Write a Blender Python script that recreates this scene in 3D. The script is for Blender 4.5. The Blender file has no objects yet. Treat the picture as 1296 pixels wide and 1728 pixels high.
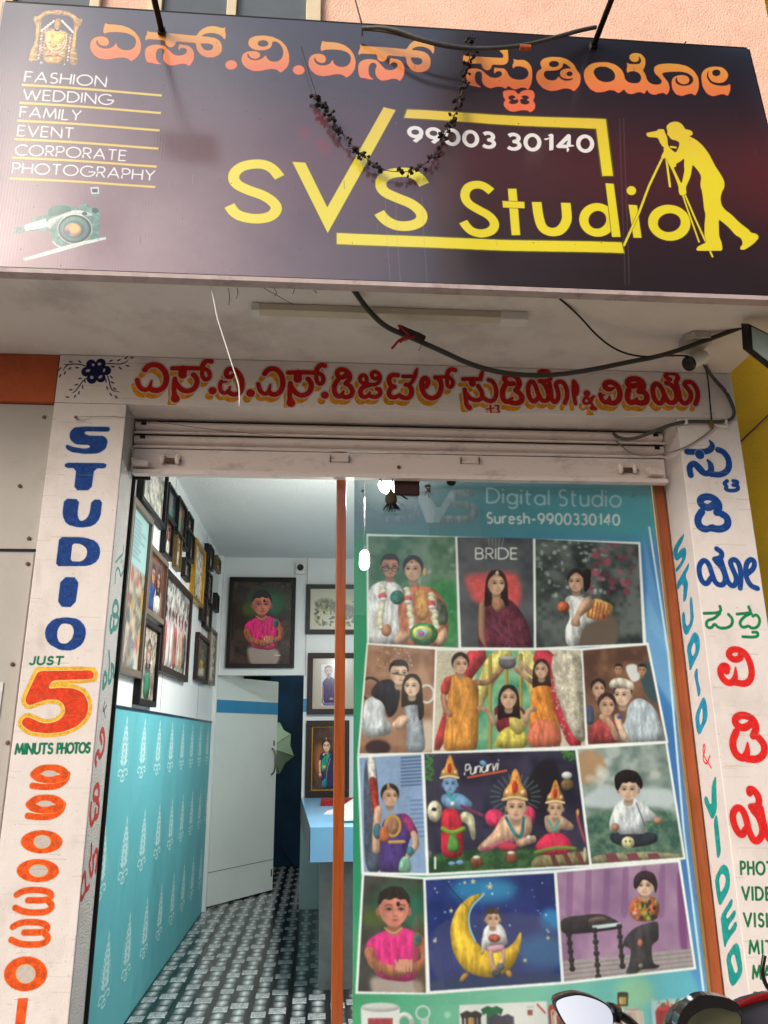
import bpy, bmesh, math, random
import numpy as np
from mathutils import Vector, Matrix
R = math.radians
random.seed(7); rng = np.random.default_rng(7)
sc = bpy.context.scene
col = sc.collection

# ------------------------------------------------------------------ camera, sky, sun, exposure
PITCH, YAW, ROLL, FOC = R(16.48), R(-4.584), R(-.472), 1298.0
def cam_basis():
    cy, sy, cp, sp = math.cos(YAW), math.sin(YAW), math.cos(PITCH), math.sin(PITCH)
    f = np.array([-sy*cp, cy*cp, sp]); rt = np.array([cy, sy, 0.0]); up = np.cross(rt, f)
    c, s = math.cos(ROLL), math.sin(ROLL)
    return c*rt+s*up, -s*rt+c*up, f
CA, CB, CF = cam_basis(); CAM = np.array([0.0, -3.2, 1.55])
cam = bpy.data.objects.new('camera', bpy.data.cameras.new('camera')); col.objects.link(cam)
cam.matrix_world = Matrix(((CA[0], CB[0], -CF[0], CAM[0]), (CA[1], CB[1], -CF[1], CAM[1]), (CA[2], CB[2], -CF[2], CAM[2]), (0, 0, 0, 1)))
cam.data.sensor_fit = 'VERTICAL'; cam.data.sensor_height = 24; cam.data.lens = FOC/1728*24
cam.data.clip_start = .05; cam.data.clip_end = 600
sc.camera = cam

SUN_EL, SUN_AZ = 32, 230            # degrees; azimuth clockwise from +Y (behind the camera, a little left)
w = bpy.data.worlds.new('World'); sc.world = w; w.use_nodes = True
wn, wl = w.node_tree.nodes, w.node_tree.links
bg = wn['Background']; sky = wn.new('ShaderNodeTexSky'); sky.sky_type = 'NISHITA'
sky.sun_disc = False; sky.sun_elevation = R(SUN_EL); sky.sun_rotation = R(SUN_AZ)
sky.air_density = 1.0; sky.dust_density = 4.0; sky.ozone_density = 1.0
wl.new(sky.outputs[0], bg.inputs[0]); bg.inputs[1].default_value = .15
sl = bpy.data.lights.new('sun', 'SUN'); sl.energy = 1.9; sl.angle = R(26); sl.color = (1, .96, .9)
so = bpy.data.objects.new('sun', sl); col.objects.link(so)
sd = Vector((math.sin(R(SUN_AZ))*math.cos(R(SUN_EL)), math.cos(R(SUN_AZ))*math.cos(R(SUN_EL)), math.sin(R(SUN_EL))))
so.rotation_euler = sd.to_track_quat('Z', 'Y').to_euler(); so.location = (-3, -12, 14)
vs = sc.view_settings
vs.view_transform = 'Standard'; vs.look = 'None'; vs.gamma = 1; vs.use_curve_mapping = False; vs.exposure = .3
sc.cycles.max_bounces = 8; sc.cycles.transparent_max_bounces = 12
sc.cycles.use_denoising = True

# ------------------------------------------------------------------ measured points: where the photograph's lines of sight meet the real planes
def ray(x, y): return CA*(x-648)/FOC - CB*(y-864)/FOC + CF
def onY(x, y, Y): d = ray(x, y); return CAM+d*(Y-CAM[1])/d[1]
def onX(x, y, X): d = ray(x, y); return CAM+d*(X-CAM[0])/d[0]
def onZ(x, y, Z): d = ray(x, y); return CAM+d*(Z-CAM[2])/d[2]

# ------------------------------------------------------------------ painter: flat prints and hand painted lettering as small pictures made in code
def rgb(c): return np.array(c[:3], np.float32)/255.0
def blur(a, r):
    if r < .5: return a
    k = int(max(1, round(r))); ker = np.ones(2*k+1, np.float32)/(2*k+1)
    for _ in range(2):
        for ax in (0, 1):
            pad = [(0, 0)]*a.ndim; pad[ax] = (k+1, k)
            c = np.cumsum(np.pad(a, pad, mode='edge'), axis=ax, dtype=np.float64)
            n = a.shape[ax]
            hi = np.take(c, range(2*k+1, 2*k+1+n), axis=ax); lo = np.take(c, range(0, n), axis=ax)
            a = ((hi-lo)/(2*k+1)).astype(np.float32)
    return a
def noise(h, w, cell, r=None):
    r = r or rng
    gh, gw = int(h/cell)+3, int(w/cell)+3
    g = r.random((gh, gw)).astype(np.float32)
    y = np.arange(h)/cell; x = np.arange(w)/cell
    yi, xi = y.astype(int), x.astype(int); fy, fx = y-yi, x-xi
    fy = (fy*fy*(3-2*fy))[:, None]; fx = (fx*fx*(3-2*fx))[None, :]
    a = g[yi][:, xi]; b = g[yi][:, xi+1]; c = g[yi+1][:, xi]; d = g[yi+1][:, xi+1]
    return (a*(1-fx)+b*fx)*(1-fy)+(c*(1-fx)+d*fx)*fy
def chaikin(p, n=2, closed=True):
    p = np.array(p, float)
    if closed and n: L0 = np.median(np.hypot(*(np.roll(p, -1, 0)-p)[:, :2].T))
    for _ in range(n):
        if closed:
            q = np.roll(p, -1, 0); L = np.hypot(*(q-p)[:, :2].T); t = np.minimum(.25, .22*L0/np.maximum(L, 1e-9))[:, None]
            p = np.stack([p+(q-p)*t, q+(p-q)*t], 1).reshape(-1, p.shape[1])
        else:
            q = p[1:]; a = p[:-1]; m = np.stack([.75*a+.25*q, .25*a+.75*q], 1).reshape(-1, p.shape[1])
            p = np.vstack([p[:1], m, p[-1:]])
    return p
def ell(cx, cy, rx, ry, rot=0, n=24):
    t = np.linspace(0, 2*math.pi, n, endpoint=False); c, s = math.cos(rot), math.sin(rot)
    return [(cx+rx*math.cos(a)*c-ry*math.sin(a)*s, cy+rx*math.cos(a)*s+ry*math.sin(a)*c) for a in t]
class Canvas:
    """a picture on a real plane; points are given as seen in the photograph and carried onto the plane"""
    def __init__(s, plane, val, u0, u1, v0, v1, ppm, base=(0, 0, 0), alpha=1.0, flip=False):
        s.plane, s.val, s.u0, s.u1, s.v0, s.v1, s.ppm = plane, val, u0, u1, v0, v1, ppm
        s.w, s.h = int((u1-u0)*ppm), int((v1-v0)*ppm)
        s.a = np.zeros((s.h, s.w, 4), np.float32); s.a[..., :3] = rgb(base); s.a[..., 3] = alpha
        s.T = (0, 0, 1); s.clip = None; s.M = None; s.vol = 0
    def uv(s, x, y):
        if s.plane == 'L': return x*s.ppm, y*s.ppm       # local: metres from the top left corner
        x = s.T[0]+x/s.T[2]; y = s.T[1]+y/s.T[2]
        if s.M is not None: x, y = s.M(x, y)
        if s.plane == 'Y': p = onY(x, y, s.val); return (p[0]-s.u0)*s.ppm, (s.v1-p[2])*s.ppm
        if s.plane == 'X': p = onX(x, y, s.val); return (p[1]-s.u0)*s.ppm, (s.v1-p[2])*s.ppm
        p = s.val(x, y); return (p[0]-s.u0)*s.ppm, (s.v1-p[1])*s.ppm
    def P(s, pts): return np.array([s.uv(p[0], p[1]) for p in pts])
    def scale(s, x, y):
        a = np.array(s.uv(x, y)); b = np.array(s.uv(x+1, y)); c = np.array(s.uv(x, y+1))
        return (np.hypot(*(b-a))+np.hypot(*(c-a)))/2
    def cov_poly(s, P):
        x0, x1 = int(max(0, P[:, 0].min()-2)), int(min(s.w, P[:, 0].max()+3))
        y0, y1 = int(max(0, P[:, 1].min()-2)), int(min(s.h, P[:, 1].max()+3))
        if x1 <= x0 or y1 <= y0: return None
        Q = np.roll(P, -1, 0); cov = np.zeros((y1-y0, x1-x0), np.float32); px = np.arange(x0, x1)+1.0
        ax, ay, bx, by = P[:, 0], P[:, 1], Q[:, 0], Q[:, 1]
        for r in range(y0, y1):
            for sub in (.17, .5, .83):
                yy = r+sub; m = (ay <= yy) != (by <= yy)
                if not m.any(): continue
                xs = np.sort(ax[m]+(yy-ay[m])*(bx[m]-ax[m])/(by[m]-ay[m]))
                sg = -1.0
                for xx in xs: sg = -sg; cov[r-y0] += sg*np.clip(px-xx, 0, 1)/3
        return x0, y0, cov
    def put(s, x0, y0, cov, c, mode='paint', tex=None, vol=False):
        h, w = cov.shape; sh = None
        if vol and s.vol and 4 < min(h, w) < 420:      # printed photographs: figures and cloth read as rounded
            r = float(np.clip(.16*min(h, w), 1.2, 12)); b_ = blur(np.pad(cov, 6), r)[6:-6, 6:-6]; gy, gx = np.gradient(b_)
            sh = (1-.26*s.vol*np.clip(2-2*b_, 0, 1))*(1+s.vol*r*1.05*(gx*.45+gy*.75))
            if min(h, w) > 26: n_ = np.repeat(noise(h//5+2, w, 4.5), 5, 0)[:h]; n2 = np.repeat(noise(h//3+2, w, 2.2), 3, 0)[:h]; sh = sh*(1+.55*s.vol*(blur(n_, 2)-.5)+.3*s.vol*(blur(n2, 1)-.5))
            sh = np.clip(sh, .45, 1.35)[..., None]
        if s.clip is not None: cov = cov*s.clip[y0:y0+h, x0:x0+w]
        A = s.a[y0:y0+h, x0:x0+w]
        if mode == 'erase': A[..., 3] *= (1-cov); return
        if callable(c):
            yy, xx = np.mgrid[y0:y0+h, x0:x0+w]; cc = c(xx, yy)
        else: cc = rgb(c)
        if tex: cc = np.clip(cc*(1+tex*(noise(h, w, 3)-.5)+tex*(noise(h, w, 9)-.5))[..., None], 0, 1)
        if sh is not None: cc = np.clip(cc*sh, 0, 1)
        al = A[..., 3:4]; k = cov[..., None]
        na = al+(1-al)*k
        A[..., :3] = np.where(na > 1e-4, (A[..., :3]*al*(1-k)+cc*k)/np.maximum(na, 1e-4), A[..., :3])
        A[..., 3:4] = na
    def poly(s, pts, c, sm=2, soft=0, holes=(), op=1.0, mode='paint', tex=None):
        P = s.P(chaikin(pts, sm) if sm else pts)
        r = s.cov_poly(P)
        if r is None: return
        x0, y0, cov = r
        for hpts in holes:
            q = s.cov_poly(s.P(chaikin(hpts, sm) if sm else hpts))
            if q is None: continue
            hx, hy, hc = q
            X0, Y0 = max(x0, hx), max(y0, hy); X1, Y1 = min(x0+cov.shape[1], hx+hc.shape[1]), min(y0+cov.shape[0], hy+hc.shape[0])
            if X1 > X0 and Y1 > Y0: cov[Y0-y0:Y1-y0, X0-x0:X1-x0] *= 1-hc[Y0-hy:Y1-hy, X0-hx:X1-hx]
        if soft:
            k = int(soft*s.scale(*pts[0])+1)
            px0, py0 = min(k*2, x0), min(k*2, y0); px1 = min(k*2, s.w-x0-cov.shape[1]); py1 = min(k*2, s.h-y0-cov.shape[0])
            cov = blur(np.pad(cov, ((py0, py1), (px0, px1))), k*.7); x0 -= px0; y0 -= py0
        s.put(x0, y0, np.clip(cov, 0, 1)*op, c, mode, tex, vol=(sm != 0 or len(pts) == 24) and not soft)
    def ring(s, cx, cy, rx, ry, r, c, rot=0): s.stroke(ell(cx, cy, rx, ry, rot, 40)+[ell(cx, cy, rx, ry, rot, 40)[0]], r, c, sm=0)
    def dot(s, cx, cy, rx, ry, c, rot=0, soft=0, op=1.0, tex=None): s.poly(ell(cx, cy, rx, ry, rot), c, sm=0, soft=soft, op=op, tex=tex)
    def stroke(s, pts, r, c, sm=2, metres=False, op=1.0, mode='paint', tex=None, flat=False, grow=0, off=(0, 0)):
        k = len(pts); rr = [p[2] if len(p) > 2 else r for p in pts]
        Q = chaikin([(p[0]+off[0], p[1]+off[1], q) for p, q in zip(pts, rr)], sm, False) if k > 2 and sm else np.array([(p[0]+off[0], p[1]+off[1], q) for p, q in zip(pts, rr)], float)
        P = s.P(Q); sc_ = s.ppm if metres else (s.ppm if s.plane == 'L' else s.scale(pts[0][0], pts[0][1]))
        W = (Q[:, 2]+grow)*sc_
        m = W.max()+2
        x0, x1 = int(max(0, P[:, 0].min()-m)), int(min(s.w, P[:, 0].max()+m+1)); y0, y1 = int(max(0, P[:, 1].min()-m)), int(min(s.h, P[:, 1].max()+m+1))
        if x1 <= x0 or y1 <= y0: return
        cov = np.zeros((y1-y0, x1-x0), np.float32)
        for i in range(len(P)-1):
            a, b = P[i], P[i+1]; mm = max(W[i], W[i+1])+1.5
            X0, X1 = int(max(x0, min(a[0], b[0])-mm)), int(min(x1, max(a[0], b[0])+mm+1)); Y0, Y1 = int(max(y0, min(a[1], b[1])-mm)), int(min(y1, max(a[1], b[1])+mm+1))
            if X1 <= X0 or Y1 <= Y0: continue
            yy, xx = np.mgrid[Y0:Y1, X0:X1]+.5; d = b-a; L = max(d@d, 1e-6)
            t0 = ((xx-a[0])*d[0]+(yy-a[1])*d[1])/L; t = np.clip(t0, 0, 1)
            ds = np.hypot(xx-a[0]-t*d[0], yy-a[1]-t*d[1])-(W[i]+(W[i+1]-W[i])*t)
            cc = np.clip(.5-ds, 0, 1)
            v = cov[Y0-y0:Y1-y0, X0-x0:X1-x0]; np.maximum(v, cc, out=v)
        if flat and np.hypot(*(P[0]-P[-1])) > 1:
            yy, xx = np.mgrid[y0:y1, x0:x1]+.5
            for e, f, wd in ((P[0], P[min(2, len(P)-1)], W[0]), (P[-1], P[max(-3, -len(P))], W[-1])):
                d = (f-e)/max(np.hypot(*(f-e)), 1e-6); pr = (xx-e[0])*d[0]+(yy-e[1])*d[1]; near = np.hypot(xx-e[0], yy-e[1]) < wd*1.7+1.5
                cov = np.where(near, cov*np.clip(pr+.5, 0, 1), cov)
        s.put(x0, y0, cov*op, c, mode, tex, vol=W.max() > 3)
    def glyph(s, box0, box1, shapes, fn):
        """repeat traced shapes from bounding box box0 in box1 (both as in the photograph)"""
        for sh in shapes:
            fn([(box1[0]+(p[0]-box0[0])*(box1[2]-box1[0])/(box0[2]-box0[0]), box1[1]+(p[1]-box0[1])*(box1[3]-box1[1])/(box0[3]-box0[1]))+tuple(p[2:]) for p in sh])
    def image(s, name, alpha=False):
        im = bpy.data.images.new(name, s.w, s.h, alpha=True)
        im.alpha_mode = 'CHANNEL_PACKED'
        im.pixels.foreach_set(np.clip(s.a[::-1], 0, 1).astype(np.float32).ravel()); im.pack(); return im

# a plain single-line alphabet: x to the right, y up, capitals 1 high; 'c' curves, 'l' straight lines
def A_(cx, cy, rx, ry, a0, a1, n=14): return [(cx+rx*math.cos(R(a)), cy+ry*math.sin(R(a))) for a in np.linspace(a0, a1, n)]
GL = {
 'A': (.8, [[(0, 0), (.4, 1), (.8, 0)], [(.15, .33), (.65, .33)]]), 'B': (.6, [[(0, 0), (0, 1)], [(0, 1), (.3, 1)]+A_(.3, .76, .24, .24, 90, -90)+[(0, .52)], [(0, .52), (.3, .52)]+A_(.32, .26, .26, .26, 90, -90)+[(0, 0)]]),
 'C': (.8, [A_(.5, .5, .5, .5, 48, 312, 24)]), 'D': (.75, [[(0, 0), (0, 1), (.22, 1)]+A_(.25, .5, .5, .5, 90, -90, 18)+[(0, 0)]]),
 'E': (.5, [[(.5, 1), (0, 1), (0, 0), (.5, 0)], [(0, .52), (.45, .52)]]), 'F': (.48, [[(.48, 1), (0, 1), (0, 0)], [(0, .52), (.42, .52)]]),
 'G': (.95, [A_(.5, .5, .5, .5, 48, 350, 26)+[(.97, .46), (.55, .46)]]), 'H': (.68, [[(0, 0), (0, 1)], [(.68, 0), (.68, 1)], [(0, .52), (.68, .52)]]),
 'I': (0.02, [[(0, 0), (0, 1)]]), 'J': (.4, [[(.4, 1), (.4, .25)]+A_(.2, .22, .2, .22, 0, -150)]), 'K': (.6, [[(0, 0), (0, 1)], [(.55, 1), (0, .45), (.6, 0)]]), 'L': (.45, [[(0, 1), (0, 0), (.45, 0)]]),
 'M': (.9, [[(0, 0), (.12, 1), (.45, .15), (.78, 1), (.9, 0)]]), 'N': (.72, [[(0, 0), (0, 1), (.72, 0), (.72, 1)]]), 'O': (1.0, [A_(.5, .5, .5, .5, 0, 360, 34)]),
 'P': (.52, [[(0, 0), (0, 1), (.26, 1)]+A_(.26, .73, .26, .27, 90, -90)+[(0, .46)]]), 'R': (.55, [[(0, 0), (0, 1), (.26, 1)]+A_(.26, .73, .26, .27, 90, -90)+[(0, .46)], [(.24, .46), (.55, 0)]]),
 'S': (.5, [A_(.27, .75, .22, .25, 40, 250, 12)+A_(.25, .26, .25, .26, 80, -140, 14)]), 'T': (.6, [[(0, 1), (.6, 1)], [(.3, 1), (.3, 0)]]), 'U': (.62, [[(0, 1), (0, .32)]+A_(.31, .31, .31, .31, 180, 360)+[(.62, 1)]]),
 'V': (.74, [[(0, 1), (.37, 0), (.74, 1)]]), 'W': (1.15, [[(0, 1), (.29, 0), (.575, .9), (.86, 0), (1.15, 1)]]), 'Y': (.66, [[(0, 1), (.33, .48), (.66, 1)], [(.33, .48), (.33, 0)]]), 'X': (.6, [[(0, 0), (.6, 1)], [(0, 1), (.6, 0)]]),
 'a': (.6, [A_(.3, .33, .3, .33, 0, 360, 26), [(.6, .68), (.6, 0)]]), 'd': (.6, [A_(.3, .33, .3, .33, 0, 360, 26), [(.6, 1.05), (.6, 0)]]), 'e': (.58, [[(.02, .36), (.58, .36)]+A_(.3, .33, .29, .33, 8, 320, 24)]),
 'g': (.6, [A_(.3, .33, .3, .33, 0, 360, 26), [(.6, .68), (.6, .0)]+A_(.31, -.06, .29, .27, 0, -145, 10)]), 'h': (.5, [[(0, 0), (0, 1.05)], [(0, .4)]+A_(.25, .42, .25, .25, 170, 0)+[(.5, 0)]]), 'i': (.02, [[(0, 0), (0, .68)], [(0, .92), (0, .94)]]),
 'l': (.02, [[(0, 0), (0, 1.05)]]), 'n': (.5, [[(0, 0), (0, .68)], [(0, .4)]+A_(.25, .42, .25, .25, 170, 0)+[(.5, 0)]]), 'o': (.66, [A_(.33, .33, .33, .34, 0, 360, 26)]), 'r': (.3, [[(0, 0), (0, .68)], [(0, .42)]+A_(.25, .45, .22, .22, 170, 60, 7)]),
 's': (.4, [A_(.21, .5, .17, .17, 40, 250, 10)+A_(.2, .17, .2, .17, 80, -140, 12)]), 't': (.36, [[(.12, .95), (.12, .15)]+A_(.26, .15, .14, .15, 180, 290, 7), [(0, .68), (.34, .68)]]), 'u': (.5, [[(0, .68), (0, .25)]+A_(.25, .25, .25, .25, 180, 360)+[(.5, .68)], [(.5, .68), (.5, 0)]]), 'v': (.5, [[(0, .68), (.25, 0), (.5, .68)]]),
 '0': (.6, [A_(.3, .5, .3, .5, 0, 360, 28)]), '1': (.3, [[(.02, .8), (.26, 1), (.26, 0)]]), '3': (.52, [A_(.25, .75, .23, .25, 150, -80, 12)+A_(.25, .26, .27, .26, 80, -150, 14)]), '4': (.6, [[(.45, 0), (.45, 1), (0, .28), (.6, .28)]]),
 '5': (.52, [[(.48, 1), (.12, 1), (.07, .56)]+A_(.25, .32, .27, .32, 120, -140, 14)]), '9': (.58, [A_(.29, .68, .28, .31, 0, 360, 24), [(.57, .68), (.52, .35), (.25, 0)]]), '&': (.75, [[(.75, 0), (.18, .72), (.2, .95), (.4, .98), (.48, .8), (.1, .4), (.05, .15), (.25, 0), (.5, .08), (.7, .42)]]),
 '-': (.36, [[(0, .4), (.36, .4)]]), ' ': (.3, []), '.': (.05, [[(0, 0), (.01, .01)]]),
}
def text(cv, s, p0, p1, up, r, c, gap=.22, flat=True, fit=True, **kw):
    """a line of text between two baseline points as seen in the photograph"""
    tot = sum(GL[ch][0] for ch in s)+gap*(len(s)-1)
    ex = ((p1[0]-p0[0])/tot, (p1[1]-p0[1])/tot); x = 0
    for ch in s:
        wd, st = GL[ch]
        for q in st:
            cv.stroke([(p0[0]+(x+a)*ex[0]+b*up[0], p0[1]+(x+a)*ex[1]+b*up[1]) for a, b in q], r, c, sm=0, flat=flat, **kw)
        x += wd+gap

# ------------------------------------------------------------------ materials
def new_mat(name):
    m = bpy.data.materials.new(name); m.use_nodes = True
    nt = m.node_tree; return m, nt.nodes, nt.links, nt.nodes['Principled BSDF']
def lin(c):
    c = [v/255 if max(c) > 1 else v for v in c]
    return tuple(v/12.92 if v <= .04045 else ((v+.055)/1.055)**2.4 for v in c)+(1,)
def mat(name, c, rough=.7, var=.12, scale=8, bump=.0, bscale=60, metal=0, spec=.5, dirt=None, dscale=2.5, damt=.5, coat=0, stretch=(1, 1, 1), emit=None, es=0):
    """colour with two sizes of variation, patchy dirt and fine relief"""
    m, n, l, b = new_mat(name)
    c = lin(c) if max(c) > 1 else tuple(c)+(1,)
    tc = n.new('ShaderNodeTexCoord'); mp = n.new('ShaderNodeMapping'); mp.inputs['Scale'].default_value = stretch
    l.new(tc.outputs['Object'], mp.inputs[0])
    nz = n.new('ShaderNodeTexNoise'); nz.inputs['Scale'].default_value = scale; nz.inputs['Detail'].default_value = 6; nz.inputs['Roughness'].default_value = .65
    l.new(mp.outputs[0], nz.inputs[0])
    rp = n.new('ShaderNodeValToRGB'); rp.color_ramp.elements[0].position = .3; rp.color_ramp.elements[1].position = .7
    rp.color_ramp.elements[0].color = tuple(v*(1-var) for v in c[:3])+(1,); rp.color_ramp.elements[1].color = tuple(min(1, v*(1+var)) for v in c[:3])+(1,)
    l.new(nz.outputs[0], rp.inputs[0]); out = rp.outputs[0]
    if dirt:
        d = n.new('ShaderNodeTexNoise'); d.inputs['Scale'].default_value = dscale; d.inputs['Detail'].default_value = 9; d.inputs['Roughness'].default_value = .7
        l.new(mp.outputs[0], d.inputs[0])
        r2 = n.new('ShaderNodeValToRGB'); r2.color_ramp.elements[0].position = .52; r2.color_ramp.elements[1].position = .72
        r2.color_ramp.elements[1].color = (damt,)*3+(1,); l.new(d.outputs[0], r2.inputs[0])
        mx = n.new('ShaderNodeMix'); mx.data_type = 'RGBA'; l.new(r2.outputs[0], mx.inputs[0]); l.new(out, mx.inputs[6]); mx.inputs[7].default_value = lin(dirt) if max(dirt) > 1 else tuple(dirt)+(1,)
        out = mx.outputs[2]
    l.new(out, b.inputs['Base Color']); b.inputs['Roughness'].default_value = rough; b.inputs['Metallic'].default_value = metal
    b.inputs['Specular IOR Level'].default_value = spec; b.inputs['Coat Weight'].default_value = coat
    if bump:
        bn = n.new('ShaderNodeTexNoise'); bn.inputs['Scale'].default_value = bscale; bn.inputs['Detail'].default_value = 5; l.new(mp.outputs[0], bn.inputs[0])
        bp = n.new('ShaderNodeBump'); bp.inputs['Strength'].default_value = bump; bp.inputs['Distance'].default_value = .01
        l.new(bn.outputs[0], bp.inputs['Height']); l.new(bp.outputs[0], b.inputs['Normal'])
    if emit: b.inputs['Emission Color'].default_value = lin(emit); b.inputs['Emission Strength'].default_value = es
    m['outcol'] = 1
    return m
def add_print(m, im, wear=0.0, uvname='print'):
    """paint an image with alpha over a wall material made by mat()"""
    nt = m.node_tree; n, l = nt.nodes, nt.links; b = n['Principled BSDF']
    src = b.inputs['Base Color'].links[0].from_socket
    t = n.new('ShaderNodeTexImage'); t.image = im; t.extension = 'CLIP'
    uvn = n.new('ShaderNodeUVMap'); uvn.uv_map = uvname; l.new(uvn.outputs[0], t.inputs[0])
    mx = n.new('ShaderNodeMix'); mx.data_type = 'RGBA'; fac = t.outputs[1]
    if wear:
        tc = n.new('ShaderNodeTexCoord'); nz = n.new('ShaderNodeTexNoise'); nz.inputs['Scale'].default_value = 90; nz.inputs['Detail'].default_value = 6; nz.inputs['Roughness'].default_value = .8
        l.new(tc.outputs['Object'], nz.inputs[0])
        mr = n.new('ShaderNodeMapRange'); mr.inputs[1].default_value = .58; mr.inputs[2].default_value = .75; mr.inputs[3].default_value = 1; mr.inputs[4].default_value = 1-wear
        l.new(nz.outputs[0], mr.inputs[0])
        mu = n.new('ShaderNodeMath'); mu.operation = 'MULTIPLY'; l.new(fac, mu.inputs[0]); l.new(mr.outputs[0], mu.inputs[1]); fac = mu.outputs[0]
    l.new(fac, mx.inputs[0]); l.new(src, mx.inputs[6]); l.new(t.outputs[0], mx.inputs[7]); l.new(mx.outputs[2], b.inputs['Base Color'])
    return m
def pic_mat(name, im, rough=.35, coat=0.0, spec=.5, alpha=False, emis=0, uvname='print'):
    m, n, l, b = new_mat(name)
    t = n.new('ShaderNodeTexImage'); t.image = im; t.extension = 'EXTEND'
    uvn = n.new('ShaderNodeUVMap'); uvn.uv_map = uvname; l.new(uvn.outputs[0], t.inputs[0])
    l.new(t.outputs[0], b.inputs['Base Color']); b.inputs['Roughness'].default_value = rough; b.inputs['Coat Weight'].default_value = coat; b.inputs['Specular IOR Level'].default_value = spec
    if alpha: l.new(t.outputs[1], b.inputs['Alpha'])
    return m

# ------------------------------------------------------------------ mesh helpers
def mesh_obj(name, bm, m, parent=None, smooth=False):
    me = bpy.data.meshes.new(name); bm.normal_update(); bm.to_mesh(me); bm.free()
    o = bpy.data.objects.new(name, me); col.objects.link(o)
    for mm in (m if isinstance(m, (list, tuple)) else [m]): me.materials.append(mm)
    if smooth:
        for p in me.polygons: p.use_smooth = True
    if parent is not None: o.parent = parent
    return o
def add_box(bm, x0, x1, y0, y1, z0, z1, bev=0, mi=0):
    g = bmesh.ops.create_cube(bm, size=1)['verts']
    for v in g: v.co = Vector((x0+(v.co.x+.5)*(x1-x0), y0+(v.co.y+.5)*(y1-y0), z0+(v.co.z+.5)*(z1-z0)))
    fs = {f for v in g for f in v.link_faces}
    for f in fs: f.material_index = mi
    if bev:
        es = {e for v in g for e in v.link_edges}
        bmesh.ops.bevel(bm, geom=list(es), offset=bev, segments=2, affect='EDGES', profile=.6)
    return bm
def box(name, x0, x1, y0, y1, z0, z1, m, parent=None, bev=0): return mesh_obj(name, add_box(bmesh.new(), x0, x1, y0, y1, z0, z1, bev), m, parent)
def add_tube(bm, pts, r, seg=8, caps=True):
    pts = [Vector(p) for p in pts]; rings = []; n = len(pts); ref = None
    for i, p in enumerate(pts):
        t = (pts[min(i+1, n-1)]-pts[max(i-1, 0)]).normalized()
        if ref is None: ref = Vector((0, 0, 1)) if abs(t.z) < .9 else Vector((1, 0, 0))
        a = t.cross(ref).normalized(); b = a.cross(t).normalized(); ref = b
        rr = r[i] if isinstance(r, (list, tuple)) else r
        rings.append([bm.verts.new(p+(a*math.cos(2*math.pi*k/seg)+b*math.sin(2*math.pi*k/seg))*rr) for k in range(seg)])
    for i in range(n-1):
        for k in range(seg): bm.faces.new((rings[i][k], rings[i][(k+1) % seg], rings[i+1][(k+1) % seg], rings[i+1][k]))
    if caps: bm.faces.new(rings[0][::-1]); bm.faces.new(rings[-1])
    bmesh.ops.recalc_face_normals(bm, faces=bm.faces[:])
    return bm
def tube(name, pts, r, m, parent=None, seg=8, smooth_path=2):
    p = chaikin(pts, smooth_path, False) if smooth_path and len(pts) > 2 else pts
    return mesh_obj(name, add_tube(bmesh.new(), [tuple(q) for q in p], r, seg), m, parent, True)
def add_lathe(bm, prof, origin=(0, 0, 0), axis=(0, 0, 1), seg=20):
    q = Vector((0, 0, 1)).rotation_difference(Vector(axis).normalized()); o = Vector(origin); rings = []
    for r, z in prof: rings.append([bm.verts.new(o+q@Vector((r*math.cos(2*math.pi*k/seg), r*math.sin(2*math.pi*k/seg), z))) for k in range(seg)])
    for i in range(len(prof)-1):
        for k in range(seg): bm.faces.new((rings[i][k], rings[i][(k+1) % seg], rings[i+1][(k+1) % seg], rings[i+1][k]))
    bm.faces.new(rings[0][::-1]); bm.faces.new(rings[-1]); bmesh.ops.remove_doubles(bm, verts=bm.verts[:], dist=1e-6)
    bmesh.ops.recalc_face_normals(bm, faces=bm.faces[:]); return bm
def prism(name, pts, d, m, parent=None):
    """polygon of 3D points given thickness by vector d"""
    bm = bmesh.new(); a = [bm.verts.new(p) for p in pts]; b = [bm.verts.new(Vector(p)+Vector(d)) for p in pts]; n = len(a)
    bm.faces.new(a); bm.faces.new(b[::-1])
    for i in range(n): bm.faces.new((a[i], b[i], b[(i+1) % n], a[(i+1) % n]))
    bmesh.ops.recalc_face_normals(bm, faces=bm.faces[:]); return mesh_obj(name, bm, m, parent)
def uvmap(o, fn, name='print'):
    me = o.data; u = me.uv_layers.new(name=name)
    for lp in me.loops: u.data[lp.index].uv = fn(me.vertices[lp.vertex_index].co)
    return o
def uvplane(o, cv):
    if cv.plane == 'Y':
        uvmap(o, lambda c: ((c.x-cv.u0)/(cv.u1-cv.u0), (c.z-cv.v0)/(cv.v1-cv.v0))); u = o.data.uv_layers['print']
        for p in o.data.polygons:
            if p.normal.y > -.9:
                for li in p.loop_indices: u.data[li].uv = (-.5, -.5)
        return o
    return uvmap(o, lambda c: ((c.y-cv.u0)/(cv.u1-cv.u0), (c.z-cv.v0)/(cv.v1-cv.v0)))
def empty(name, loc=(0, 0, 0)):
    o = bpy.data.objects.new(name, None); o.location = loc; o.empty_display_size = .1; col.objects.link(o); return o
def thing(name, label, cat, loc=(0, 0, 0), group=None): return tag(empty(name, loc), label, cat, group)
def tag(o, label, cat, group=None):
    o['label'] = label; o['category'] = cat
    if group: o['group'] = group
    return o
def struct(o): o['kind'] = 'structure'; return o
def adopt(root):
    """parts were written in world coordinates: keep them there"""
    for c in root.children: c.matrix_parent_inverse = Matrix.Translation(root.location).inverted()
    return root
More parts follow.
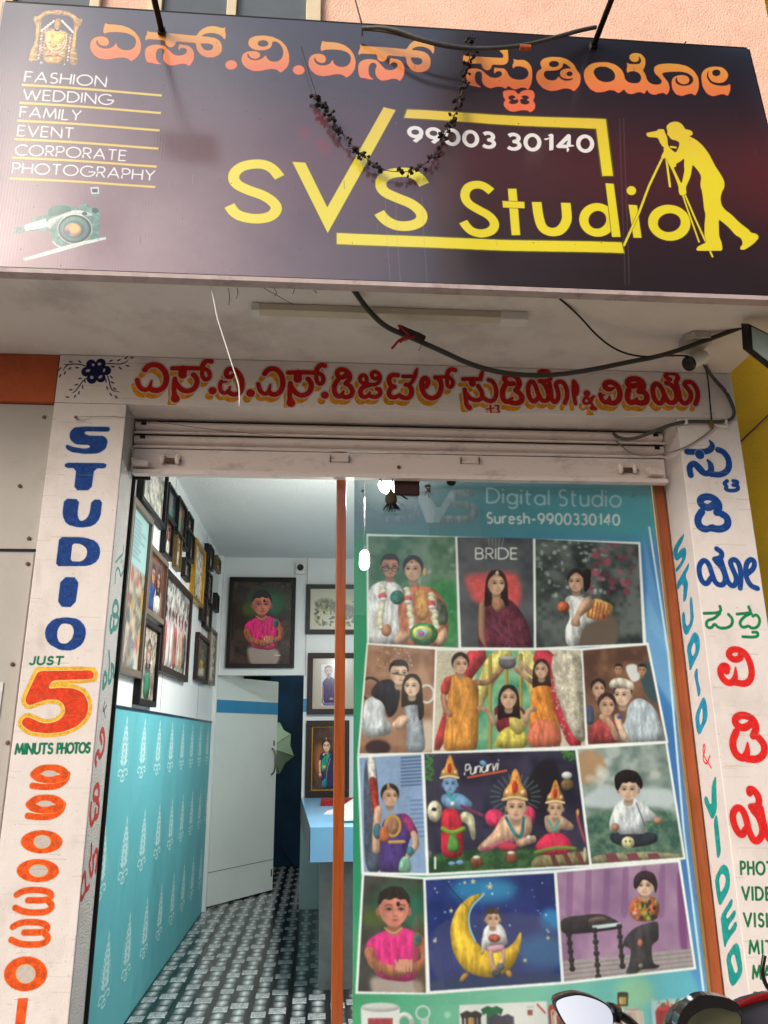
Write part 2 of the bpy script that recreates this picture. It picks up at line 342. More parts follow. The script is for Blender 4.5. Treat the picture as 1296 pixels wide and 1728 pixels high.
# ================================================================== the printed sign
SY = -.70
S = Canvas('Y', SY, -1.34, 1.90, 3.17, 4.43, 560, (30, 22, 26))
def sign_ground():
    h, w = S.h, S.w; u = (np.arange(w)/w)[None, :]; v = (np.arange(h)/h)[:, None]
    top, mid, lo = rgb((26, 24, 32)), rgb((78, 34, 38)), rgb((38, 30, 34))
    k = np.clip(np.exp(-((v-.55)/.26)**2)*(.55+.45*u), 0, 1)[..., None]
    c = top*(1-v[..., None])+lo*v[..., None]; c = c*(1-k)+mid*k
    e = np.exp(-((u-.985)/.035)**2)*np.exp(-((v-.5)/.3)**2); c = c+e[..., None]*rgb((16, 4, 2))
    fu = np.clip(1.1-u*1.9, 0, 1)**.8; fu = fu[..., None]; c = c*(1-.9*fu)+((rgb((74, 76, 92))*(1-v[..., None])+rgb((196, 158, 164))*v[..., None]))*.9*fu  # milky pink-lavender glare towards the lower left, painted into the print colour
    n1 = noise(h, w, 90)*.5+noise(h, w, 30)*.3+noise(h, w, 11)*.2
    c = c*(1+.14*(n1[..., None]-.5))
    ribs = .5+.5*np.sin(np.arange(w)*2*math.pi/6.0)[None, :, None]; c = c*(1+.035*(ribs-.5))
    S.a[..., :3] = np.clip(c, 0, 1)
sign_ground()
S.T = (360, 160, 2.592)
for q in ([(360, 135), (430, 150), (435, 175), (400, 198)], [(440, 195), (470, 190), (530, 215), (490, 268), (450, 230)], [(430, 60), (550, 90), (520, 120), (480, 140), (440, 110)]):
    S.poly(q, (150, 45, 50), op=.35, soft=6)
hh = S.h
def grad(c0, c1, z0, z1):
    c0, c1 = rgb(c0), rgb(c1)
    def f(xx, yy):
        z = S.v1-yy/S.ppm; t = np.clip((z0-z)/(z0-z1), 0, 1)[..., None]; return c0*(1-t)+c1*t
    return f
KG = grad((226, 176, 62), (240, 118, 74), 4.36, 4.12)
E1 = [(187,45),(205,57),(260,58),(330,65),(390,85),(440,120),(475,170),(490,225),(485,280),(465,320),(435,350),(402,370),(385,350),(350,337),(300,338),(250,350),(190,357),(130,345),(85,310),(62,265),(62,225),(75,190),(110,165),(150,160),(190,165),(215,185),(222,210),(212,235),(185,243),(155,238),(128,218),(122,190),(112,200),(115,225),(135,250),(170,263),(215,263),(250,250),(268,230),(280,208),(288,240),(310,262),(350,275),(400,272),(435,245),(448,205),(440,170),(410,145),(360,128),(290,122),(230,124),(195,130),(180,142),(170,118),(175,90)]
SA = [(535,100),(552,115),(620,118),(750,125),(880,138),(955,145),(975,110),(1010,82),(1060,65),(1110,65),(1160,80),(1180,85),(1197,72),(1195,110),(1203,150),(1190,188),(1175,158),(1140,135),(1090,122),(1040,125),(1010,138),(995,150),(1050,155),(1110,165),(1150,190),(1170,230),(1168,280),(1140,315),(1090,333),(1035,330),(985,305),(955,260),(948,205),(900,203),(780,192),(775,225),(745,245),(710,238),(690,215),(688,185),(600,178),(540,176),(525,192),(520,165),(540,130)]
SAh = [(988,210),(1060,213),(1090,225),(1097,245),(1080,268),(1050,273),(1020,265),(998,240)]
SB = [(640,222),(690,232),(725,270),(760,305),(800,315),(840,310),(870,290),(873,262),(850,248),(820,250),(802,275),(800,245),(808,212),(830,220),(880,225),(915,250),(935,290),(932,345),(915,380),(890,407),(872,388),(830,382),(780,395),(730,400),(695,380),(673,345),(672,310),(688,275),(675,258),(645,250),(622,265),(612,300),(615,345),(635,375),(668,388),(620,388),(565,375),(542,378),(525,345),(518,300),(525,255),(560,230),(600,222)]
def k_poly(T, pts, holes=(), b0=None, b1=None):
    S.T = T
    def mp(q): return q if b0 is None else [(b1[0]+(x-b0[0])*(b1[2]-b1[0])/(b0[2]-b0[0]), b1[1]+(y-b0[1])*(b1[3]-b1[1])/(b0[3]-b0[1])) for x, y in q]
    pts, holes = mp(pts), [mp(q) for q in holes]
    if b0 is not None: S.T = (0, 0, 1)
    S.stroke([tuple(p) for p in chaikin(pts+[pts[0]], 1, False)], 3.2/T[2]*(S.T[2]), (120, 30, 25), sm=0)
    for q in holes: S.stroke(q+[q[0]], 3.2/T[2]*S.T[2], (120, 30, 25), sm=1)
    S.poly(pts, KG, holes=holes)
TA, TB, TC, TD = (140, 30, 4.985), (370, 40, 4.985), (760, 70, 4.985), (980, 80, 4.985)
k_poly(TA, E1); k_poly(TA, SA, [SAh]); k_poly(TA, SB)
k_poly(TA, ell(1247, 398, 50, 40))
VI = [(300,105),(380,100),(450,112),(520,145),(565,195),(588,260),(588,325),(570,370),(540,398),(512,417),(490,392),(450,382),(400,390),(340,403),(280,400),(225,375),(190,335),(185,290),(200,255),(235,235),(300,232),(335,243),(348,268),(335,290),(305,300),(270,293),(248,270),(245,250),(233,262),(240,285),(265,305),(310,312),(355,300),(378,280),(390,265),(405,300),(440,322),(490,322),(525,295),(540,255),(535,210),(510,170),(475,150),(445,152),(445,180),(430,208),(390,225),(330,228),(280,215),(250,190),(242,160),(255,125)]
k_poly(TB, VI, [ell(368, 168, 45, 28)]); k_poly(TB, ell(668, 390, 50, 40))
b0 = (62, 45, 490, 370); k_poly(TA, E1, (), b0, (520.5, 67.7, 600.3, 130.7))
b0 = (518, 62, 1203, 407)
for q, hl in ((SA, [SAh]), (SB, [])): k_poly(TA, q, hl, b0, (604, 66, 733, 137))
k_poly(TC, [(110,108),(130,118),(260,122),(400,128),(445,130),(448,105),(430,85),(410,60),(418,35),(450,25),(480,40),(485,75),(490,130),(485,170),(450,188),(350,185),(345,215),(320,235),(285,228),(265,200),(262,178),(180,178),(120,178),(108,190),(105,150)])
k_poly(TC, [(165,222),(215,218),(265,230),(300,265),(340,292),(390,297),(430,280),(440,255),(420,238),(390,240),(372,265),(368,235),(372,208),(400,215),(450,215),(475,235),(490,270),(520,300),(570,312),(620,310),(655,285),(662,250),(640,215),(590,198),(545,200),(530,222),(522,190),(538,165),(528,135),(560,148),(620,145),(660,170),(685,210),(692,270),(685,340),(668,375),(655,398),(640,380),(600,374),(555,392),(530,390),(490,358),(468,388),(440,370),(390,368),(340,385),(290,365),(265,325),(268,290),(265,250),(240,240),(215,250),(205,290),(215,340),(265,378),(200,368),(165,360),(140,330),(130,290),(140,240)])
k_poly(TC, [(445,405),(500,396),(545,400),(565,425),(580,432),(600,405),(650,395),(695,400),(712,430),(710,465),(695,482),(718,520),(712,560),(672,588),(655,568),(600,565),(540,580),(490,570),(455,535),(448,500),(470,482),(447,455)],
       [[(490,450),(520,438),(548,448),(550,465),(525,470),(550,482),(565,470),(572,478),(575,500),(545,515),(505,512),(490,495),(515,485),(490,470)], [(600,448),(630,440),(660,450),(665,468),(640,480),(668,492),(665,512),(630,520),(595,510),(585,480),(605,470),(622,465),(600,460)]])
k_poly(TC, [(850,125),(920,128),(985,148),(1040,190),(1060,235),(1090,270),(1098,320),(1085,365),(1062,395),(1035,418),(1015,395),(960,388),(900,405),(840,410),(780,385),(735,335),(720,285),(735,240),(775,220),(758,190),(760,160),(790,135)],
       [ell(872, 185, 42, 26), [(785,265),(800,238),(850,240),(910,235),(945,210),(948,175),(985,195),(1020,225),(980,222),(935,235),(920,262),(930,290),(960,308),(1000,310),(1040,302),(1020,320),(980,328),(935,315),(908,285),(900,310),(870,322),(825,318),(795,295)], ell(1003, 268, 26, 20)])
k_poly(TD, [(150,125),(220,125),(290,145),(345,190),(365,235),(370,270),(400,295),(445,303),(490,298),(508,270),(505,235),(480,208),(440,198),(400,205),(395,220),(382,190),(392,165),(385,125),(400,138),(450,142),(495,138),(510,115),(500,85),(480,70),(492,90),(485,115),(450,125),(415,110),(405,80),(420,55),(460,45),(510,55),(540,90),(545,130),(535,170),(520,188),(545,230),(555,270),(580,300),(630,315),(670,308),(685,285),(660,250),(625,220),(612,185),(625,155),(670,138),(740,133),(820,138),(890,155),(950,195),(985,250),(993,310),(985,365),(960,410),(935,388),(900,392),(850,410),(800,395),(770,350),(763,300),(770,260),(800,238),(850,230),(895,240),(915,270),(905,300),(870,312),(830,300),(808,275),(812,250),(795,258),(795,290),(820,315),(870,325),(920,315),(948,285),(940,245),(900,215),(840,202),(760,203),(700,208),(682,220),(700,250),(735,290),(748,340),(740,375),(720,400),(700,380),(660,385),(620,400),(575,385),(555,352),(545,375),(530,393),(510,375),(470,378),(430,395),(385,385),(362,350),(345,368),(312,388),(285,362),(240,358),(190,375),(130,378),(80,350),(40,295),(25,240),(30,190),(65,150),(105,132)],
       [[(105,215),(115,180),(155,160),(215,163),(265,190),(290,230),(285,270),(250,290),(195,293),(140,270)]])
k_poly(TD, [(1130,163),(1190,172),(1225,205),(1238,240),(1225,275),(1195,300),(1150,305),(1100,290),(1072,255),(1070,215),(1080,195),(1060,215),(1058,255),(1085,300),(1130,322),(1190,330),(1230,325),(1250,310),(1255,350),(1245,390),(1228,418),(1205,398),(1165,400),(1110,417),(1060,395),(1025,340),(1012,270),(1015,220),(1040,185),(1080,168)], [ell(1137, 217, 35, 28)])
# English words on the left
S.T = (0, 0, 3.24); WH, YB = (232, 232, 232), (226, 200, 90)
for s_, a, b, u_ in (('FASHION', (134, 448), (578, 478), (8, -55)), ('WEDDING', (127, 545), (616, 577), (5, -55)), ('FAMILY', (108, 640), (440, 664), (8, -55)), ('EVENT', (96, 741), (400, 760), (6, -55)), ('CORPORATE', (82, 846), (688, 880), (6, -55)), ('PHOTOGRAPHY', (66, 944), (842, 986), (6, -55))):
    text(S, s_, a, b, u_, 5.2, (70, 60, 80), gap=.2); text(S, s_, a, b, u_, 4.2, WH, gap=.2)
for a, b in (((120, 465), (885, 522)), ((107, 563), (880, 618)), ((95, 660), (873, 713)), ((80, 760), (866, 812)), ((65, 860), (857, 910)), ((50, 973), (849, 1020))):
    S.stroke([a, b], 8.5, (120, 90, 50), flat=True); S.stroke([a, b], 6.8, YB, flat=True)
# SVS
YG = grad((228, 190, 70), (238, 222, 50), 4.1, 3.75); OUT = (96, 92, 30)
def yl(pts, r, poly=False, holes=(), sm=2, flat=True):
    if poly: S.stroke(pts+[pts[0]], 2.2, OUT, sm=0); S.poly(pts, YG, sm=0 if sm == 0 else sm, holes=holes)
    else: S.stroke(pts, r+2, OUT, sm=sm, flat=flat); S.stroke(pts, r, YG, sm=sm, flat=flat)
S.T = (360, 160, 2.592)
yl([(290,362),(262,325),(225,306),(180,303),(120,315),(85,350),(95,390),(150,418),(220,440),(270,475),(278,505),(250,535),(190,545),(125,535),(90,515),(70,484)], 22)
yl([(345,293),(402,296),(498,490),(745,52),(797,65),(500,602)], 0, True, sm=0)
yl([(922,392),(900,358),(860,338),(815,336),(760,345),(728,378),(740,420),(800,448),(870,475),(913,515),(910,552),(870,572),(810,574),(765,555),(742,535),(725,512)], 22)
S.T = (0, 0, 1); yl([(568, 392), (760, 401), (1048, 410), (1052, 428), (760, 419), (568, 411)], 0, True, sm=0)
yl([(687, 184), (1022, 201), (1034, 297), (1016, 297), (1006, 217), (682, 198)], 0, True, sm=0)
S.T = (760, 160, 2.418)
yl([(168,392),(140,370),(110,362),(72,372),(56,405),(68,440),(110,465),(160,490),(184,522),(172,552),(130,566),(90,558),(68,540),(52,516)], 17)
yl([(235,380),(270,380),(285,570),(250,570)], 0, True, sm=0); yl([(213,430),(302,434),(303,460),(215,457)], 0, True, sm=0)
yl([(352,435),(360,500),(375,545),(410,562),(450,555),(475,515),(474,480),(470,440)], 18)
S.ring(598, 512, 55, 53, 19, OUT); S.ring(598, 512, 55, 53, 17, YG)
yl([(632,362),(665,364),(692,582),(657,582)], 0, True, sm=0); yl([(725,450),(760,452),(778,585),(745,585)], 0, True, sm=0)
S.dot(737, 392, 21, 20, OUT); S.dot(737, 392, 19.5, 18.5, YG)
S.ring(892, 522, 67, 56, 20, OUT); S.ring(892, 522, 67, 56, 18, YG)
S.T = (0, 0, 1)
text(S, '99003', (690, 238), (834, 247), (0, -24), 3.3, (236, 236, 236), gap=.26); text(S, '30140', (857, 249), (999, 255), (0, -25), 3.3, (236, 236, 236), gap=.26)
# photographer
S.T = (1060, 180, 5.49)
PH = [(165,243),(272,222),(272,208),(332,207),(335,230),(362,285),(365,350),(385,385),(440,430),(470,370),(475,330),(440,310),(400,305),(375,270),(358,255),(365,230),(350,185),(380,150),(435,135),(485,150),(515,185),(522,208),(580,220),(600,250),(585,268),(560,272),(630,310),(690,365),(745,440),(800,550),(850,625),(885,690),(888,750),(865,790),(850,850),(860,915),(900,965),(950,1000),(1030,1080),(1115,1145),(1130,1170),(1185,1180),(1208,1215),(1160,1270),(1080,1325),(1035,1325),(1035,1300),(1060,1275),(1045,1220),(990,1190),(930,1120),(870,1070),(835,1045),(840,1200),(865,1260),(873,1333),(630,1333),(635,1300),(680,1275),(725,1255),(705,1200),(705,1080),(715,1000),(700,950),(690,850),(680,780),(665,735),(675,650),(650,600),(595,535),(575,650),(530,750),(540,800),(520,820),(480,825),(465,790),(465,740),(420,620),(365,510),(340,470),(320,490),(300,470),(335,400),(318,395),(338,385),(300,350),(275,285),(175,280)]
PHh = [(440,528),(480,510),(518,478),(515,550),(520,590),(492,715),(430,590),(420,560),(447,555)]
for g, c in ((3, OUT), (0, YG)):
    for q, r in (([(322,460),(190,735),(100,975),(-44,1290)], 9), ([(352,480),(385,740)], 9), ([(500,810),(550,960),(655,1250)], 7), ([(525,820),(610,1020),(780,1385)], 8)): S.stroke(q, r+g, c, sm=0)
    S.stroke([(395,372),(440,378)], 9+g, c)
S.stroke(PH+[PH[0]], 3, OUT, sm=1); S.poly(PH, YG, sm=1, holes=[PHh])
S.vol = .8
# small gilded arch with a garlanded figure
S.T = (40, 10, 11.78); G1, G2, G3 = (232, 178, 96), (205, 140, 70), (236, 214, 120)
S.poly([(95,1110),(130,960),(170,830),(215,740),(240,560),(245,380),(200,300),(205,200),(290,210),(390,110),(500,92),(700,80),(900,120),(1010,180),(1090,270),(1180,260),(1150,390),(1090,430),(1050,620),(1030,830),(1070,1030),(1075,1190),(920,1190),(940,900),(985,600),(1000,380),(1000,280),(900,200),(700,200),(540,160),(400,210),(355,300),(350,450),(320,640),(280,900),(250,1130)], G1, tex=.35)
for q in ([(300,240),(395,150),(540,125),(700,150),(890,160),(1020,240)], [(290,330),(285,520),(240,820)], [(1050,420),(1020,640),(990,880)], [(120,1060),(260,1080)], [(150,960),(270,980)], [(930,1040),(1065,1070)], [(945,940),(1040,960)]): S.stroke(q, 12, G3, op=.8)
for q in ([(330,250),(410,180)], [(250,350),(345,350)], [(1005,410),(1100,430)], [(240,560),(325,570)]): S.stroke(q, 8, G2)
S.dot(705, 140, 95, 55, (225, 165, 130), tex=.4)
S.poly([(620,480),(740,480),(850,520),(960,620),(930,900),(900,1180),(790,1150),(600,1180),(390,1080),(290,1080),(320,800),(360,520),(480,400)], (196, 160, 110), tex=.5)
S.poly([(560,500),(740,500),(850,560),(850,760),(780,930),(640,960),(480,880),(420,700),(450,540)], (224, 196, 96), tex=.35)
for q in ([(455,600),(450,720),(500,850),(600,930),(720,930),(810,840),(860,700),(850,580)], [(480,620),(490,740),(560,860),(680,880),(770,820),(820,690)]): S.stroke(q, 13, (238, 212, 170))
S.poly([(395,1080),(440,1010),(600,1040),(740,1010),(780,1100),(700,1170),(600,1185),(480,1150)], (226, 168, 80), tex=.3)
S.poly([(612,470),(620,330),(650,250),(735,260),(735,340),(715,480)], (220, 160, 70), tex=.25)
S.poly([(610,460),(640,480),(700,480),(715,450),(715,515),(620,510)], (40, 50, 70)); S.poly([(642,445),(695,445),(690,482),(648,480)], (235, 235, 240))
for i in range(5):
    S.stroke([(600-55*i, 300+42*i), (575-55*i, 335+42*i)], 20, (235, 236, 232)); S.stroke([(765+48*i, 300+50*i), (790+48*i, 335+50*i)], 20, (235, 236, 232))
for i in range(9):
    c = (238, 238, 232) if i % 3 else (226, 150, 150)
    S.dot(362-8*i, 540+64*i, 22, 27, c); S.dot(945-8*i, 600+62*i, 22, 27, c)
    S.dot(400-5*i, 560+60*i, 18, 22, (110, 96, 66)); S.dot(885-4*i, 600+58*i, 18, 22, (120, 90, 60))
S.dot(515, 700, 42, 46, (238, 216, 150)); S.dot(720, 790, 55, 28, (240, 226, 180)); S.dot(600, 800, 70, 40, (214, 190, 70))
S.stroke([(460,1010),(540,990)], 14, (150, 50, 50)); S.stroke([(650,990),(730,1015)], 14, (150, 50, 50))
S.poly([(310,1165),(355,1090),(400,1165)], (190, 228, 220)); S.poly([(790,1195),(820,1140),(845,1195)], (190, 228, 220))
S.vol = .35
# camera picture
S.T = (0, 0, 3.24); L1, L2, L3 = (212, 228, 218), (96, 146, 134), (40, 66, 62)
S.poly([(75,1275),(85,1240),(130,1240),(135,1225),(175,1215),(175,1190),(240,1180),(260,1165),(265,1130),(300,1130),(325,1118),(370,1120),(420,1140),(440,1120),(490,1112),(500,1140),(535,1130),(545,1170),(540,1290),(575,1300),(500,1330),(300,1345),(270,1260),(240,1260),(135,1262),(130,1275)], L2, sm=0, tex=.3)
S.poly([(130,1230),(250,1195),(265,1240),(140,1262)], L1, sm=0); S.poly([(255,1205),(420,1145),(500,1165),(510,1180),(430,1180),(330,1190),(280,1250),(265,1250)], L1, sm=1); S.poly([(270,1135),(320,1120),(375,1125),(400,1150),(262,1190)], (60, 120, 105), sm=1)
S.dot(410, 1253, 96, 84, L1); S.dot(410, 1253, 90, 78, L3); S.dot(408, 1253, 78, 68, L2); S.dot(405, 1255, 58, 50, (70, 110, 100)); S.dot(400, 1258, 46, 38, (190, 150, 110)); S.dot(410, 1252, 28, 24, (244, 190, 110), soft=4); S.dot(370, 1275, 14, 14, (90, 90, 150), soft=4)
S.dot(463, 1168, 14, 10, L3); S.dot(520, 1150, 18, 14, L3); S.poly([(495,1025),(540,1022),(543,1060),(500,1062)], (210, 216, 222), sm=0); S.poly([(503,1034),(533,1032),(535,1052),(507,1053)], (40, 44, 60), sm=0); S.poly([(508,1062),(536,1060),(534,1080),(510,1082)], L2, sm=0)
S.poly([(125,1412),(300,1362),(400,1335),(578,1292),(580,1306),(420,1352),(300,1385),(140,1425)], L1, sm=0, tex=.2); S.stroke([(290,1320),(310,1345),(350,1357),(420,1345)], 3, L1)
S.vol = 0
# scratches and pinholes
S.T = (0, 0, 1)
for _ in range(60):
    x, y = random.uniform(10, 1280), random.uniform(90, 480); S.stroke([(x, y), (x+random.uniform(-1, 1), y+random.uniform(2, 16))], random.uniform(.2, .5), random.choice([(150, 140, 150), (20, 16, 20)]), op=random.uniform(.15, .6))
for _ in range(70):
    x, y = random.uniform(10, 1280), random.uniform(20, 480); S.dot(x, y, random.uniform(.5, 1.4), random.uniform(.5, 1.4), (16, 12, 14), op=.7)
for x in (650, 667, 712, 1052, 1045): S.stroke([(x, 200 if x > 1000 else 330), (x+3, 300 if x > 1000 else 400), (x+9, 480)], .5, (170, 160, 160), op=.3)
S.a[..., :3] = np.clip(S.a[..., :3]*.96+.02*rng.random((S.h, S.w, 1)), 0, 1)
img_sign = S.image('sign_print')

# ================================================================== hand painted words on the beam
B = Canvas('Y', 0, -1.20, 1.94, 2.96, 3.24, 640, alpha=0)
RED, YEL, PLA = (176, 22, 12), (214, 140, 14), (196, 184, 176)
T5, T6, T7, T8, T9 = (220, 590, 4.985), (430, 590, 4.985), (600, 590, 4.985), (770, 590, 4.985), (980, 590, 4.985)
E_p = [([(122,170),(145,140),(185,125),(235,130),(280,165),(303,215),(303,270),(280,320),(235,345),(190,342),(165,325)], 24), ([(58,255),(65,290),(90,330),(130,342),(160,325),(178,262,8)], 20)]
S_p = [([(355,158),(440,155),(600,158)], 20), ([(440,165),(438,212)], 34), ([(602,150),(618,110),(650,90),(678,100)], 21), ([(605,165),(602,220),(630,258),(665,240),(668,195),(640,165),(605,158)], 18), ([(374,245),(365,310),(370,375),(378,412,36)], 20), ([(378,270),(410,320),(460,352),(520,342),(558,300),(562,245),(530,210)], 22)]
SU_p = [([(905,248),(1000,245),(1048,250)], 18), ([(1050,245),(1060,205),(1075,158,5)], 18), ([(980,262),(982,285)], 28), ([(917,335),(925,400),(932,465),(955,488,24)], 19), ([(932,370),(965,415),(1030,430),(1068,400),(1060,350),(1030,305)], 19), ([(1070,400),(1110,432),(1160,432),(1186,380),(1178,310),(1150,265),(1120,255)], 19), ([(1132,470),(1137,520),(1147,545)], 8), ([(1100,500),(1165,490)], 6), ([(1175,470),(1210,472),(1190,500),(1212,520),(1180,540),(1150,532)], 8)]
D_p = [([(480,285),(430,288),(400,245),(420,212),(475,212),(520,245),(532,295),(500,345)], 22), ([(408,300),(385,350),(390,420),(430,445),(470,405,12)], 22), ([(450,440),(500,455),(550,435),(553,385),(500,342)], 23)]
BEAM = [(T5, E_p, None), (T5, S_p, None), (T5, [([(690, 345), (692, 346)], 33)], None),
 (T5, [([(765,272),(810,270)], 9), ([(765,268),(752,300),(757,345),(785,368),(820,358),(838,312,8)], 17), ([(822,352),(850,375),(890,378),(925,360),(945,300),(930,230),(895,180),(855,158),(818,165),(803,200),(815,230),(850,230),(878,195,6)], 21)], None),
 (T5, [([(1010, 365), (1011, 366)], 35)], None),
 (T5, E_p, 1), (T5, S_p, None), (T6, [([(588, 382), (589, 383)], 32)], None),
 (T6, [([(772,205),(745,235),(705,230),(688,200),(705,168),(750,165),(790,195),(803,240),(765,285)], 21), ([(700,250),(670,290),(665,350),(690,393),(725,393),(748,345,8)], 21), ([(735,390),(770,402),(812,388),(825,345),(800,305),(765,285)], 21)], None),
 (T7, [([(75,290),(40,270),(35,235),(60,210),(90,225),(95,270),(70,290)], 17), ([(110,300),(55,315),(35,360),(55,400),(100,395),(120,358,8)], 20), ([(125,390),(170,402),(210,375),(205,335),(180,330)], 19), ([(90,285),(150,300),(200,275),(208,220),(175,185),(138,190),(135,228),(165,250),(190,232)], 17)], None),
 (T7, [([(352,215),(305,210),(275,245),(290,298),(325,312)], 20), ([(300,320),(275,360),(290,400),(340,402),(372,372,10)], 20), ([(368,388),(420,412),(463,395),(475,340),(450,300),(425,295)], 21), ([(400,225),(490,225)], 17), ([(498,225),(505,190),(518,158,6)], 18), ([(492,240),(470,280),(430,300)], 16)], None),
 (T7, [([(590,312),(613,275),(600,238),(568,240),(552,290),(562,345),(590,392),(640,412),(690,395),(720,340),(720,270),(692,238),(672,235)], 21), ([(690,232),(782,228)], 16), ([(768,225),(778,180),(803,162),(835,172)], 19), ([(772,230),(766,290),(790,322),(818,300),(818,258),(782,228)], 17)], None),
 (T7, SU_p, None), (T8, D_p, None),
 (T8, [([(690,400),(655,445),(615,410),(600,340),(610,282),(640,262),(665,300),(690,380),(720,432),(770,430),(778,370),(755,310),(715,262)], 20), ([(700,265),(775,262),(795,235),(785,195),(740,172),(700,188)], 18), ([(778,262),(795,350),(800,425),(832,448),(862,400),(850,330),(832,292),(860,265),(900,275),(930,330),(932,400),(912,448)], 19), ([(988,268),(982,350),(1000,452)], 17), ([(990,268),(1018,310),(1015,368),(988,390)], 16)], None),
 (T8, [([(1150,395),(1130,440),(1085,460),(1062,432),(1088,400),(1120,368),(1095,348),(1075,372),(1130,440),(1150,480)], 12), ([(1138,492),(1165,494)], 18), ([(1125,405),(1165,395)], 7)], None),
 (T9, [([(160,382),(200,380)], 8), ([(165,378),(175,420),(210,450),(240,425),(240,390,6)], 20), ([(228,440),(280,455),(325,420),(332,360),(310,300),(250,268),(203,282),(200,318),(240,338),(282,320,8)], 23)], None),
 (T9, [([(480,298),(420,310),(387,280),(410,248),(470,243),(518,270),(528,320),(490,352)], 25), ([(402,340),(387,400),(410,448),(450,440),(475,405,8)], 24), ([(465,440),(520,453),(558,430),(553,372),(500,342)], 25)], None),
 (T9, [([(700,400),(680,452),(640,448),(607,390),(602,310),(640,278),(680,322),(710,400),(740,448),(790,445),(810,400),(798,340),(762,295),(720,280)], 21), ([(800,270),(822,230),(780,198),(722,198),(708,230),(750,250)], 19), ([(800,280),(825,350),(832,420),(870,460),(918,430),(930,370),(895,320),(868,295),(885,268),(940,275),(980,340),(985,400),(962,458)], 20)], None)]
def beam_items():
    k = 0
    for T, strokes, mp in BEAM:
        if strokes is E_p and mp:      # the second pair of the same two letters
            f = lambda p: (1052+(p[0]-30)*.845, p[1]+33)+tuple(p[2:])
            yield (220, 590, 4.985), [([f(p) for p in s], r*.93) for s, r in strokes]
        elif strokes is S_p and k == 6:
            f = lambda p: (262+1047+(p[0]-335)*.947, p[1]+36)+tuple(p[2:])
            yield (220, 590, 4.985), [([f(p) for p in s], r) for s, r in strokes]
        else: yield T, strokes
        k += 1
items = list(beam_items())
for T, ss in items:
    B.T = T
    for s, r in ss: B.stroke(s, r, YEL, off=(-28, 46), tex=.2)
for T, ss in items:
    B.T = T
    for s, r in ss: B.stroke(s, r, PLA, grow=11, tex=.06)
for T, ss in items:
    B.T = T
    for s, r in ss: B.stroke(s, r, RED, tex=.18)
# blue flower with sprays
B.T = (90, 580, 8.64); NV = (12, 20, 74)
for cx, cy in ((552, 300), (692, 285), (770, 390), (690, 495), (560, 515), (480, 410)): B.dot(cx, cy, 74, 70, NV)
B.dot(625, 400, 105, 100, NV)
for cx, cy, a, b, r in ((580, 308, 22, 20, .5), (672, 296, 28, 22, -.4), (740, 388, 16, 30, .3), (685, 483, 34, 20, -.6), (560, 492, 26, 24, .4), (505, 392, 36, 20, -.2)): B.dot(cx, cy, a, b, PLA, rot=r)
for q in ([(490,335),(400,300),(300,295),(200,305),(150,300,3)], [(210,310),(165,345),(140,395,3)], [(780,290),(860,290),(960,300),(1060,275),(1095,230,3)], [(500,490),(430,540),(370,630),(310,705),(265,718,3)], [(790,470),(815,540),(830,630),(870,690),(980,705,3)]): B.stroke(q, 9, NV)
for cx, cy, r in ((385,262,.7),(255,265,0),(95,368,-.9),(100,465,-1),(168,425,-1.2),(240,362,-.6),(345,350,0),(842,248,-.4),(955,240,-.5),(1060,208,-.6),(1145,205,-.2),(868,335,.15),(975,355,.6),(1085,322,.2),(845,485,.8),(862,565,.5),(785,645,1.3),(895,655,.5),(838,738,.9),(915,775,.9),(768,540,1.5),(390,507,-.2),(460,545,1.4),(335,597,-.4),(428,630,1.4),(255,672,0),(372,715,-1.2),(315,765,-1.1),(205,777,.1)): B.dot(cx, cy, 32, 11, NV, rot=r)
aged_beam = 1
for _k in range(50):
    _x, _y = random.uniform(95, 1200), random.uniform(600, 700); B.T = (0, 0, 1); B.stroke([(_x, _y), (_x+random.uniform(10, 70), _y+random.uniform(.5, 2.5))], random.uniform(.2, .5), (110, 96, 88), op=random.uniform(.15, .5)); B.dot(random.uniform(95, 1230), random.uniform(595, 705), .8, .7, (80, 66, 60), op=.5)
img_beam = B.image('beam_lettering')

# ================================================================== left pillar, street face
LP = Canvas('Y', 0, -1.20, -.86, .30, 2.98, 560, alpha=0)
BL, GRN, ORG = (24, 62, 128), (10, 118, 84), (222, 84, 28)
LP.T = (0, 680, 3.927)
def blue(p, hl=()): LP.stroke(p+[p[0]], 5, (205, 216, 228), sm=1, op=.7); LP.poly(p, BL, sm=1, holes=hl, tex=.22)
blue([(725,158),(728,175),(722,190),(565,188),(558,200),(580,215),(690,218),(715,250),(700,305),(650,335),(560,338),(470,325),(432,298),(440,272),(480,290),(560,303),(598,295),(590,278),(500,275),(462,240),(460,195),(490,162),(560,155)])
blue([(430,395),(707,398),(700,435),(625,432),(605,578),(490,578),(505,432),(428,430)]); blue([(425,633),(527,637),(512,735),(525,780),(555,780),(590,745),(607,640),(678,640),(665,760),(620,815),(530,828),(440,805),(412,745)])
blue([(393,887),(560,890),(640,915),(668,975),(650,1045),(590,1080),(368,1082)], [[(480,930),(540,935),(578,970),(572,1020),(540,1050),(467,1048)]]); blue([(403,1152),(525,1155),(497,1352),(380,1350)])
blue([(435,1418),(520,1430),(565,1480),(570,1540),(545,1600),(480,1640),(400,1638),(320,1595),(295,1540),(305,1480),(355,1430)], [[(430,1460),(475,1470),(490,1510),(478,1560),(440,1595),(395,1590),(378,1550),(382,1500),(405,1465)]])
LP.T = (0, 1080, 4.8)
text(LP, 'JUST', (240, 196), (500, 196), (12, -60), 9, GRN, gap=.3, flat=False, tex=.2)
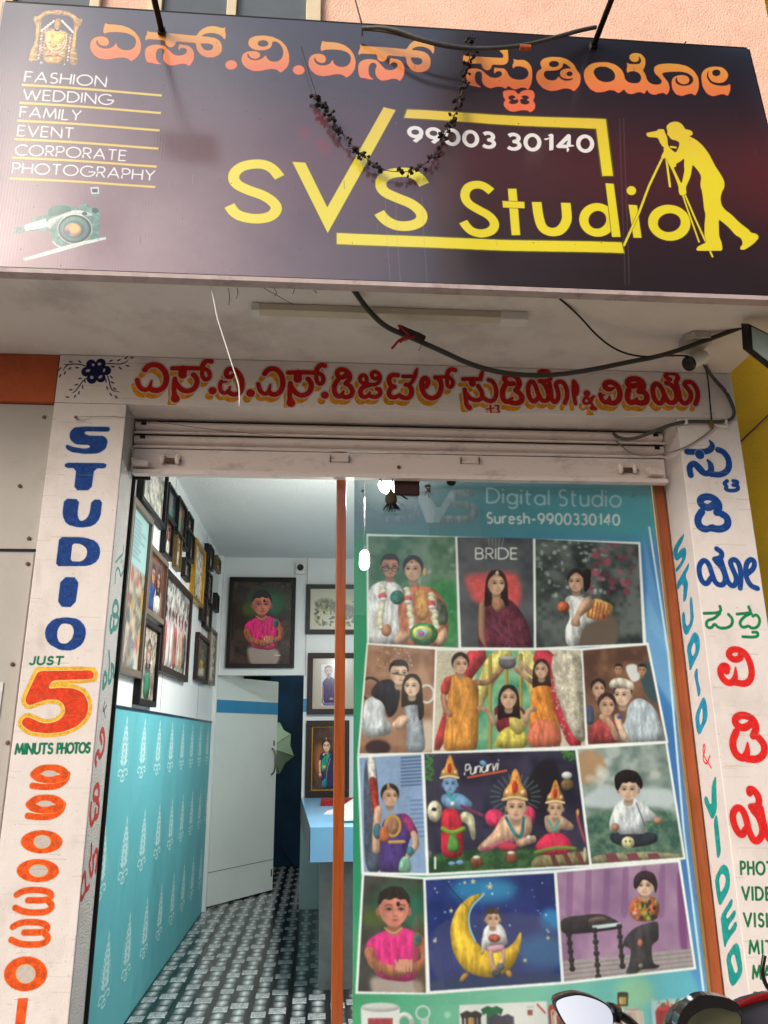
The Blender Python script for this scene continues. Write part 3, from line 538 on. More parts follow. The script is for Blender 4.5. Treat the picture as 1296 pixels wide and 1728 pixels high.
P5 = [(310,250),(745,245),(762,280),(750,315),(420,325),(385,395),(480,385),(600,390),(680,430),(718,520),(700,620),(620,700),(500,745),(380,755),(250,740),(180,690),(178,650),(215,620),(260,635),(330,670),(400,675),(480,650),(530,590),(520,520),(470,480),(380,480),(290,510),(235,530),(205,500),(210,460),(280,310)]
LP.stroke(P5+[P5[0]], 33, (226, 176, 48), sm=1, tex=.15); LP.stroke(P5+[P5[0]], 8, (230, 205, 150), sm=1, op=.8); LP.poly(P5, (214, 66, 34), tex=.15)
text(LP, 'MINUTS', (125, 920), (420, 916), (8, -78), 10, GRN, gap=.24, flat=False, tex=.2); text(LP, 'PHOTOS', (462, 914), (722, 908), (8, -76), 10, GRN, gap=.2, flat=False, tex=.2)
for dx, dy in ((0, 0), (-36, 244)):
    for q, r in (([(545,1085),(530,1140),(460,1185),(350,1190),(262,1178)], 24), ([(275,1085),(320,1045),(405,1035),(490,1045),(535,1085),(500,1120),(405,1130),(310,1118),(275,1085)], 30)):
        LP.stroke(q, r+3, (232, 170, 70), off=(dx, dy)); LP.stroke(q, r, ORG, off=(dx, dy), tex=.2)
    LP.dot(400+dx, 1080+dy, 62, 26, PLA, tex=.05)
LP.T = (0, 1400, 4.985)
def orange_o(cx, cy, rx, ry, hx, hy, ox=0, rot=0):
    LP.dot(cx, cy, rx+3, ry+3, (236, 166, 66), rot); LP.poly(ell(cx, cy, rx, ry, rot), ORG, sm=0, tex=.2); LP.dot(cx+ox, cy, hx+5, hy+5, (236, 170, 70)); LP.dot(cx+ox, cy, hx, hy, PLA, tex=.05)
orange_o(350, 100, 175, 97, 70, 54, 4); orange_o(318, 343, 178, 97, 78, 50, 5)
for dx, dy in ((0, 0), (-32, 270)):
    for q in ([(140,545),(200,510),(300,503),(400,515),(440,550),(400,592),(235,592)], [(400,592),(445,640),(400,688),(300,697),(200,690),(128,655)]):
        LP.stroke(q, 28, (236, 160, 60), off=(dx, dy)); LP.stroke(q, 25, ORG, off=(dx, dy), tex=.2)
orange_o(215, 1210, 182, 146, 80, 78, 0, -.1); LP.poly([(150,1415),(238,1412),(210,1635),(190,1760),(112,1760)], ORG, sm=0, tex=.2)
def aged(cv, x0, x1, y0, y1, n, seed):
    q = random.Random(seed); cv.T = (0, 0, 1)
    for _ in range(n):
        y = q.uniform(y0, y1); x = q.uniform(x0, x1); L = q.uniform(8, 60); cv.stroke([(x, y), (x+L*.3, y+q.uniform(-.8, 1)), (x+L*.7, y+q.uniform(-.8, 1)), (x+L, y+q.uniform(0, 1.5))], q.uniform(.25, .6), q.choice([(170, 140, 96), (140, 116, 96), (186, 160, 120)]), op=q.uniform(.2, .55))
    for _ in range(n*3): cv.dot(q.uniform(x0, x1+60), q.uniform(y0, y1), q.uniform(.3, 1.3), q.uniform(.3, 1.1), (96, 80, 70), op=q.uniform(.2, .6))
    for _ in range(n//5): x = q.uniform(x0, x1+40); y = q.uniform(y0, y1); cv.dot(x, y, q.uniform(3, 9), q.uniform(6, 26), (150, 124, 104), op=q.uniform(.08, .2), soft=4)
aged(LP, 0, 170, 690, 1728, 90, 2)
img_lp = LP.image('left_pillar_lettering')
# left pillar, doorway face
LR = Canvas('X', -.88, -.02, .24, .30, 2.98, 500, alpha=0)
TG, TR = (20, 120, 108), (176, 32, 24)
def rs(T, items, r, c):
    LR.T = T
    for q in items: LR.stroke(q, r, c, metres=True, tex=.2)
rs((170, 900, 8.64), [[(325,180),(325,300),(270,350),(215,420)], [(300,380),(290,430)], [(320,400),(320,500)], [(205,720),(210,560),(245,490),(275,560),(280,640),(330,540)], [(330,680),(315,760)]], .006, TG)
rs((170, 900, 8.64), [[(215,1200),(175,1200),(165,1100),(205,980),(245,1030),(250,1130),(225,1200)], [(150,1220),(130,1330),(140,1450),(175,1400),(185,1290)], [(185,1390),(225,1380),(255,1260),(240,1200)]], .0125, TG)
rs((0, 1080, 4.8), [[(835,350),(830,400),(865,330),(850,250),(835,300),(830,390)], [(880,100),(885,200),(870,350),(900,330),(900,200)], [(900,200),(920,220),(910,300),(935,280),(945,120)]], .011, TG)
rs((0, 1080, 4.8), [[(860,530),(825,600),(850,480),(835,540),(850,630)]], .004, (40, 40, 90))
rs((0, 1080, 4.8), [[(775,1010),(765,960),(795,890),(800,960),(835,900),(845,790),(830,715),(805,760),(820,830)]], .0125, TR)
rs((0, 1080, 4.8), [[(790,1290),(750,1290),(760,1200),(795,1165),(800,1260),(780,1310)], [(735,1330),(725,1430),(735,1510),(765,1440),(770,1380)], [(765,1440),(790,1430),(800,1340),(785,1300)]], .0125, TR)
rs((0, 1400, 4.985), [[(715,520),(680,600),(670,520),(710,340),(715,430),(715,520),(745,480)], [(765,130),(765,230),(745,280),(760,400),(780,350),(780,230)], [(785,240),(805,160),(820,210),(800,350)]], .011, TR)
img_lr = LR.image('left_pillar_side_lettering')

# ================================================================== right pillar
RP = Canvas('Y', 0, 1.62, 1.96, .30, 2.98, 560, alpha=0)
B2, R2, G2_ = (20, 66, 136), (214, 36, 34), (0, 128, 74)
def st(cv, T, items, r, c, tex=.12, halo=True):
    cv.T = T
    if halo:
        for q in items: cv.stroke(q, r, (205, 218, 232) if c == B2 else (235, 190, 180), grow=5, op=.7)
    for q in items: cv.stroke(q, r, c, tex=tex)
T4_, T5_, T6_ = (1096, 690, 4.32), (1096, 1060, 4.545), (1096, 1400, 5.27)
st(RP, T4_, [[(275,312),(400,315),(445,298),(462,265,20),(437,230,6)], [(365,330),(366,335)], [(300,482),(288,420),(325,392),(360,430,28),(400,475),(448,465),(450,410),(425,375,10)], [(450,475),(520,482),(578,445),(580,370),(540,312),(500,298)]], 22, B2)
st(RP, T4_, [[(365,330),(366,335)]], 32, B2)
st(RP, T4_, [[(565,525),(540,545),(565,562),(550,585),(590,598),(645,590),(645,560),(610,555)], [(610,525),(645,530),(630,555)]], 14, B2)
st(RP, T4_, [[(465,700),(430,725),(375,700),(368,655),(420,635),(478,655),(512,705),(490,755)], [(380,750),(348,800),(362,860),(420,882),(462,850,10)], [(450,868),(520,880),(573,850),(568,790),(520,762)]], 26, B2)
st(RP, T4_, [[(450,1230),(412,1285),(370,1240),(357,1150),(392,1097),(430,1122),(455,1200),(482,1275),(535,1288),(558,1240),(532,1160),(485,1112)], [(475,1095),(525,1085),(528,1045),(490,1020)], [(520,1100),(548,1190),(572,1270),(615,1298),(640,1240),(602,1160),(585,1112),(620,1092),(655,1130),(668,1220),(660,1305)], [(715,1200),(762,1160),(765,1110),(735,1092),(702,1130),(700,1220),(735,1290),(785,1308)]], 19, B2)
st(RP, T4_, [[(398,1490),(500,1487),(522,1470),(513,1438)], [(512,1490),(470,1530),(415,1542),(415,1590),(452,1598),(475,1562),(500,1595),(550,1600),(600,1580),(607,1530),(575,1497)], [(638,1495),(742,1487),(722,1442)], [(742,1490),(690,1512),(652,1560),(680,1598),(722,1578),(745,1602),(790,1590),(807,1540),(782,1497),(752,1510)], [(680,1660),(788,1665),(790,1625),(752,1628)]], 11, G2_, halo=False)
st(RP, T5_, [[(590,330),(600,292),(560,285),(538,325),(560,390),(615,428),(660,390),(660,300,6)], [(655,415),(740,430),(785,380),(780,285),(740,195),(680,160),(620,165),(602,210),(650,245),(697,230),(700,205)]], 25, R2)
st(RP, T5_, [[(775,735),(720,770),(660,740),(655,685),(715,660),(790,690),(822,760),(795,825)], [(665,795),(632,870),(655,965),(718,1003),(750,960),(752,880,8)], [(750,1000),(830,1008),(882,960),(880,890),(835,838)]], 28, R2)
st(RP, T5_, [[(740,1540),(705,1595),(655,1530),(632,1430),(665,1372),(712,1385),(742,1460),(762,1560),(805,1640),(855,1610),(870,1545),(842,1450),(795,1395)], [(780,1370),(835,1365),(842,1300),(800,1238),(762,1232),(768,1262)], [(850,1380),(875,1500),(905,1610),(960,1640),(1000,1560),(960,1450),(960,1390),(1010,1380)]], 27, R2)
RP.T = T6_
for s_, x, y, x2, h_ in (('PHOTO', 815, 392, 1190, 108), ('VIDEO', 828, 618, 1190, 108), ('VISIO', 843, 855, 1165, 112), ('MITI', 890, 1095, 1130, 110), ('MAR', 920, 1320, 1150, 112), ('PAS', 935, 1560, 1150, 112)):
    text(RP, s_, (x, y), (x2, y+6), (-4, -h_), 11, (0, 112, 62), gap=.36, flat=False, tex=.25)
aged(RP, 1150, 1260, 720, 1728, 60, 3)
img_rp = RP.image('right_pillar_lettering')
RR = Canvas('X', 1.632, -.02, .26, .30, 2.98, 500, alpha=0)
TB2, TG2 = (24, 128, 160), (14, 134, 128)
def rp(T, p, c=TB2, hl=()): RR.T = T; RR.poly(p, c, sm=1, holes=hl, tex=.15)
rp(T4_, [(255,905),(215,950),(185,1000),(172,1050),(185,1095),(205,1110),(235,1080),(240,1095),(215,1140),(190,1165),(195,1195),(235,1150),(265,1090),(272,1045),(262,1010),(230,1020),(205,1060),(210,1020),(235,980),(252,940)])
rp(T4_, [(200,1270),(290,1115),(290,1160),(262,1215),(285,1270),(270,1390),(245,1415),(250,1290),(235,1275),(205,1330)]); rp(T4_, [(235,1495),(258,1470),(268,1590),(300,1560),(293,1380),(312,1365),(327,1545),(275,1660),(245,1620)])
rp(T5_, [(285,150),(340,25),(375,45),(390,100),(385,180),(310,340),(300,250)], TB2, [[(320,160),(345,105),(355,140),(350,190),(330,220)]]); rp(T5_, [(340,345),(370,295),(375,400),(398,490),(375,540),(360,440)])
rp(T5_, [(350,670),(415,515),(440,570),(450,690),(385,830),(360,780)], TB2, [[(382,680),(405,600),(410,700),(390,755)]])
RR.T = T5_; RR.stroke([(475,1070),(410,970),(415,890),(430,900),(425,940),(408,1010),(440,1050),(465,980)], .0045, R2, metres=True)
rp(T5_, [(415,1320),(437,1275),(475,1370),(478,1200),(512,1120),(520,1400),(483,1480)], TG2); rp(T6_, [(570,-80),(600,-150),(620,0),(640,210),(605,275)], TG2)
rp(T6_, [(580,430),(650,300),(700,330),(720,420),(715,530),(625,695),(595,560)], TG2, [[(620,440),(645,385),(680,420),(675,490),(635,565)]])
rp(T6_, [(632,770),(738,600),(745,665),(680,765),(695,800),(762,700),(775,760),(700,860),(710,905),(772,800),(785,870),(700,985),(670,1065),(650,940)], TG2)
rp(T6_, [(680,1130),(765,1000),(800,1030),(830,1220),(825,1290),(750,1400),(715,1370)], TG2, [[(720,1150),(755,1095),(790,1250),(765,1285)]])
img_rr = RR.image('right_pillar_side_lettering')
# ================================================================== the printed poster behind the shop window
def fixclip(cv, pts=None):
    if pts is None: cv.clip = None; return
    P = cv.P(pts); m = np.zeros((cv.h, cv.w), np.float32); r = cv.cov_poly(P)
    if r: m[r[1]:r[1]+r[2].shape[0], r[0]:r[0]+r[2].shape[1]] = r[2]
    cv.clip = m
def mottle(c0, c1, cell=30, seed=1):
    c0, c1 = rgb(c0), rgb(c1); r = np.random.default_rng(seed); a = None
    def f(xx, yy):
        h, w = xx.shape; k = (noise(h, w, cell, r)*.65+noise(h, w, cell/3, r)*.35); k = np.clip((k-.25)*2, 0, 1)[..., None]
        return c0*(1-k)+c1*k
    return f
def head(cv, cx, cy, r, skin, hair, turn=0.0, style='short', smile=1, hw=.74):
    sk = np.array(skin, float); dk = tuple(sk*.66); md = tuple(sk*.82); lt = tuple(np.minimum(sk*1.16, 255)); t = turn*r; hl = tuple(np.array(hair)*1.0+34); v0, cv.vol = cv.vol, 0
    baby = style == 'baby'; eo = .08*r if baby else 0
    if style == 'long': cv.poly([(cx-.9*r, cy-.3*r), (cx-.5*r, cy-1.15*r), (cx+.5*r, cy-1.15*r), (cx+.95*r, cy-.2*r), (cx+1.0*r, cy+1.3*r), (cx+1.15*r, cy+2.0*r), (cx+.5*r, cy+1.7*r), (cx-.5*r, cy+1.8*r), (cx-1.0*r, cy+2.1*r), (cx-1.0*r, cy+1.2*r)], hair, tex=.5)
    elif style == 'bun': cv.dot(cx-.1*t, cy-.25*r, .88*r, .95*r, hair, tex=.4)
    else: cv.dot(cx, cy-.32*r, .84*r, .82*r, hair, tex=.4)
    cv.poly([(cx-.3*r, cy+.5*r), (cx+.3*r, cy+.5*r), (cx+.4*r, cy+1.4*r), (cx-.4*r, cy+1.4*r)], tuple(sk*.74), soft=.06*r); cv.dot(cx, cy+.95*r, .36*r, .16*r, tuple(sk*.5), soft=.1*r, op=.7)
    if style in ('short', 'baby'): cv.dot(cx-hw*r, cy+.1*r+eo, .13*r, .22*r, dk); cv.dot(cx+hw*r, cy+.1*r+eo, .13*r, .22*r, dk)
    k = hw/.76
    cv.poly([(cx-.74*k*r, cy-.4*r), (cx-.4*r, cy-.85*r), (cx+.4*r, cy-.85*r), (cx+.74*k*r, cy-.4*r), (cx+.72*k*r, cy+.2*r), (cx+.56*k*r, cy+.6*r), (cx+.26*r, cy+.9*r), (cx, cy+.98*r), (cx-.26*r, cy+.9*r), (cx-.56*k*r, cy+.6*r), (cx-.72*k*r, cy+.2*r)], skin)
    sd = 1 if turn <= 0 else -1
    cv.dot(cx+sd*.52*r, cy+.1*r, .2*r, .62*r, tuple(sk*.6), soft=.2*r, op=.55); cv.dot(cx-sd*.6*r, cy+.15*r, .1*r, .5*r, tuple(sk*.7), soft=.12*r, op=.4); cv.dot(cx, cy+.92*r, .3*r, .1*r, tuple(sk*.62), soft=.1*r, op=.5); cv.dot(cx, cy-.72*r, .5*r, .14*r, tuple(sk*.6), soft=.12*r, op=.6)
    cv.dot(cx+t-sd*.3*r, cy+.28*r, .18*r, .14*r, lt, soft=.12*r, op=.7); cv.dot(cx+t+sd*.3*r, cy+.3*r, .14*r, .12*r, lt, soft=.1*r, op=.4); cv.dot(cx+t-sd*.05*r, cy-.42*r, .26*r, .14*r, lt, soft=.12*r, op=.7)
    for s in (-1, 1):
        ex, ey = cx+t*1.3+s*.31*r, cy-.03*r+eo
        cv.dot(ex, ey-.02*r, .2*r, .12*r, tuple(sk*.62), soft=.09*r, op=.75)
        cv.stroke([(ex-s*.17*r, ey-.19*r), (ex+s*.02*r, ey-.25*r), (ex+s*.2*r, ey-.19*r)], .034*r, tuple(sk*.32), op=.8)
        cv.dot(ex, ey+.01*r, .13*r, .06*r, tuple(sk*.35+105), op=.8); cv.dot(ex+.06*t, ey, .075*r, .075*r, (30, 18, 16)); cv.stroke([(ex-.15*r, ey), (ex, ey-.075*r), (ex+.15*r, ey)], .026*r, (26, 15, 13))
    nx = cx+t*1.7; cv.dot(nx+sd*.09*r, cy+.12*r+eo, .05*r, .22*r, dk, soft=.05*r, op=.55); cv.dot(nx-sd*.02*r, cy+.2*r+eo, .05*r, .12*r, lt, soft=.04*r, op=.8); cv.dot(nx, cy+.36*r+eo*.5, .14*r, .05*r, tuple(sk*.55), soft=.03*r, op=.75)
    mx, my, lip = cx+t*1.4, cy+.58*r+eo*.3, tuple(sk*np.array([.82, .5, .52])); w_ = .21*r if smile == 2 else .16*r
    cv.dot(mx, my, w_*1.5, .14*r, md, soft=.06*r, op=.5)
    if smile == 2: cv.poly([(mx-w_, my-.04*r), (mx, my-.06*r), (mx+w_, my-.04*r), (mx+w_*.55, my+.09*r), (mx-w_*.55, my+.09*r)], lip); cv.poly([(mx-w_*.78, my-.025*r), (mx+w_*.78, my-.025*r), (mx, my+.045*r)], (226, 214, 208))
    else: cv.poly([(mx-w_, my), (mx-w_*.3, my-.055*r), (mx, my-.03*r), (mx+w_*.3, my-.055*r), (mx+w_, my), (mx, my+.08*r)], lip); cv.stroke([(mx-w_, my), (mx+w_, my)], .012*r, tuple(sk*.38))
    if style == 'short': cv.poly([(cx-.78*r, cy-.05*r), (cx-.8*r, cy-.7*r), (cx-.35*r, cy-1.14*r), (cx+.35*r, cy-1.18*r), (cx+.82*r, cy-.75*r), (cx+.78*r, cy-.05*r), (cx+.7*r, cy-.42*r), (cx+.45*r, cy-.66*r), (cx-.1*r, cy-.6*r), (cx-.5*r, cy-.66*r), (cx-.7*r, cy-.4*r)], hair, tex=.5)
    if baby: cv.poly([(cx-.78*r, cy-.12*r), (cx-.78*r, cy-.8*r), (cx-.2*r, cy-1.14*r), (cx+.45*r, cy-1.1*r), (cx+.82*r, cy-.6*r), (cx+.76*r, cy-.15*r), (cx+.62*r, cy-.5*r), (cx+.3*r, cy-.42*r), (cx+.1*r, cy-.58*r), (cx-.2*r, cy-.4*r), (cx-.5*r, cy-.52*r), (cx-.66*r, cy-.25*r)], hair, tex=.5)
    if style in ('long', 'bun'): cv.poly([(cx-.76*r, cy+.15*r), (cx-.84*r, cy-.6*r), (cx-.2*r, cy-1.12*r), (cx+.5*r, cy-1.06*r), (cx+.88*r, cy-.5*r), (cx+.76*r, cy+.15*r), (cx+.64*r, cy-.35*r), (cx+.2*r, cy-.78*r), (cx, cy-.84*r), (cx-.25*r, cy-.74*r), (cx-.62*r, cy-.35*r)], hair, tex=.5)
    for a in (-.45, -.2, .15, .4): cv.stroke([(cx+a*r*.6, cy-1.05*r), (cx+a*r*1.3, cy-.85*r), (cx+a*1.7*r, cy-.5*r)], .03*r, hl, op=.45)
    cv.vol = v0
def folds(cv, x0, y0, x1, y1, c, n=6, seed=3, r=1.6, op=.45):
    q = random.Random(seed)
    for _ in range(n):
        a = x0+(x1-x0)*q.random(); b = x0+(x1-x0)*q.random(); m = (a+b)/2+q.uniform(-8, 8)
        cv.stroke([(a, y0), (m, (y0+y1)/2), (b, y1)], r, c, op=op)
def speck(cv, x0, y0, x1, y1, cols, n, r0, r1, seed=1, op=.8, soft=0):
    q = random.Random(seed)
    for _ in range(n): cv.dot(q.uniform(x0, x1), q.uniform(y0, y1), q.uniform(r0, r1), q.uniform(r0, r1), q.choice(cols), op=op, soft=soft)
PO = Canvas('Y', .212, .125, 1.60, .50, 2.74, 560, (60, 130, 140), alpha=1)
def poster_ground():
    h, w = PO.h, PO.w; u = (np.arange(w)/w)[None, :, None]; v = (np.arange(h)/h)[:, None, None]
    gl, gr = rgb((22, 128, 84)), rgb((42, 104, 176)); c = gl*(1-np.clip(u*2.2-.3, 0, 1))+gr*np.clip(u*2.2-.3, 0, 1)
    top = rgb((74, 106, 118))*(1-u)+rgb((34, 140, 160))*u; k = np.clip((.16-v)/.05, 0, 1); c = c*(1-k)+top*k
    bot = rgb((36, 140, 84))*(1-u)+rgb((70, 160, 196))*u; bot = bot*(1-np.exp(-((u-.45)/.3)**2)*.5)+rgb((150, 210, 170))*np.exp(-((u-.45)/.3)**2)*.5
    k = np.clip((v-.82)/.05, 0, 1); c = c*(1-k)+bot*k
    PO.a[..., :3] = c; PO.a[..., 3] = 1
poster_ground()
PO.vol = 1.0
P1, P2, P3, P4 = (570, 800, 2.314), (590, 1080, 2.314), (590, 1250, 2.2345), (590, 1440, 2.1246)
PO.T = (0, 0, 1)
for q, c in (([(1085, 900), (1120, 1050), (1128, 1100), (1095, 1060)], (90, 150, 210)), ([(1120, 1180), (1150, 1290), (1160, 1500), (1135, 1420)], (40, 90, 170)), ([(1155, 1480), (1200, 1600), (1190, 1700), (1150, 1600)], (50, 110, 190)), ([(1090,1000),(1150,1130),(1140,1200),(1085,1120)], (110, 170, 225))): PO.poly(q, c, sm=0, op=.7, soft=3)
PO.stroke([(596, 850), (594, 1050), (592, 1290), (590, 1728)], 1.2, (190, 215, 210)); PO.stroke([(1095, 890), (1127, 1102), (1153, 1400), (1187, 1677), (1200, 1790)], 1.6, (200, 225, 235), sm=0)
# header lettering
PO.T = P1; LG = (150, 168, 178)
PO.poly([(345,190),(395,190),(470,60),(530,62),(470,62),(440,62),(400,130),(385,130),(350,75),(300,75)], LG, sm=0, op=.6); PO.poly([(310,85),(350,85),(380,150),(370,192),(350,190)], LG, sm=0, op=.75)
PO.stroke([(520,75),(450,75),(440,105),(455,120),(520,122),(535,140),(528,165),(500,178),(415,178)], 14, LG, op=.75); PO.stroke([(310,75),(230,75),(215,105),(235,122),(290,124),(310,145),(300,172),(200,178)], 13, LG, op=.55)
text(PO, 'Digital', (582, 112), (824, 122), (0, -56), 3.6, (150, 185, 195), gap=.24); text(PO, 'Studio', (862, 124), (1104, 128), (0, -62), 3.6, (150, 185, 195), gap=.24)
text(PO, 'Suresh-9900330140', (582, 192), (1098, 200), (0, -40), 3.6, (205, 215, 215), gap=.26)
# white card frames
WF = (240, 244, 244)
for T, qs in ((P1, [[(112,234),(1180,266),(1204,664),(772,686),(470,684),(114,668)]]), (P2, [[(66,12),(340,32),(905,32),(1166,10),(1244,402),(925,418),(325,444),(30,450)]]), (P3, [[(28,56),(272,42),(855,24),(1196,2),(1266,446),(910,474),(298,508),(44,502)]]), (P4, [[(44,68),(265,84),(735,58),(1184,20),(1242,414),(765,468),(282,504),(20,502)]])):
    PO.T = T
    for q in qs: PO.poly(q, WF, sm=0)
def pic(T, quad): PO.T = T; fixclip(PO, quad); return PO
S1, S2, S3, S4 = (176, 118, 88), (206, 156, 124), (222, 180, 150), (150, 96, 70); HB = (24, 18, 18)
# row 1: garlanded couple
pic(P1, [(118,243),(458,246),(470,678),(122,660)])
PO.poly([(100,230),(480,230),(480,690),(100,690)], mottle((34, 84, 58), (96, 128, 104), 40, 2), sm=0)
PO.poly([(300,430),(480,400),(480,690),(300,690)], mottle((26, 110, 52), (70, 140, 80), 30, 3), soft=18)
speck(PO, 300, 250, 470, 620, [(190, 214, 196)], 26, 4, 12, 5, .35, 3)
PO.poly([(110,460),(160,415),(230,420),(262,470),(255,670),(110,670)], (206, 208, 212), tex=.08); folds(PO, 120, 450, 250, 660, (150, 154, 162), 7, 2)
head(PO, 203, 362, 44, S1, HB, .05); PO.stroke([(172,366),(235,372)], 1.5, (20, 20, 20)); PO.ring(186, 370, 14, 10, 1.3, (20, 20, 20)); PO.ring(224, 372, 14, 10, 1.3, (20, 20, 20))
PO.poly([(232,520),(260,450),(310,430),(385,450),(430,520),(432,640),(400,680),(250,680)], (178, 92, 58), tex=.2); PO.poly([(300,450),(345,450),(360,560),(310,580)], (206, 140, 60), tex=.3); PO.poly([(385,470),(430,530),(428,590),(385,590)], (70, 84, 70), tex=.4)
head(PO, 293, 372, 46, S2, HB, -.08, 'bun', 2); PO.dot(340, 385, 8, 18, (200, 160, 90)); PO.dot(288, 345, 4, 4, (150, 20, 20))
for x, y0, y1 in ((175, 440, 600), (272, 450, 600), (365, 470, 600)):
    for i in range(18):
        f = i/17; PO.dot(x+(f*18 if x > 200 else -f*8)+random.uniform(-4, 4), y0+f*(y1-y0), 13, 9, [(226, 222, 190), (206, 202, 150), (232, 230, 214)][i % 3])
    PO.dot(x, y0+38, 17, 14, (214, 70, 70)); PO.dot(x+2, y0+50, 15, 9, (236, 220, 220))
PO.dot(232, 482, 28, 28, (24, 92, 76), tex=.5); PO.dot(190, 610, 20, 24, S1); PO.poly([(250,600),(215,650),(235,670),(290,640)], S2); PO.poly([(420,590),(435,640),(400,675),(370,650)], S2)
PO.dot(335, 625, 55, 45, (30, 110, 52), tex=.5); PO.dot(330, 620, 40, 28, (216, 206, 80), tex=.2); PO.dot(328, 622, 26, 18, (120, 190, 190)); PO.dot(326, 622, 13, 10, (210, 70, 140))
# bride
pic(P1, [(466,247),(761,251),(765,678),(482,676)])
PO.poly([(460,240),(770,240),(770,690),(460,690)], mottle((46, 48, 54), (74, 78, 84), 50, 4), sm=0); PO.poly([(485,395),(700,380),(720,480),(690,540),(530,500),(520,470)], (206, 66, 66), soft=14, tex=.2)
text(PO, 'BRIDE', (538, 332), (700, 332), (0, -42), 2.6, (230, 232, 232), gap=.2)
for x in (592, 604, 616, 628, 640): PO.stroke([(x, 285), (x+(x-616)*.3, 240)], 1.4, (200, 205, 205), op=.5)
PO.poly([(560,500),(600,480),(660,480),(705,520),(745,590),(765,690),(545,690),(548,580)], (84, 30, 44), tex=.35); PO.poly([(550,500),(575,495),(572,640),(585,690),(548,640)], S1, op=.9)
head(PO, 618, 428, 46, S2, (30, 14, 12), .14, 'long', 2); PO.dot(622, 388, 7, 10, (220, 190, 150)); PO.poly([(600,482),(640,482),(655,520),(625,545),(600,520)], S1, tex=.2); folds(PO, 560, 560, 740, 680, (120, 60, 90), 8, 3)
# dancer
pic(P1, [(771,254),(1172,275),(1190,660),(774,678)])
PO.poly([(765,250),(1200,250),(1200,690),(765,690)], mottle((26, 32, 32), (78, 86, 84), 34, 6), sm=0)
speck(PO, 775, 255, 1050, 480, [(196, 214, 212), (150, 168, 170)], 60, 3, 11, 6, .55, 2); speck(PO, 985, 270, 1150, 470, [(150, 40, 66), (110, 30, 50), (176, 60, 90)], 40, 6, 16, 7, .55, 1); PO.poly([(900,600),(1000,520),(1100,560),(1090,690),(880,690)], (84, 70, 60), soft=8)
PO.poly([(880,480),(940,470),(985,500),(1080,515),(1060,560),(960,590),(935,680),(890,670),(885,600),(910,560)], (218, 220, 222), tex=.1); PO.poly([(960,555),(1000,480),(1080,512),(1060,560),(1010,575)], (198, 150, 70), tex=.4)
for i in range(6): PO.stroke([(985+i*14, 490+i*5), (975+i*14, 560+i*2)], 2.5, (170, 50, 40))
PO.poly([(960,480),(990,480),(1000,520),(940,560),(950,600),(900,590),(930,540)], S2, tex=.1); head(PO, 930, 420, 42, S2, (26, 16, 14), -.12, 'bun', 2); PO.dot(880, 520, 24, 22, (170, 70, 40), tex=.4); PO.poly([(955,370),(990,370),(985,440),(960,470)], HB, tex=.3)
# row 2: couple
pic(P2, [(72,18),(333,38),(321,438),(38,443)])
PO.poly([(30,10),(340,10),(340,450),(30,450)], mottle((120, 76, 56), (166, 120, 92), 40, 8), sm=0); speck(PO, 110, 25, 260, 110, [(240, 224, 196)], 60, 2, 4, 8, .8); PO.ring(80, 190, 40, 42, 5, (60, 50, 46)); PO.ring(300, 210, 28, 34, 4, (210, 206, 200)); PO.poly([(250,330),(330,300),(330,440),(260,440)], (196, 176, 156), soft=10)
PO.poly([(60,230),(110,215),(140,240),(135,300),(165,330),(160,370),(60,385),(45,340)], (196, 204, 210), tex=.06); PO.poly([(80,200),(110,160),(165,150),(200,200),(185,280),(150,310),(130,240),(90,225)], (34, 34, 42), tex=.2)
PO.poly([(205,240),(250,230),(280,280),(300,440),(215,440),(225,340)], (136, 146, 160), tex=.15); head(PO, 192, 130, 46, S3, HB, .12); PO.stroke([(165,130),(225,140)], 2, (20, 20, 20)); head(PO, 243, 180, 42, S3, HB, -.1, 'long'); PO.poly([(262,220),(290,240),(290,300),(270,320)], HB, tex=.4); PO.poly([(160,330),(200,290),(235,300),(225,330),(185,355)], S3); PO.dot(110, 420, 50, 30, (40, 26, 28), soft=4)
# ceremony with three women
pic(P2, [(341,42),(903,40),(920,411),(326,436)])
PO.poly([(320,30),(930,30),(930,450),(320,450)], (196, 186, 160), sm=0, tex=.1); PO.poly([(500,40),(760,40),(800,440),(470,440)], mottle((40, 130, 96), (120, 176, 130), 30, 9), sm=0)
for a, b, c, d, k in ((440,40,560,40,(178, 44, 50)), (540,40,660,40,(206, 190, 96)), (640,40,720,40,(206, 196, 110)), (700,40,800,40,(186, 40, 56))): PO.poly([(a,b),(c,d),((a+c)/2-(60 if a < 600 else -130), 200),(a-80 if a < 600 else c+110, 430),(a-120 if a < 600 else c+60, 430)], k, sm=1, tex=.12)
PO.poly([(780,40),(905,40),(925,410),(870,380),(800,200)], (186, 176, 156), tex=.25); speck(PO, 790, 60, 910, 380, [(230, 226, 210)], 90, 3, 5, 10, .7); speck(PO, 345, 50, 390, 300, [(226, 222, 206)], 50, 3, 5, 11, .7)
for x in (548, 612, 668): PO.stroke([(x, 60), (x, 430)], 7, (176, 150, 60))
PO.poly([(375,150),(410,130),(480,150),(505,180),(500,440),(360,440),(385,250)], (206, 128, 48), tex=.15); PO.poly([(352,190),(370,145),(400,140),(390,200),(365,230)], (190, 54, 50)); PO.stroke([(365,220),(372,270),(390,290)], 11, S1); PO.stroke([(490,165),(540,170),(590,115)], 11, S1); head(PO, 432, 95, 40, S2, (30, 20, 20), .1, 'bun', 2); folds(PO, 390, 200, 490, 430, (150, 84, 30), 9, 4)
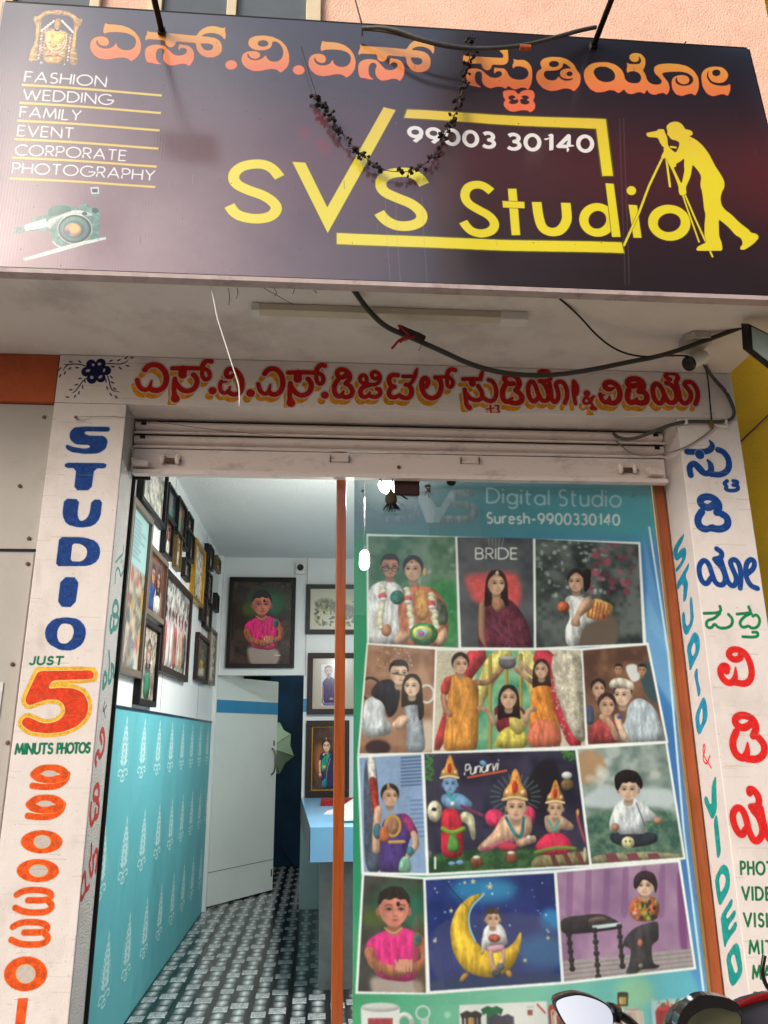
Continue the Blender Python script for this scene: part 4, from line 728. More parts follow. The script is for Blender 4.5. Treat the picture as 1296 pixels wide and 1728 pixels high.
PO.poly([(712,165),(780,150),(790,230),(830,415),(690,425),(705,260)], (216, 120, 40), tex=.15); PO.poly([(700,310),(810,310),(835,418),(690,428)], (206, 96, 70), tex=.1); PO.stroke([(780,160),(720,140),(675,95)], 11, S2); PO.stroke([(712,165),(670,130),(640,105)], 10, S2); head(PO, 748, 115, 36, S2, (40, 24, 20), -.1, 'long', 2); folds(PO, 705, 230, 820, 415, (170, 80, 30), 8, 5)
PO.poly([(560,262),(600,250),(650,250),(690,280),(692,350),(650,370),(575,360)], (112, 26, 38)); PO.poly([(555,420),(590,350),(640,330),(700,370),(690,425)], (206, 186, 70), tex=.1); PO.poly([(625,265),(660,260),(700,330),(660,380),(620,340)], (210, 186, 90), tex=.1)
PO.stroke([(575,300),(560,340),(540,275),(505,265)], 9, S2); PO.stroke([(680,300),(690,330),(690,275),(722,270)], 9, S2); head(PO, 620, 225, 44, S2, (24, 14, 14), 0, 'long', 2); PO.dot(615, 88, 34, 26, (86, 82, 88)); PO.dot(615, 72, 36, 10, (150, 148, 150))
# groom group
pic(P2, [(909,41),(1158,21),(1233,393),(930,408)])
PO.poly([(900,10),(1250,10),(1250,420),(900,420)], mottle((70, 44, 36), (120, 78, 56), 40, 12), sm=0); PO.poly([(1120,90),(1180,80),(1210,260),(1150,220)], (40, 60, 66), soft=4); PO.poly([(1070,100),(1120,90),(1140,150),(1100,170)], (210, 212, 214), soft=2); PO.poly([(905,260),(950,250),(955,330),(920,330)], (60, 70, 100))
PO.poly([(1085,250),(1130,220),(1190,260),(1240,400),(1060,400),(1040,330),(1075,330)], (178, 192, 204), tex=.06); folds(PO, 1080, 260, 1200, 390, (130, 144, 160), 6, 6); head(PO, 1048, 55+60, 20, S1, HB); head(PO, 1140, 118, 22, S1, HB)
head(PO, 970, 190, 34, S2, HB, .1, 'bun', 2); head(PO, 1065, 215, 44, S3, HB, -.14, 'short', 2); PO.poly([(1010,190),(1015,155),(1060,145),(1110,165),(1112,200),(1060,185)], (214, 200, 180), tex=.1); PO.poly([(925,370),(960,310),(1030,300),(1060,400),(930,405)], (150, 50, 50), tex=.4); head(PO, 1003, 255, 42, S2, (40, 20, 24), .1, 'bun', 2); PO.stroke([(1040,380),(1015,320),(985,300)], 12, S2); PO.stroke([(1075,380),(1050,330),(1045,300)], 13, S3); PO.dot(1052, 300, 9, 8, (60, 70, 170))
# row 3: girl by blue shutters
pic(P3, [(36,64),(269,51),(288,498),(54,493)])
PO.poly([(30,40),(300,40),(300,510),(30,510)], (120, 150, 196), sm=0, tex=.08)
for i in range(9): PO.stroke([(195, 65+i*13), (268, 60+i*13)], 3.5, (60, 84, 130)); PO.stroke([(230, 225+i*17), (285, 222+i*17)], 3, (84, 110, 160))
PO.poly([(52,60),(100,58),(125,500),(55,500)], (56, 66, 86), tex=.2); PO.stroke([(80,66),(86,150)], 15, (214, 210, 206), tex=.4); PO.stroke([(86,150),(100,260)], 14, (160, 40, 30), tex=.5)
PO.poly([(120,300),(160,280),(210,270),(245,330),(215,400),(215,500),(105,500),(118,400)], (62, 40, 112), tex=.15); PO.poly([(190,268),(225,280),(262,350),(240,365),(205,320)], (150, 40, 96), tex=.3); PO.poly([(135,290),(185,275),(190,340),(150,360)], S1); PO.ring(162, 320, 28, 38, 5, (196, 140, 50)); PO.stroke([(108,260),(98,350),(100,410)], 15, S2); PO.stroke([(240,350),(255,390),(222,430)], 12, S2); PO.dot(228, 415, 14, 18, (50, 120, 140)); PO.dot(104, 340, 16, 30, (46, 100, 120)); PO.stroke([(130,340),(130,365)], 18, (190, 90, 50)); PO.stroke([(150,382),(205,380)], 6, (206, 160, 70)); PO.poly([(190,440),(225,430),(235,498),(180,498)], (110, 170, 140), tex=.3)
head(PO, 152, 208, 40, S2, HB, .14, 'bun', 2); PO.dot(146, 172, 5, 12, (220, 160, 80))
# three infants in crowns
pic(P3, [(281,49),(849,36),(902,466),(299,498)])
PO.poly([(270,20),(920,20),(920,510),(270,510)], mottle((22, 20, 36), (44, 40, 62), 60, 13), sm=0); PO.poly([(280,420),(900,400),(900,510),(280,510)], mottle((18, 50, 26), (50, 90, 44), 14, 14), soft=8); PO.poly([(660,180),(700,80),(780,60),(800,200),(780,300),(680,260)], (20, 16, 24), soft=6)
speck(PO, 285, 55, 315, 150, [(60, 150, 50), (40, 110, 40)], 50, 3, 7, 15); speck(PO, 800, 36, 850, 75, [(70, 160, 60), (50, 120, 40)], 40, 3, 6, 16)
text(PO, 'Punarvi', (432, 130), (556, 110), (6, -40), 2.4, (236, 232, 226), gap=.16); PO.stroke([(445,138),(590,112)], 4, (190, 70, 40)); PO.poly([(485,80),(505,70),(520,90),(505,100)], (90, 150, 200))
for i in range(24):
    a = i/24*6.283; PO.stroke([(625+60*math.cos(a), 210+50*math.sin(a)), (625+95*math.cos(a), 210+85*math.sin(a))], 2.5, (120, 180, 150), op=.35)
PO.poly([(740,425),(900,415),(905,466),(680,480),(690,440)], (106, 96, 60), tex=.2)
for x in (760, 810, 860): PO.stroke([(x, 425), (x+20, 470)], 9, (96, 40, 40))
PO.dot(320, 265, 28, 40, (206, 196, 170), tex=.3); PO.poly([(430,260),(470,280),(475,370),(460,375),(445,310),(400,300)], (196, 190, 150), tex=.2); PO.dot(318, 258, 10, 7, HB)
def crown(cx, cy, k):
    PO.poly([(cx-46*k, cy+34*k), (cx-42*k, cy-10*k), (cx-22*k, cy-28*k), (cx-10*k, cy-78*k), (cx+4*k, cy-96*k), (cx+16*k, cy-70*k), (cx+28*k, cy-26*k), (cx+46*k, cy-8*k), (cx+46*k, cy+34*k), (cx, cy+22*k)], (216, 132, 52), tex=.3); PO.dot(cx, cy-22*k, 11*k, 24*k, (190, 40, 30)); PO.dot(cx-28*k, cy-2*k, 8*k, 10*k, (240, 220, 170)); PO.dot(cx+30*k, cy-2*k, 8*k, 10*k, (240, 220, 170)); PO.stroke([(cx-46*k, cy+26*k), (cx, cy+14*k), (cx+46*k, cy+26*k)], 5*k, (240, 210, 150))
PO.poly([(345,255),(400,250),(425,300),(430,440),(345,440)], (190, 30, 46), tex=.1); PO.stroke([(350,330),(385,350),(430,330)], 8, (120, 170, 40)); PO.poly([(375,350),(400,350),(420,420),(365,420)], (70, 140, 50), tex=.2)
PO.poly([(340,200),(420,195),(470,240),(440,262),(350,250)], (96, 140, 190), tex=.08); head(PO, 378, 162, 38, (110, 150, 204), HB, 0, 'short'); crown(376, 120, .74); PO.stroke([(370,190),(385,230),(405,200)], 4, (40, 150, 160)); PO.stroke([(420,245),(500,280)], 5, (140, 50, 90)); PO.dot(388, 238, 9, 9, (226, 226, 216)); PO.dot(415, 458, 16, 9, (110, 150, 204)); PO.dot(385, 462, 14, 8, (110, 150, 204))
PO.dot(545, 290, 36, 34, (206, 40, 80)); PO.dot(670, 280, 30, 36, (206, 40, 80)); PO.poly([(575,275),(680,275),(692,340),(650,385),(600,380),(520,420),(470,410),(545,340)], S2, tex=.06); PO.stroke([(590,290),(625,360),(650,360),(655,290)], 6, (40, 140, 150)); head(PO, 627, 250, 50, S2, HB, 0, 'short'); crown(622, 196, 1.0); PO.stroke([(500,412),(600,375)], 8, (190, 80, 110)); PO.stroke([(640,385),(690,370)], 14, S2); PO.dot(675, 365, 10, 10, (226, 222, 210)); PO.poly([(560,390),(600,378),(640,395),(620,420),(560,410)], (180, 40, 60))
PO.poly([(690,400),(740,345),(810,345),(850,410),(800,430),(720,430)], (196, 30, 60), tex=.1); PO.stroke([(700,420),(780,400),(850,405)], 6, (110, 160, 50)); PO.poly([(730,280),(790,275),(850,320),(835,340),(790,330),(790,350),(740,345)], S2, tex=.06); head(PO, 776, 255, 38, S2, HB, 0, 'short'); crown(774, 214, .74); PO.stroke([(750,300),(770,345),(790,300)], 4, (40, 150, 150)); PO.stroke([(856,265),(860,300),(886,380)], 5, (200, 70, 90)); PO.dot(860, 270, 5, 14, (226, 160, 60))
for x, y in ((478, 455), (608, 438)): PO.dot(x, y, 24, 24, (120, 60, 40), tex=.3); PO.dot(x, y-16, 14, 7, (226, 220, 206))
PO.dot(820, 165, 24, 22, (120, 90, 50), tex=.3); PO.dot(818, 130, 20, 14, (222, 222, 220)); PO.dot(886, 430, 7, 30, (190, 176, 150)); PO.stroke([(322,440),(322,480)], 4, (220, 220, 220))
# baby on the lawn
pic(P3, [(859,33),(1189,11),(1256,438),(912,463)])
PO.poly([(850,0),(1270,0),(1270,480),(850,480)], mottle((86, 108, 104), (150, 164, 160), 30, 16), sm=0); PO.dot(905, 100, 62, 68, (166, 124, 88), soft=5); speck(PO, 900, 30, 1200, 180, [(206, 212, 210), (110, 130, 120)], 22, 14, 26, 17, .5, 6); PO.poly([(870,215),(950,170),(1220,180),(1230,250),(880,250)], (176, 190, 196), soft=8); PO.poly([(860,260),(1260,250),(1270,480),(860,480)], mottle((38, 70, 62), (84, 116, 92), 12, 18), soft=8); PO.poly([(910,430),(1100,415),(1255,425),(1258,445),(912,466)], (120, 116, 84), tex=.2)
for x in (960, 1040, 1120): PO.poly([(x,425),(x+40,422),(x+60,455),(x+15,458)], (104, 46, 56), sm=0)
PO.poly([(975,345),(1160,345),(1160,385),(1060,405),(985,385)], (30, 34, 44), tex=.2); PO.poly([(1000,240),(1040,210),(1100,215),(1130,260),(1160,280),(1150,305),(1110,300),(1120,350),(1010,352),(1000,310),(985,350),(975,310)], (206, 212, 218), tex=.08); folds(PO, 1010, 230, 1110, 350, (140, 150, 166), 5, 8); PO.stroke([(1080,235),(1112,320)], 2, (50, 56, 80)); PO.dot(1160, 300, 16, 13, S1); PO.dot(1000, 325, 15, 16, S1); PO.dot(1048, 383, 25, 23, (206, 200, 140)); PO.dot(1040, 378, 3, 4, HB); PO.dot(1056, 378, 3, 4, HB)
head(PO, 1050, 180, 47, S3, HB, -.02, 'baby', 2, .8); PO.poly([(1000,180),(995,130),(1035,105),(1085,115),(1108,160),(1095,190),(1085,150),(1030,150),(1012,190)], HB, tex=.3)
# row 4: baby in pink
def pink_baby(cv, ox, oy, k):
    f = lambda pts: [(ox+x*k, oy+y*k)+tuple(r) for x, y, *r in pts]
    cv.dot(ox+30*k, oy-10*k, 110*k, 70*k, (20, 74, 40), soft=26*k, op=.8); cv.dot(ox-62*k, oy+30*k, 40*k, 30*k, (60, 80, 24), soft=14*k, op=.8); cv.dot(ox+66*k, oy+10*k, 26*k, 50*k, (24, 90, 70), soft=12*k, op=.8)
    cv.poly(f([(-80,215),(-70,270),(-60,310),(90,310),(98,230)]), (156, 140, 130), soft=8*k)
    cv.poly(f([(-58,85),(-20,66),(30,60),(72,76),(98,110),(80,140),(82,220),(40,236),(-40,226),(-66,200),(-60,150),(-90,140),(-88,105)]), (214, 30, 110), tex=.06); cv.poly(f([(66,70),(100,92),(112,140),(84,142)]), (190, 70, 50))
    cv.stroke(f([(-78,140),(-62,185),(10,205)]), 17*k, (178, 96, 66)); cv.stroke(f([(98,130),(104,170),(70,190)]), 15*k, (168, 90, 60)); cv.poly(f([(0,185),(20,160),(60,165),(75,190),(40,215),(5,210)]), (196, 120, 92), tex=.15)
    for i in range(5): cv.stroke(f([(15+i*10, 200), (5+i*13, 165)]), 3*k, (210, 140, 110))
    head(cv, ox, oy, 62*k, (214, 118, 96), (20, 14, 14), .05, 'baby', 1, .8); cv.dot(ox+14*k, oy-14*k, 6*k, 8*k, (20, 10, 10)); cv.stroke(f([(-30,62),(0,84),(26,62)]), 2*k, (210, 160, 80))
    cv.dot(ox+76*k, oy+100*k, 14*k, 22*k, (30, 120, 70)); cv.dot(ox+78*k, oy+98*k, 8*k, 11*k, (20, 60, 150))
pic(P4, [(52,78),(263,92),(273,498),(30,493)]); PO.poly([(20,60),(290,60),(290,510),(20,510)], mottle((34, 30, 28), (56, 56, 52), 40, 19), sm=0); pink_baby(PO, 158, 196, 1.12); PO.poly([(220,215),(280,215),(280,500),(225,500)], (110, 70, 40), op=.35, soft=2)
# girl on the moon
pic(P4, [(272,95),(731,70),(757,458),(288,492)])
PO.poly([(260,50),(770,50),(770,510),(260,510)], mottle((14, 26, 84), (30, 44, 120), 60, 20), sm=0); PO.dot(480, 130, 120, 44, (30, 110, 170), soft=22); PO.dot(690, 350, 90, 60, (30, 110, 180), soft=24); PO.dot(720, 240, 40, 40, (30, 110, 180), soft=12); PO.poly([(280,225),(740,205),(760,460),(290,490)], (58, 58, 96), soft=6, op=.55); PO.poly([(280,450),(760,420),(760,470),(290,500)], (40, 50, 84), soft=5)
def star(cx, cy, r, c): PO.poly([(cx+(r if i % 2 == 0 else r*.4)*math.cos(-1.57+i*.628), cy+(r if i % 2 == 0 else r*.4)*math.sin(-1.57+i*.628)) for i in range(10)], c, sm=0)
q = random.Random(4)
for _ in range(46): star(q.uniform(285, 745), q.uniform(85, 320), q.uniform(2, 6), (196, 206, 226))
for x, y, r in ((442, 100, 12), (502, 118, 14), (412, 104, 8), (363, 205, 10), (628, 382, 10), (710, 302, 9), (305, 312, 10)): star(x, y, r, (206, 186, 130))
PO.poly([(488,140),(430,150),(380,200),(358,270),(368,350),(410,420),(480,445),(540,440),(590,400),(614,330),(616,268),(590,320),(545,350),(490,350),(445,310),(425,250),(435,195)], (222, 172, 40), tex=.08); PO.stroke([(480,146),(430,195),(424,255),(450,315)], 3, (120, 190, 230)); PO.poly([(410,425),(430,430),(405,460),(390,455)], (200, 140, 50)); PO.poly([(555,420),(575,415),(585,440),(568,445)], (200, 140, 50))
PO.poly([(480,270),(500,250),(535,248),(555,270),(568,325),(545,330),(540,320),(495,330),(485,345),(470,340)], (226, 226, 228), tex=.05); PO.dot(518, 303, 22, 15, (170, 70, 50), tex=.5); PO.poly([(485,332),(550,322),(562,345),(500,360)], (206, 140, 160)); PO.stroke([(505,355),(510,400),(520,415)], 9, S2); PO.stroke([(550,350),(550,385),(535,405)], 9, S2); PO.dot(525, 430, 17, 13, (60, 64, 74)); PO.dot(540, 405, 14, 14, (90, 96, 106)); PO.stroke([(478,345),(475,355)], 6, S2); head(PO, 512, 232, 33, S2, (50, 36, 28), .06, 'baby', 2, .8)
PO.stroke([(330,90),(420,190)], 2, (16, 20, 40), op=.6)
# child and piano
pic(P4, [(742,68),(1176,31),(1232,406),(768,458)])
PO.poly([(730,20),(1250,20),(1250,470),(730,470)], mottle((128, 88, 132), (156, 116, 152), 50, 21), sm=0)
for i in range(6): x = 780+i*66; PO.poly([(x, 40), (x+22, 38), (x+18, 230), (x-8, 230)], (110, 64, 116), sm=1, soft=3, op=.6)
PO.poly([(1170,40),(1200,120),(1215,370),(1180,340)], (104, 50, 104), soft=4); PO.poly([(760,385),(1230,340),(1250,470),(760,470)], (150, 138, 142), sm=0, tex=.08)
for i in range(4): PO.stroke([(765, 400+i*17), (1235, 352+i*16)], 1.2, (96, 84, 92))
PO.poly([(752,230),(905,212),(975,250),(975,268),(850,285),(755,290)], (36, 32, 36), tex=.15); PO.poly([(868,258),(968,246),(972,258),(872,272)], (186, 206, 206), sm=0); PO.poly([(850,235),(900,222),(930,235),(860,250)], (96, 74, 66), tex=.4)
for x, y0, y1 in ((785, 290, 412), (878, 275, 440), (965, 262, 402)):
    for i in range(9): PO.dot(x+i*1.5, y0+(y1-y0)*i/8, 11-(i % 2)*4, 11, (34, 30, 34))
PO.poly([(985,300),(1020,265),(1060,250),(1105,240),(1108,310),(1080,325),(1085,395),(1115,400),(1100,412),(1040,415),(1030,430),(985,432),(1000,400),(1010,340),(975,330)], (44, 42, 48), tex=.15); PO.poly([(1010,165),(1050,150),(1095,155),(1112,190),(1100,235),(1050,245),(1015,235),(998,205)], (190, 84, 44), tex=.2)
speck(PO, 1010, 165, 1100, 235, [(150, 160, 50), (40, 36, 34), (200, 96, 50)], 26, 5, 12, 22, .95); head(PO, 1058, 112, 42, S3, (44, 26, 34), -.04, 'baby', 2, .8); PO.poly([(1015,120),(1018,80),(1050,58),(1090,68),(1105,110),(1095,150),(1088,110),(1050,88),(1028,130)], (40, 26, 36), tex=.2); PO.dot(1040, 320, 9, 14, (190, 100, 70)); PO.dot(1022, 215, 10, 9, S2); PO.dot(1042, 402, 9, 9, (120, 110, 90))
fixclip(PO)
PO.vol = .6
# products along the bottom
PO.T = P4
PO.dot(350, 577, 12, 12, (170, 220, 190), op=.6, soft=5); PO.dot(1020, 500, 70, 60, (150, 200, 130), soft=26, op=.6)
def mug(x, y, w_, h_, c, pc, hx):
    PO.ring(x+w_*.5*hx+hx*w_*.12, y+h_*.5, w_*.2, h_*.3, w_*.06, c); PO.poly([(x-w_/2, y), (x+w_/2, y), (x+w_*.47, y+h_), (x-w_*.47, y+h_)], c, sm=0); PO.dot(x, y, w_/2, w_*.12, tuple(v*.9 for v in c)); PO.poly([(x-w_*.32, y+h_*.3), (x+w_*.32, y+h_*.3), (x+w_*.3, y+h_*.85), (x-w_*.3, y+h_*.85)], pc, sm=0, tex=.4)
mug(110, 550, 140, 130, (214, 218, 216), (150, 40, 50), 1); PO.ring(262, 570, 24, 24, 3.5, (190, 196, 198)); PO.stroke([(275,592),(300,640)], 5, (180, 186, 190))
PO.poly([(393,542),(705,528),(712,640),(393,640)], (214, 216, 214), sm=0)
def shirt(x, y, k, c): PO.poly([(x-40*k,y+12*k),(x-16*k,y),(x,y+6*k),(x+16*k,y),(x+40*k,y+12*k),(x+32*k,y+34*k),(x+20*k,y+26*k),(x+20*k,y+80*k),(x-20*k,y+80*k),(x-20*k,y+26*k),(x-32*k,y+34*k)], c, sm=0, tex=.2)
shirt(435, 562, 1, (28, 26, 26)); shirt(510, 545, 1, (20, 84, 50)); shirt(545, 574, 1.3, (46, 44, 60)); PO.dot(435, 598, 14, 12, (170, 120, 60), tex=.5)
mug(646, 548, 30, 36, (220, 220, 216), (120, 60, 50), 1); mug(634, 592, 40, 40, (220, 220, 216), (60, 60, 70), -1); mug(680, 592, 34, 40, (200, 200, 196), (60, 50, 60), 1); PO.stroke([(672,540),(700,570)], 3, (170, 40, 40))
PO.poly([(708,535),(770,545),(790,620),(735,660),(715,600)], (150, 44, 40), tex=.15); text(PO, 'Cooo', (722, 585), (760, 570), (0, -22), 2, (230, 220, 200), gap=.2)
mug(978, 500, 40, 46, (50, 44, 36), (190, 150, 70), 0); mug(1012, 556, 50, 48, (190, 176, 160), (120, 50, 60), 1); mug(962, 552, 40, 44, (206, 200, 180), (90, 60, 60), -1)
PO.poly([(1080,530),(1200,515),(1215,640),(1085,640)], (150, 190, 200), sm=0); PO.poly([(1120,530),(1160,535),(1185,580),(1170,640),(1090,640),(1088,570)], (176, 40, 44), tex=.15); speck(PO, 1085, 520, 1180, 545, [(60, 90, 60), (196, 196, 160)], 26, 3, 7, 30)
# print grain, faint waviness, and how see-through the one-way vinyl is near the top
PO.a[..., :3] *= (1+.05*(noise(PO.h, PO.w, 3)[..., None]-.5)+.05*(noise(PO.h, PO.w, 40)[..., None]-.5)); PO.a[..., :3] = np.clip(blur(PO.a[..., :3], .5), 0, 1); PO.a[..., :3] = np.clip((PO.a[..., :3]**.80)*.99+.02, 0, 1); _g = PO.a[..., :3].mean(2, keepdims=True); PO.a[..., :3] = PO.a[..., :3]*.95+_g*.05; PO.a[..., :3] *= (1+.06*(noise(PO.h, PO.w, 60)[..., None]-.5))
_v = (np.arange(PO.h)/PO.h)[:, None]; _u = (np.arange(PO.w)/PO.w)[None, :]
PO.a[..., 3] = np.clip(1-.20*np.clip((.30-_v)/.25, 0, 1)-.5*np.exp(-((_u-.12)/.14)**2-((_v-.02)/.07)**2), .3, 1)
PO.T = (0, 0, 1); _bx, _by = PO.uv(615, 945); _yy, _xx = np.mgrid[0:PO.h, 0:PO.w]; PO.a[..., 3] *= 1-.75*np.exp(-((_xx-_bx)/16)**2-((_yy-_by)/26)**2)
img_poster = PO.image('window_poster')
# ================================================================== materials
plaster = lambda nm, c=(224, 216, 211), **k: mat(nm, c, rough=.85, var=.06, scale=5, bump=.38, bscale=170, spec=.25, dirt=(156, 138, 122), dscale=3.2, damt=.3, **k)
m_wall = plaster('white_plaster'); m_soffit = mat('soffit_paint', (216, 210, 204), rough=.9, var=.08, scale=3, bump=.25, bscale=70, dirt=(120, 100, 88), dscale=1.8, damt=.4)
m_peach = mat('peach_render', (238, 194, 172), rough=.9, var=.08, scale=4, bump=.6, bscale=90, dirt=(150, 90, 70), dscale=6, damt=.22)
m_yellow = mat('yellow_render', (214, 172, 24), rough=.85, var=.06, scale=3, bump=.7, bscale=70, dirt=(120, 100, 30), dscale=2, damt=.2)
m_orange = mat('orange_render', (176, 84, 44), rough=.85, var=.1, scale=6, bump=.4, bscale=80, dirt=(90, 40, 20), dscale=4, damt=.4)
m_grey = mat('grey_board', (172, 166, 158), rough=.6, var=.05, scale=4, bump=.1, bscale=60, dirt=(130, 116, 98), dscale=1.6, damt=.5)
m_cream = mat('cream_frame', (216, 200, 168), rough=.55, var=.08, scale=12)
m_pane = mat('window_glass', (92, 100, 104), rough=.2, var=.15, scale=2, spec=.6)
m_steel = mat('shutter_paint', (226, 212, 206), rough=.5, var=.04, scale=9, bump=.08, bscale=60, dirt=(104, 84, 74), dscale=9, damt=.45, stretch=(.8, 1, 1.6), spec=.4)
m_rust = mat('rusty_steel', (96, 70, 54), rough=.7, var=.35, scale=30, bump=.3, bscale=90)
m_dark = mat('dark_gap', (20, 18, 18), rough=.9)
m_wood = mat('varnished_wood', (150, 72, 24), rough=.3, var=.3, scale=10, stretch=(14, 14, .7), bump=.1, bscale=40, coat=.4, dirt=(80, 26, 6), dscale=5, damt=.6)
m_black = mat('black_paint', (18, 16, 16), rough=.5, var=.3, scale=20, spec=.3); m_blackm = mat('black_iron', (26, 22, 22), rough=.45, var=.3, scale=30, metal=.4)
m_cable = mat('grey_cable_skin', (66, 66, 62), rough=.55, var=.3, scale=60); m_cabled = mat('dark_cable_skin', (44, 40, 32), rough=.55, var=.2, scale=50)
m_white = mat('white_plastic', (216, 214, 208), rough=.4, var=.04); m_gold = mat('gilt_frame', (186, 140, 44), rough=.3, metal=.7, var=.25, scale=40)
m_brown = mat('brown_frame', (36, 20, 13), rough=.45, var=.3, scale=30, bump=.3, bscale=80, spec=.3); m_silver = mat('grey_moulding', (112, 100, 88), rough=.35, var=.2, scale=30, metal=.3)
m_panel = mat('white_laminate', (220, 224, 222), rough=.35, var=.03, scale=3, dirt=(150, 160, 160), dscale=3, damt=.15); m_ceil = mat('ceiling_paint', (216, 218, 214), rough=.9, var=.06, scale=60, bump=.6, bscale=120)
m_teal = mat('teal_wallpaper', (90, 170, 178), rough=.55, var=.08, scale=3, bump=.15, bscale=120, dirt=(36, 96, 102), dscale=1.4, damt=.35, stretch=(1, 1, .4))
m_bband = mat('blue_band', (44, 130, 176), rough=.4, var=.05); m_counter = mat('pale_blue_laminate', (122, 178, 216), rough=.22, var=.04, scale=4); m_navy = mat('navy_laminate', (14, 42, 62), rough=.3, var=.1)
m_street = mat('dusty_road', (128, 122, 114), rough=.9, var=.2, scale=30, bump=.5, bscale=200)
add_print(m_teal, None) if False else None

# ================================================================== ground, street and the far side of the road (they show as reflections)
g = struct(box('ground', -60, 60, -60, 60, -.2, 0, m_street)); 
pv = struct(box('pavement', -14, 14, -1.25, -.02, .002, .13, mat('pavement_concrete', (176, 168, 158), rough=.9, var=.15, scale=6, bump=.4)))
m_opp = mat('dark_render', (74, 66, 64), rough=.85, var=.15, scale=1.2); m_opp2 = mat('pale_pink_render', (214, 176, 166), rough=.85, var=.1, scale=1)  # dark base colour for the tall block, pale pink for the low row
def far_building(x0, x1, zt, m, label, nf, seed):
    t = thing('building', label, 'building', ((x0+x1)/2, -11.5, 0))
    box('wall', x0, x1, -19, -11.5, 0, zt, m, t)
    q = random.Random(seed); n = int((x1-x0)/2.6); md = mat('far_window_glass', (30, 36, 44), rough=.15)
    for f in range(nf):
        z = 1.1+f*3.1
        box('ledge', x0-.1, x1+.1, -11.49, -10.9, z+2.05, z+2.2, m, t)
        for i in range(n):
            x = x0+1.0+i*2.6
            wdw = box('window', x, x+1.3, -11.5, -11.44, z, z+1.5, md, t)
    return adopt(t)
far_building(3.2, 17, 19, m_opp, 'tall dark apartment block across the street, seen only in reflections', 5, 1)
far_building(-16, 1.4, 3.9, m_opp2, 'low pale pink shop row across the street, seen only in reflections', 1, 2)

# ================================================================== the building front
tb = thing('shop_building', 'white and peach shop building with a projecting slab over the doorway', 'building', (0, .2, 0))
W = box('upper_wall', -2.6, 1.92, 0, .2, 3.34, 7.2, m_peach, tb); box('upper_wall', 1.921, 2.46, .001, .2, 3.95, 7.2, m_peach, tb)
# slab with its slightly uneven lip
box('slab', -3.2, 1.92, -.64, .3, 3.215, 3.335, m_soffit, tb, bev=.006)
bl = box('beam', -1.19, 1.925, 0, .20, 2.98, 3.213, add_print(plaster('beam_plaster'), img_beam, .25), tb, bev=.004); uvplane(bl, B)
lp = box('pillar', -1.19, -.88, 0, .202, 0, 2.978, add_print(plaster('left_pillar_plaster'), img_lp, .3), tb, bev=.003); uvplane(lp, LP)
rpz = box('pillar', 1.632, 1.925, 0, .20, 0, 2.978, add_print(plaster('right_pillar_plaster'), img_rp, .2), tb, bev=.003); uvplane(rpz, RP)
def side(name, x, nx, y0, y1, im, cvs, m):
    bm = bmesh.new(); v = [bm.verts.new(p) for p in ((x, y0, 0), (x, y1, 0), (x, y1, 2.976), (x, y0, 2.976))]; bm.faces.new(v if nx > 0 else v[::-1])
    o = mesh_obj(name, bm, m, tb); return uvplane(o, cvs)
side('painted_side', -.8785, 1, .004, .200, img_lr, LR, add_print(mat('left_side_plaster', (186, 184, 178), rough=.7, var=.08, scale=8, bump=1.0, bscale=160, dirt=(110, 104, 92), damt=.4), img_lr, .3))
side('painted_side', 1.6312, -1, .004, .198, img_rr, RR, add_print(plaster('right_side_plaster', (200, 192, 190)), img_rr, .15))
# upper windows behind the sign
for a, b in ((-1.63, -1.25), (-.885, -.552), (-.502, -.137)): box('window_pane', a-.02, b+.02, -.004, -.001, 3.4, 6.2, m_pane, tb)
for a, b in ((-1.25, -1.20), (-.945, -.885), (-.552, -.502), (-.137, -.06), (-1.70, -1.63)): box('window_frame', a, b, -.03, -.0005, 3.4, 6.2, m_cream, tb, bev=.004)
# doorway soffit, head board behind the shutter
box('lintel', -.878, 1.63, .205, .36, 2.93, 3.2, m_soffit, tb)
box('dark_filler', -.948, -.80, .206, .216, 2.70, 2.929, m_dark, tb); box('door_track', -.947, -.864, .203, .215, .14, 2.84, m_black, tb)  # dark block at the shutter end is added to hide the lit gap
adopt(tb)
# neighbours
nl = thing('neighbour_front', 'orange beam and grey screwed boards of the shop on the left', 'shop front', (-2.2, .1, 0))
box('beam', -3.2, -1.195, .006, .2, 2.985, 3.212, m_orange, nl, bev=.004)
box('board', -3.2, -1.2, .03, .05, 2.325, 2.98, m_grey, nl, bev=.002); box('board', -1.372, -1.205, .025, .045, 0, 2.31, m_grey, nl, bev=.002); box('board', -3.2, -1.378, .035, .055, 0, 2.31, m_grey, nl, bev=.002); box('batten', -3.2, -1.2, .02, .03, 2.312, 2.322, m_dark, nl)
for x, z in ((-1.235, 2.92), (-1.235, 2.37), (-1.225, 2.26), (-1.235, 1.85), (-1.215, 1.55), (-1.235, 1.2), (-1.36, 2.28), (-1.3, 2.6)):
    bm = add_lathe(bmesh.new(), [(.008, 0), (.009, .003), (.004, .006)], (x, .0245 if z < 2.3 else .0295, z), (0, -1, 0), 10); mesh_obj('screw', bm, m_rust, nl)
box('patch', -1.36, -1.26, .021, .0245, 1.64, 1.78, mat('peeled_patch', (206, 204, 200), rough=.9, var=.2, scale=20, bump=.5, dirt=(120, 110, 100), dscale=10, damt=.6), nl)
adopt(nl)
ny = thing('yellow_building', 'yellow rendered building to the right of the shop', 'building', (4, .6, 0))
box('wall', 1.96, 9, .35, 3, 0, 9, m_yellow, ny); box('parapet_band', 2.5, 9, .2, .348, 2.0, 2.06, m_yellow, ny); adopt(ny)
tag(tube('wire', [tuple(onY(1250, 745, .34)), tuple(onY(1300, 697, .34))], .004, m_rust), 'thin rusty wire running diagonally over the yellow wall', 'wire')

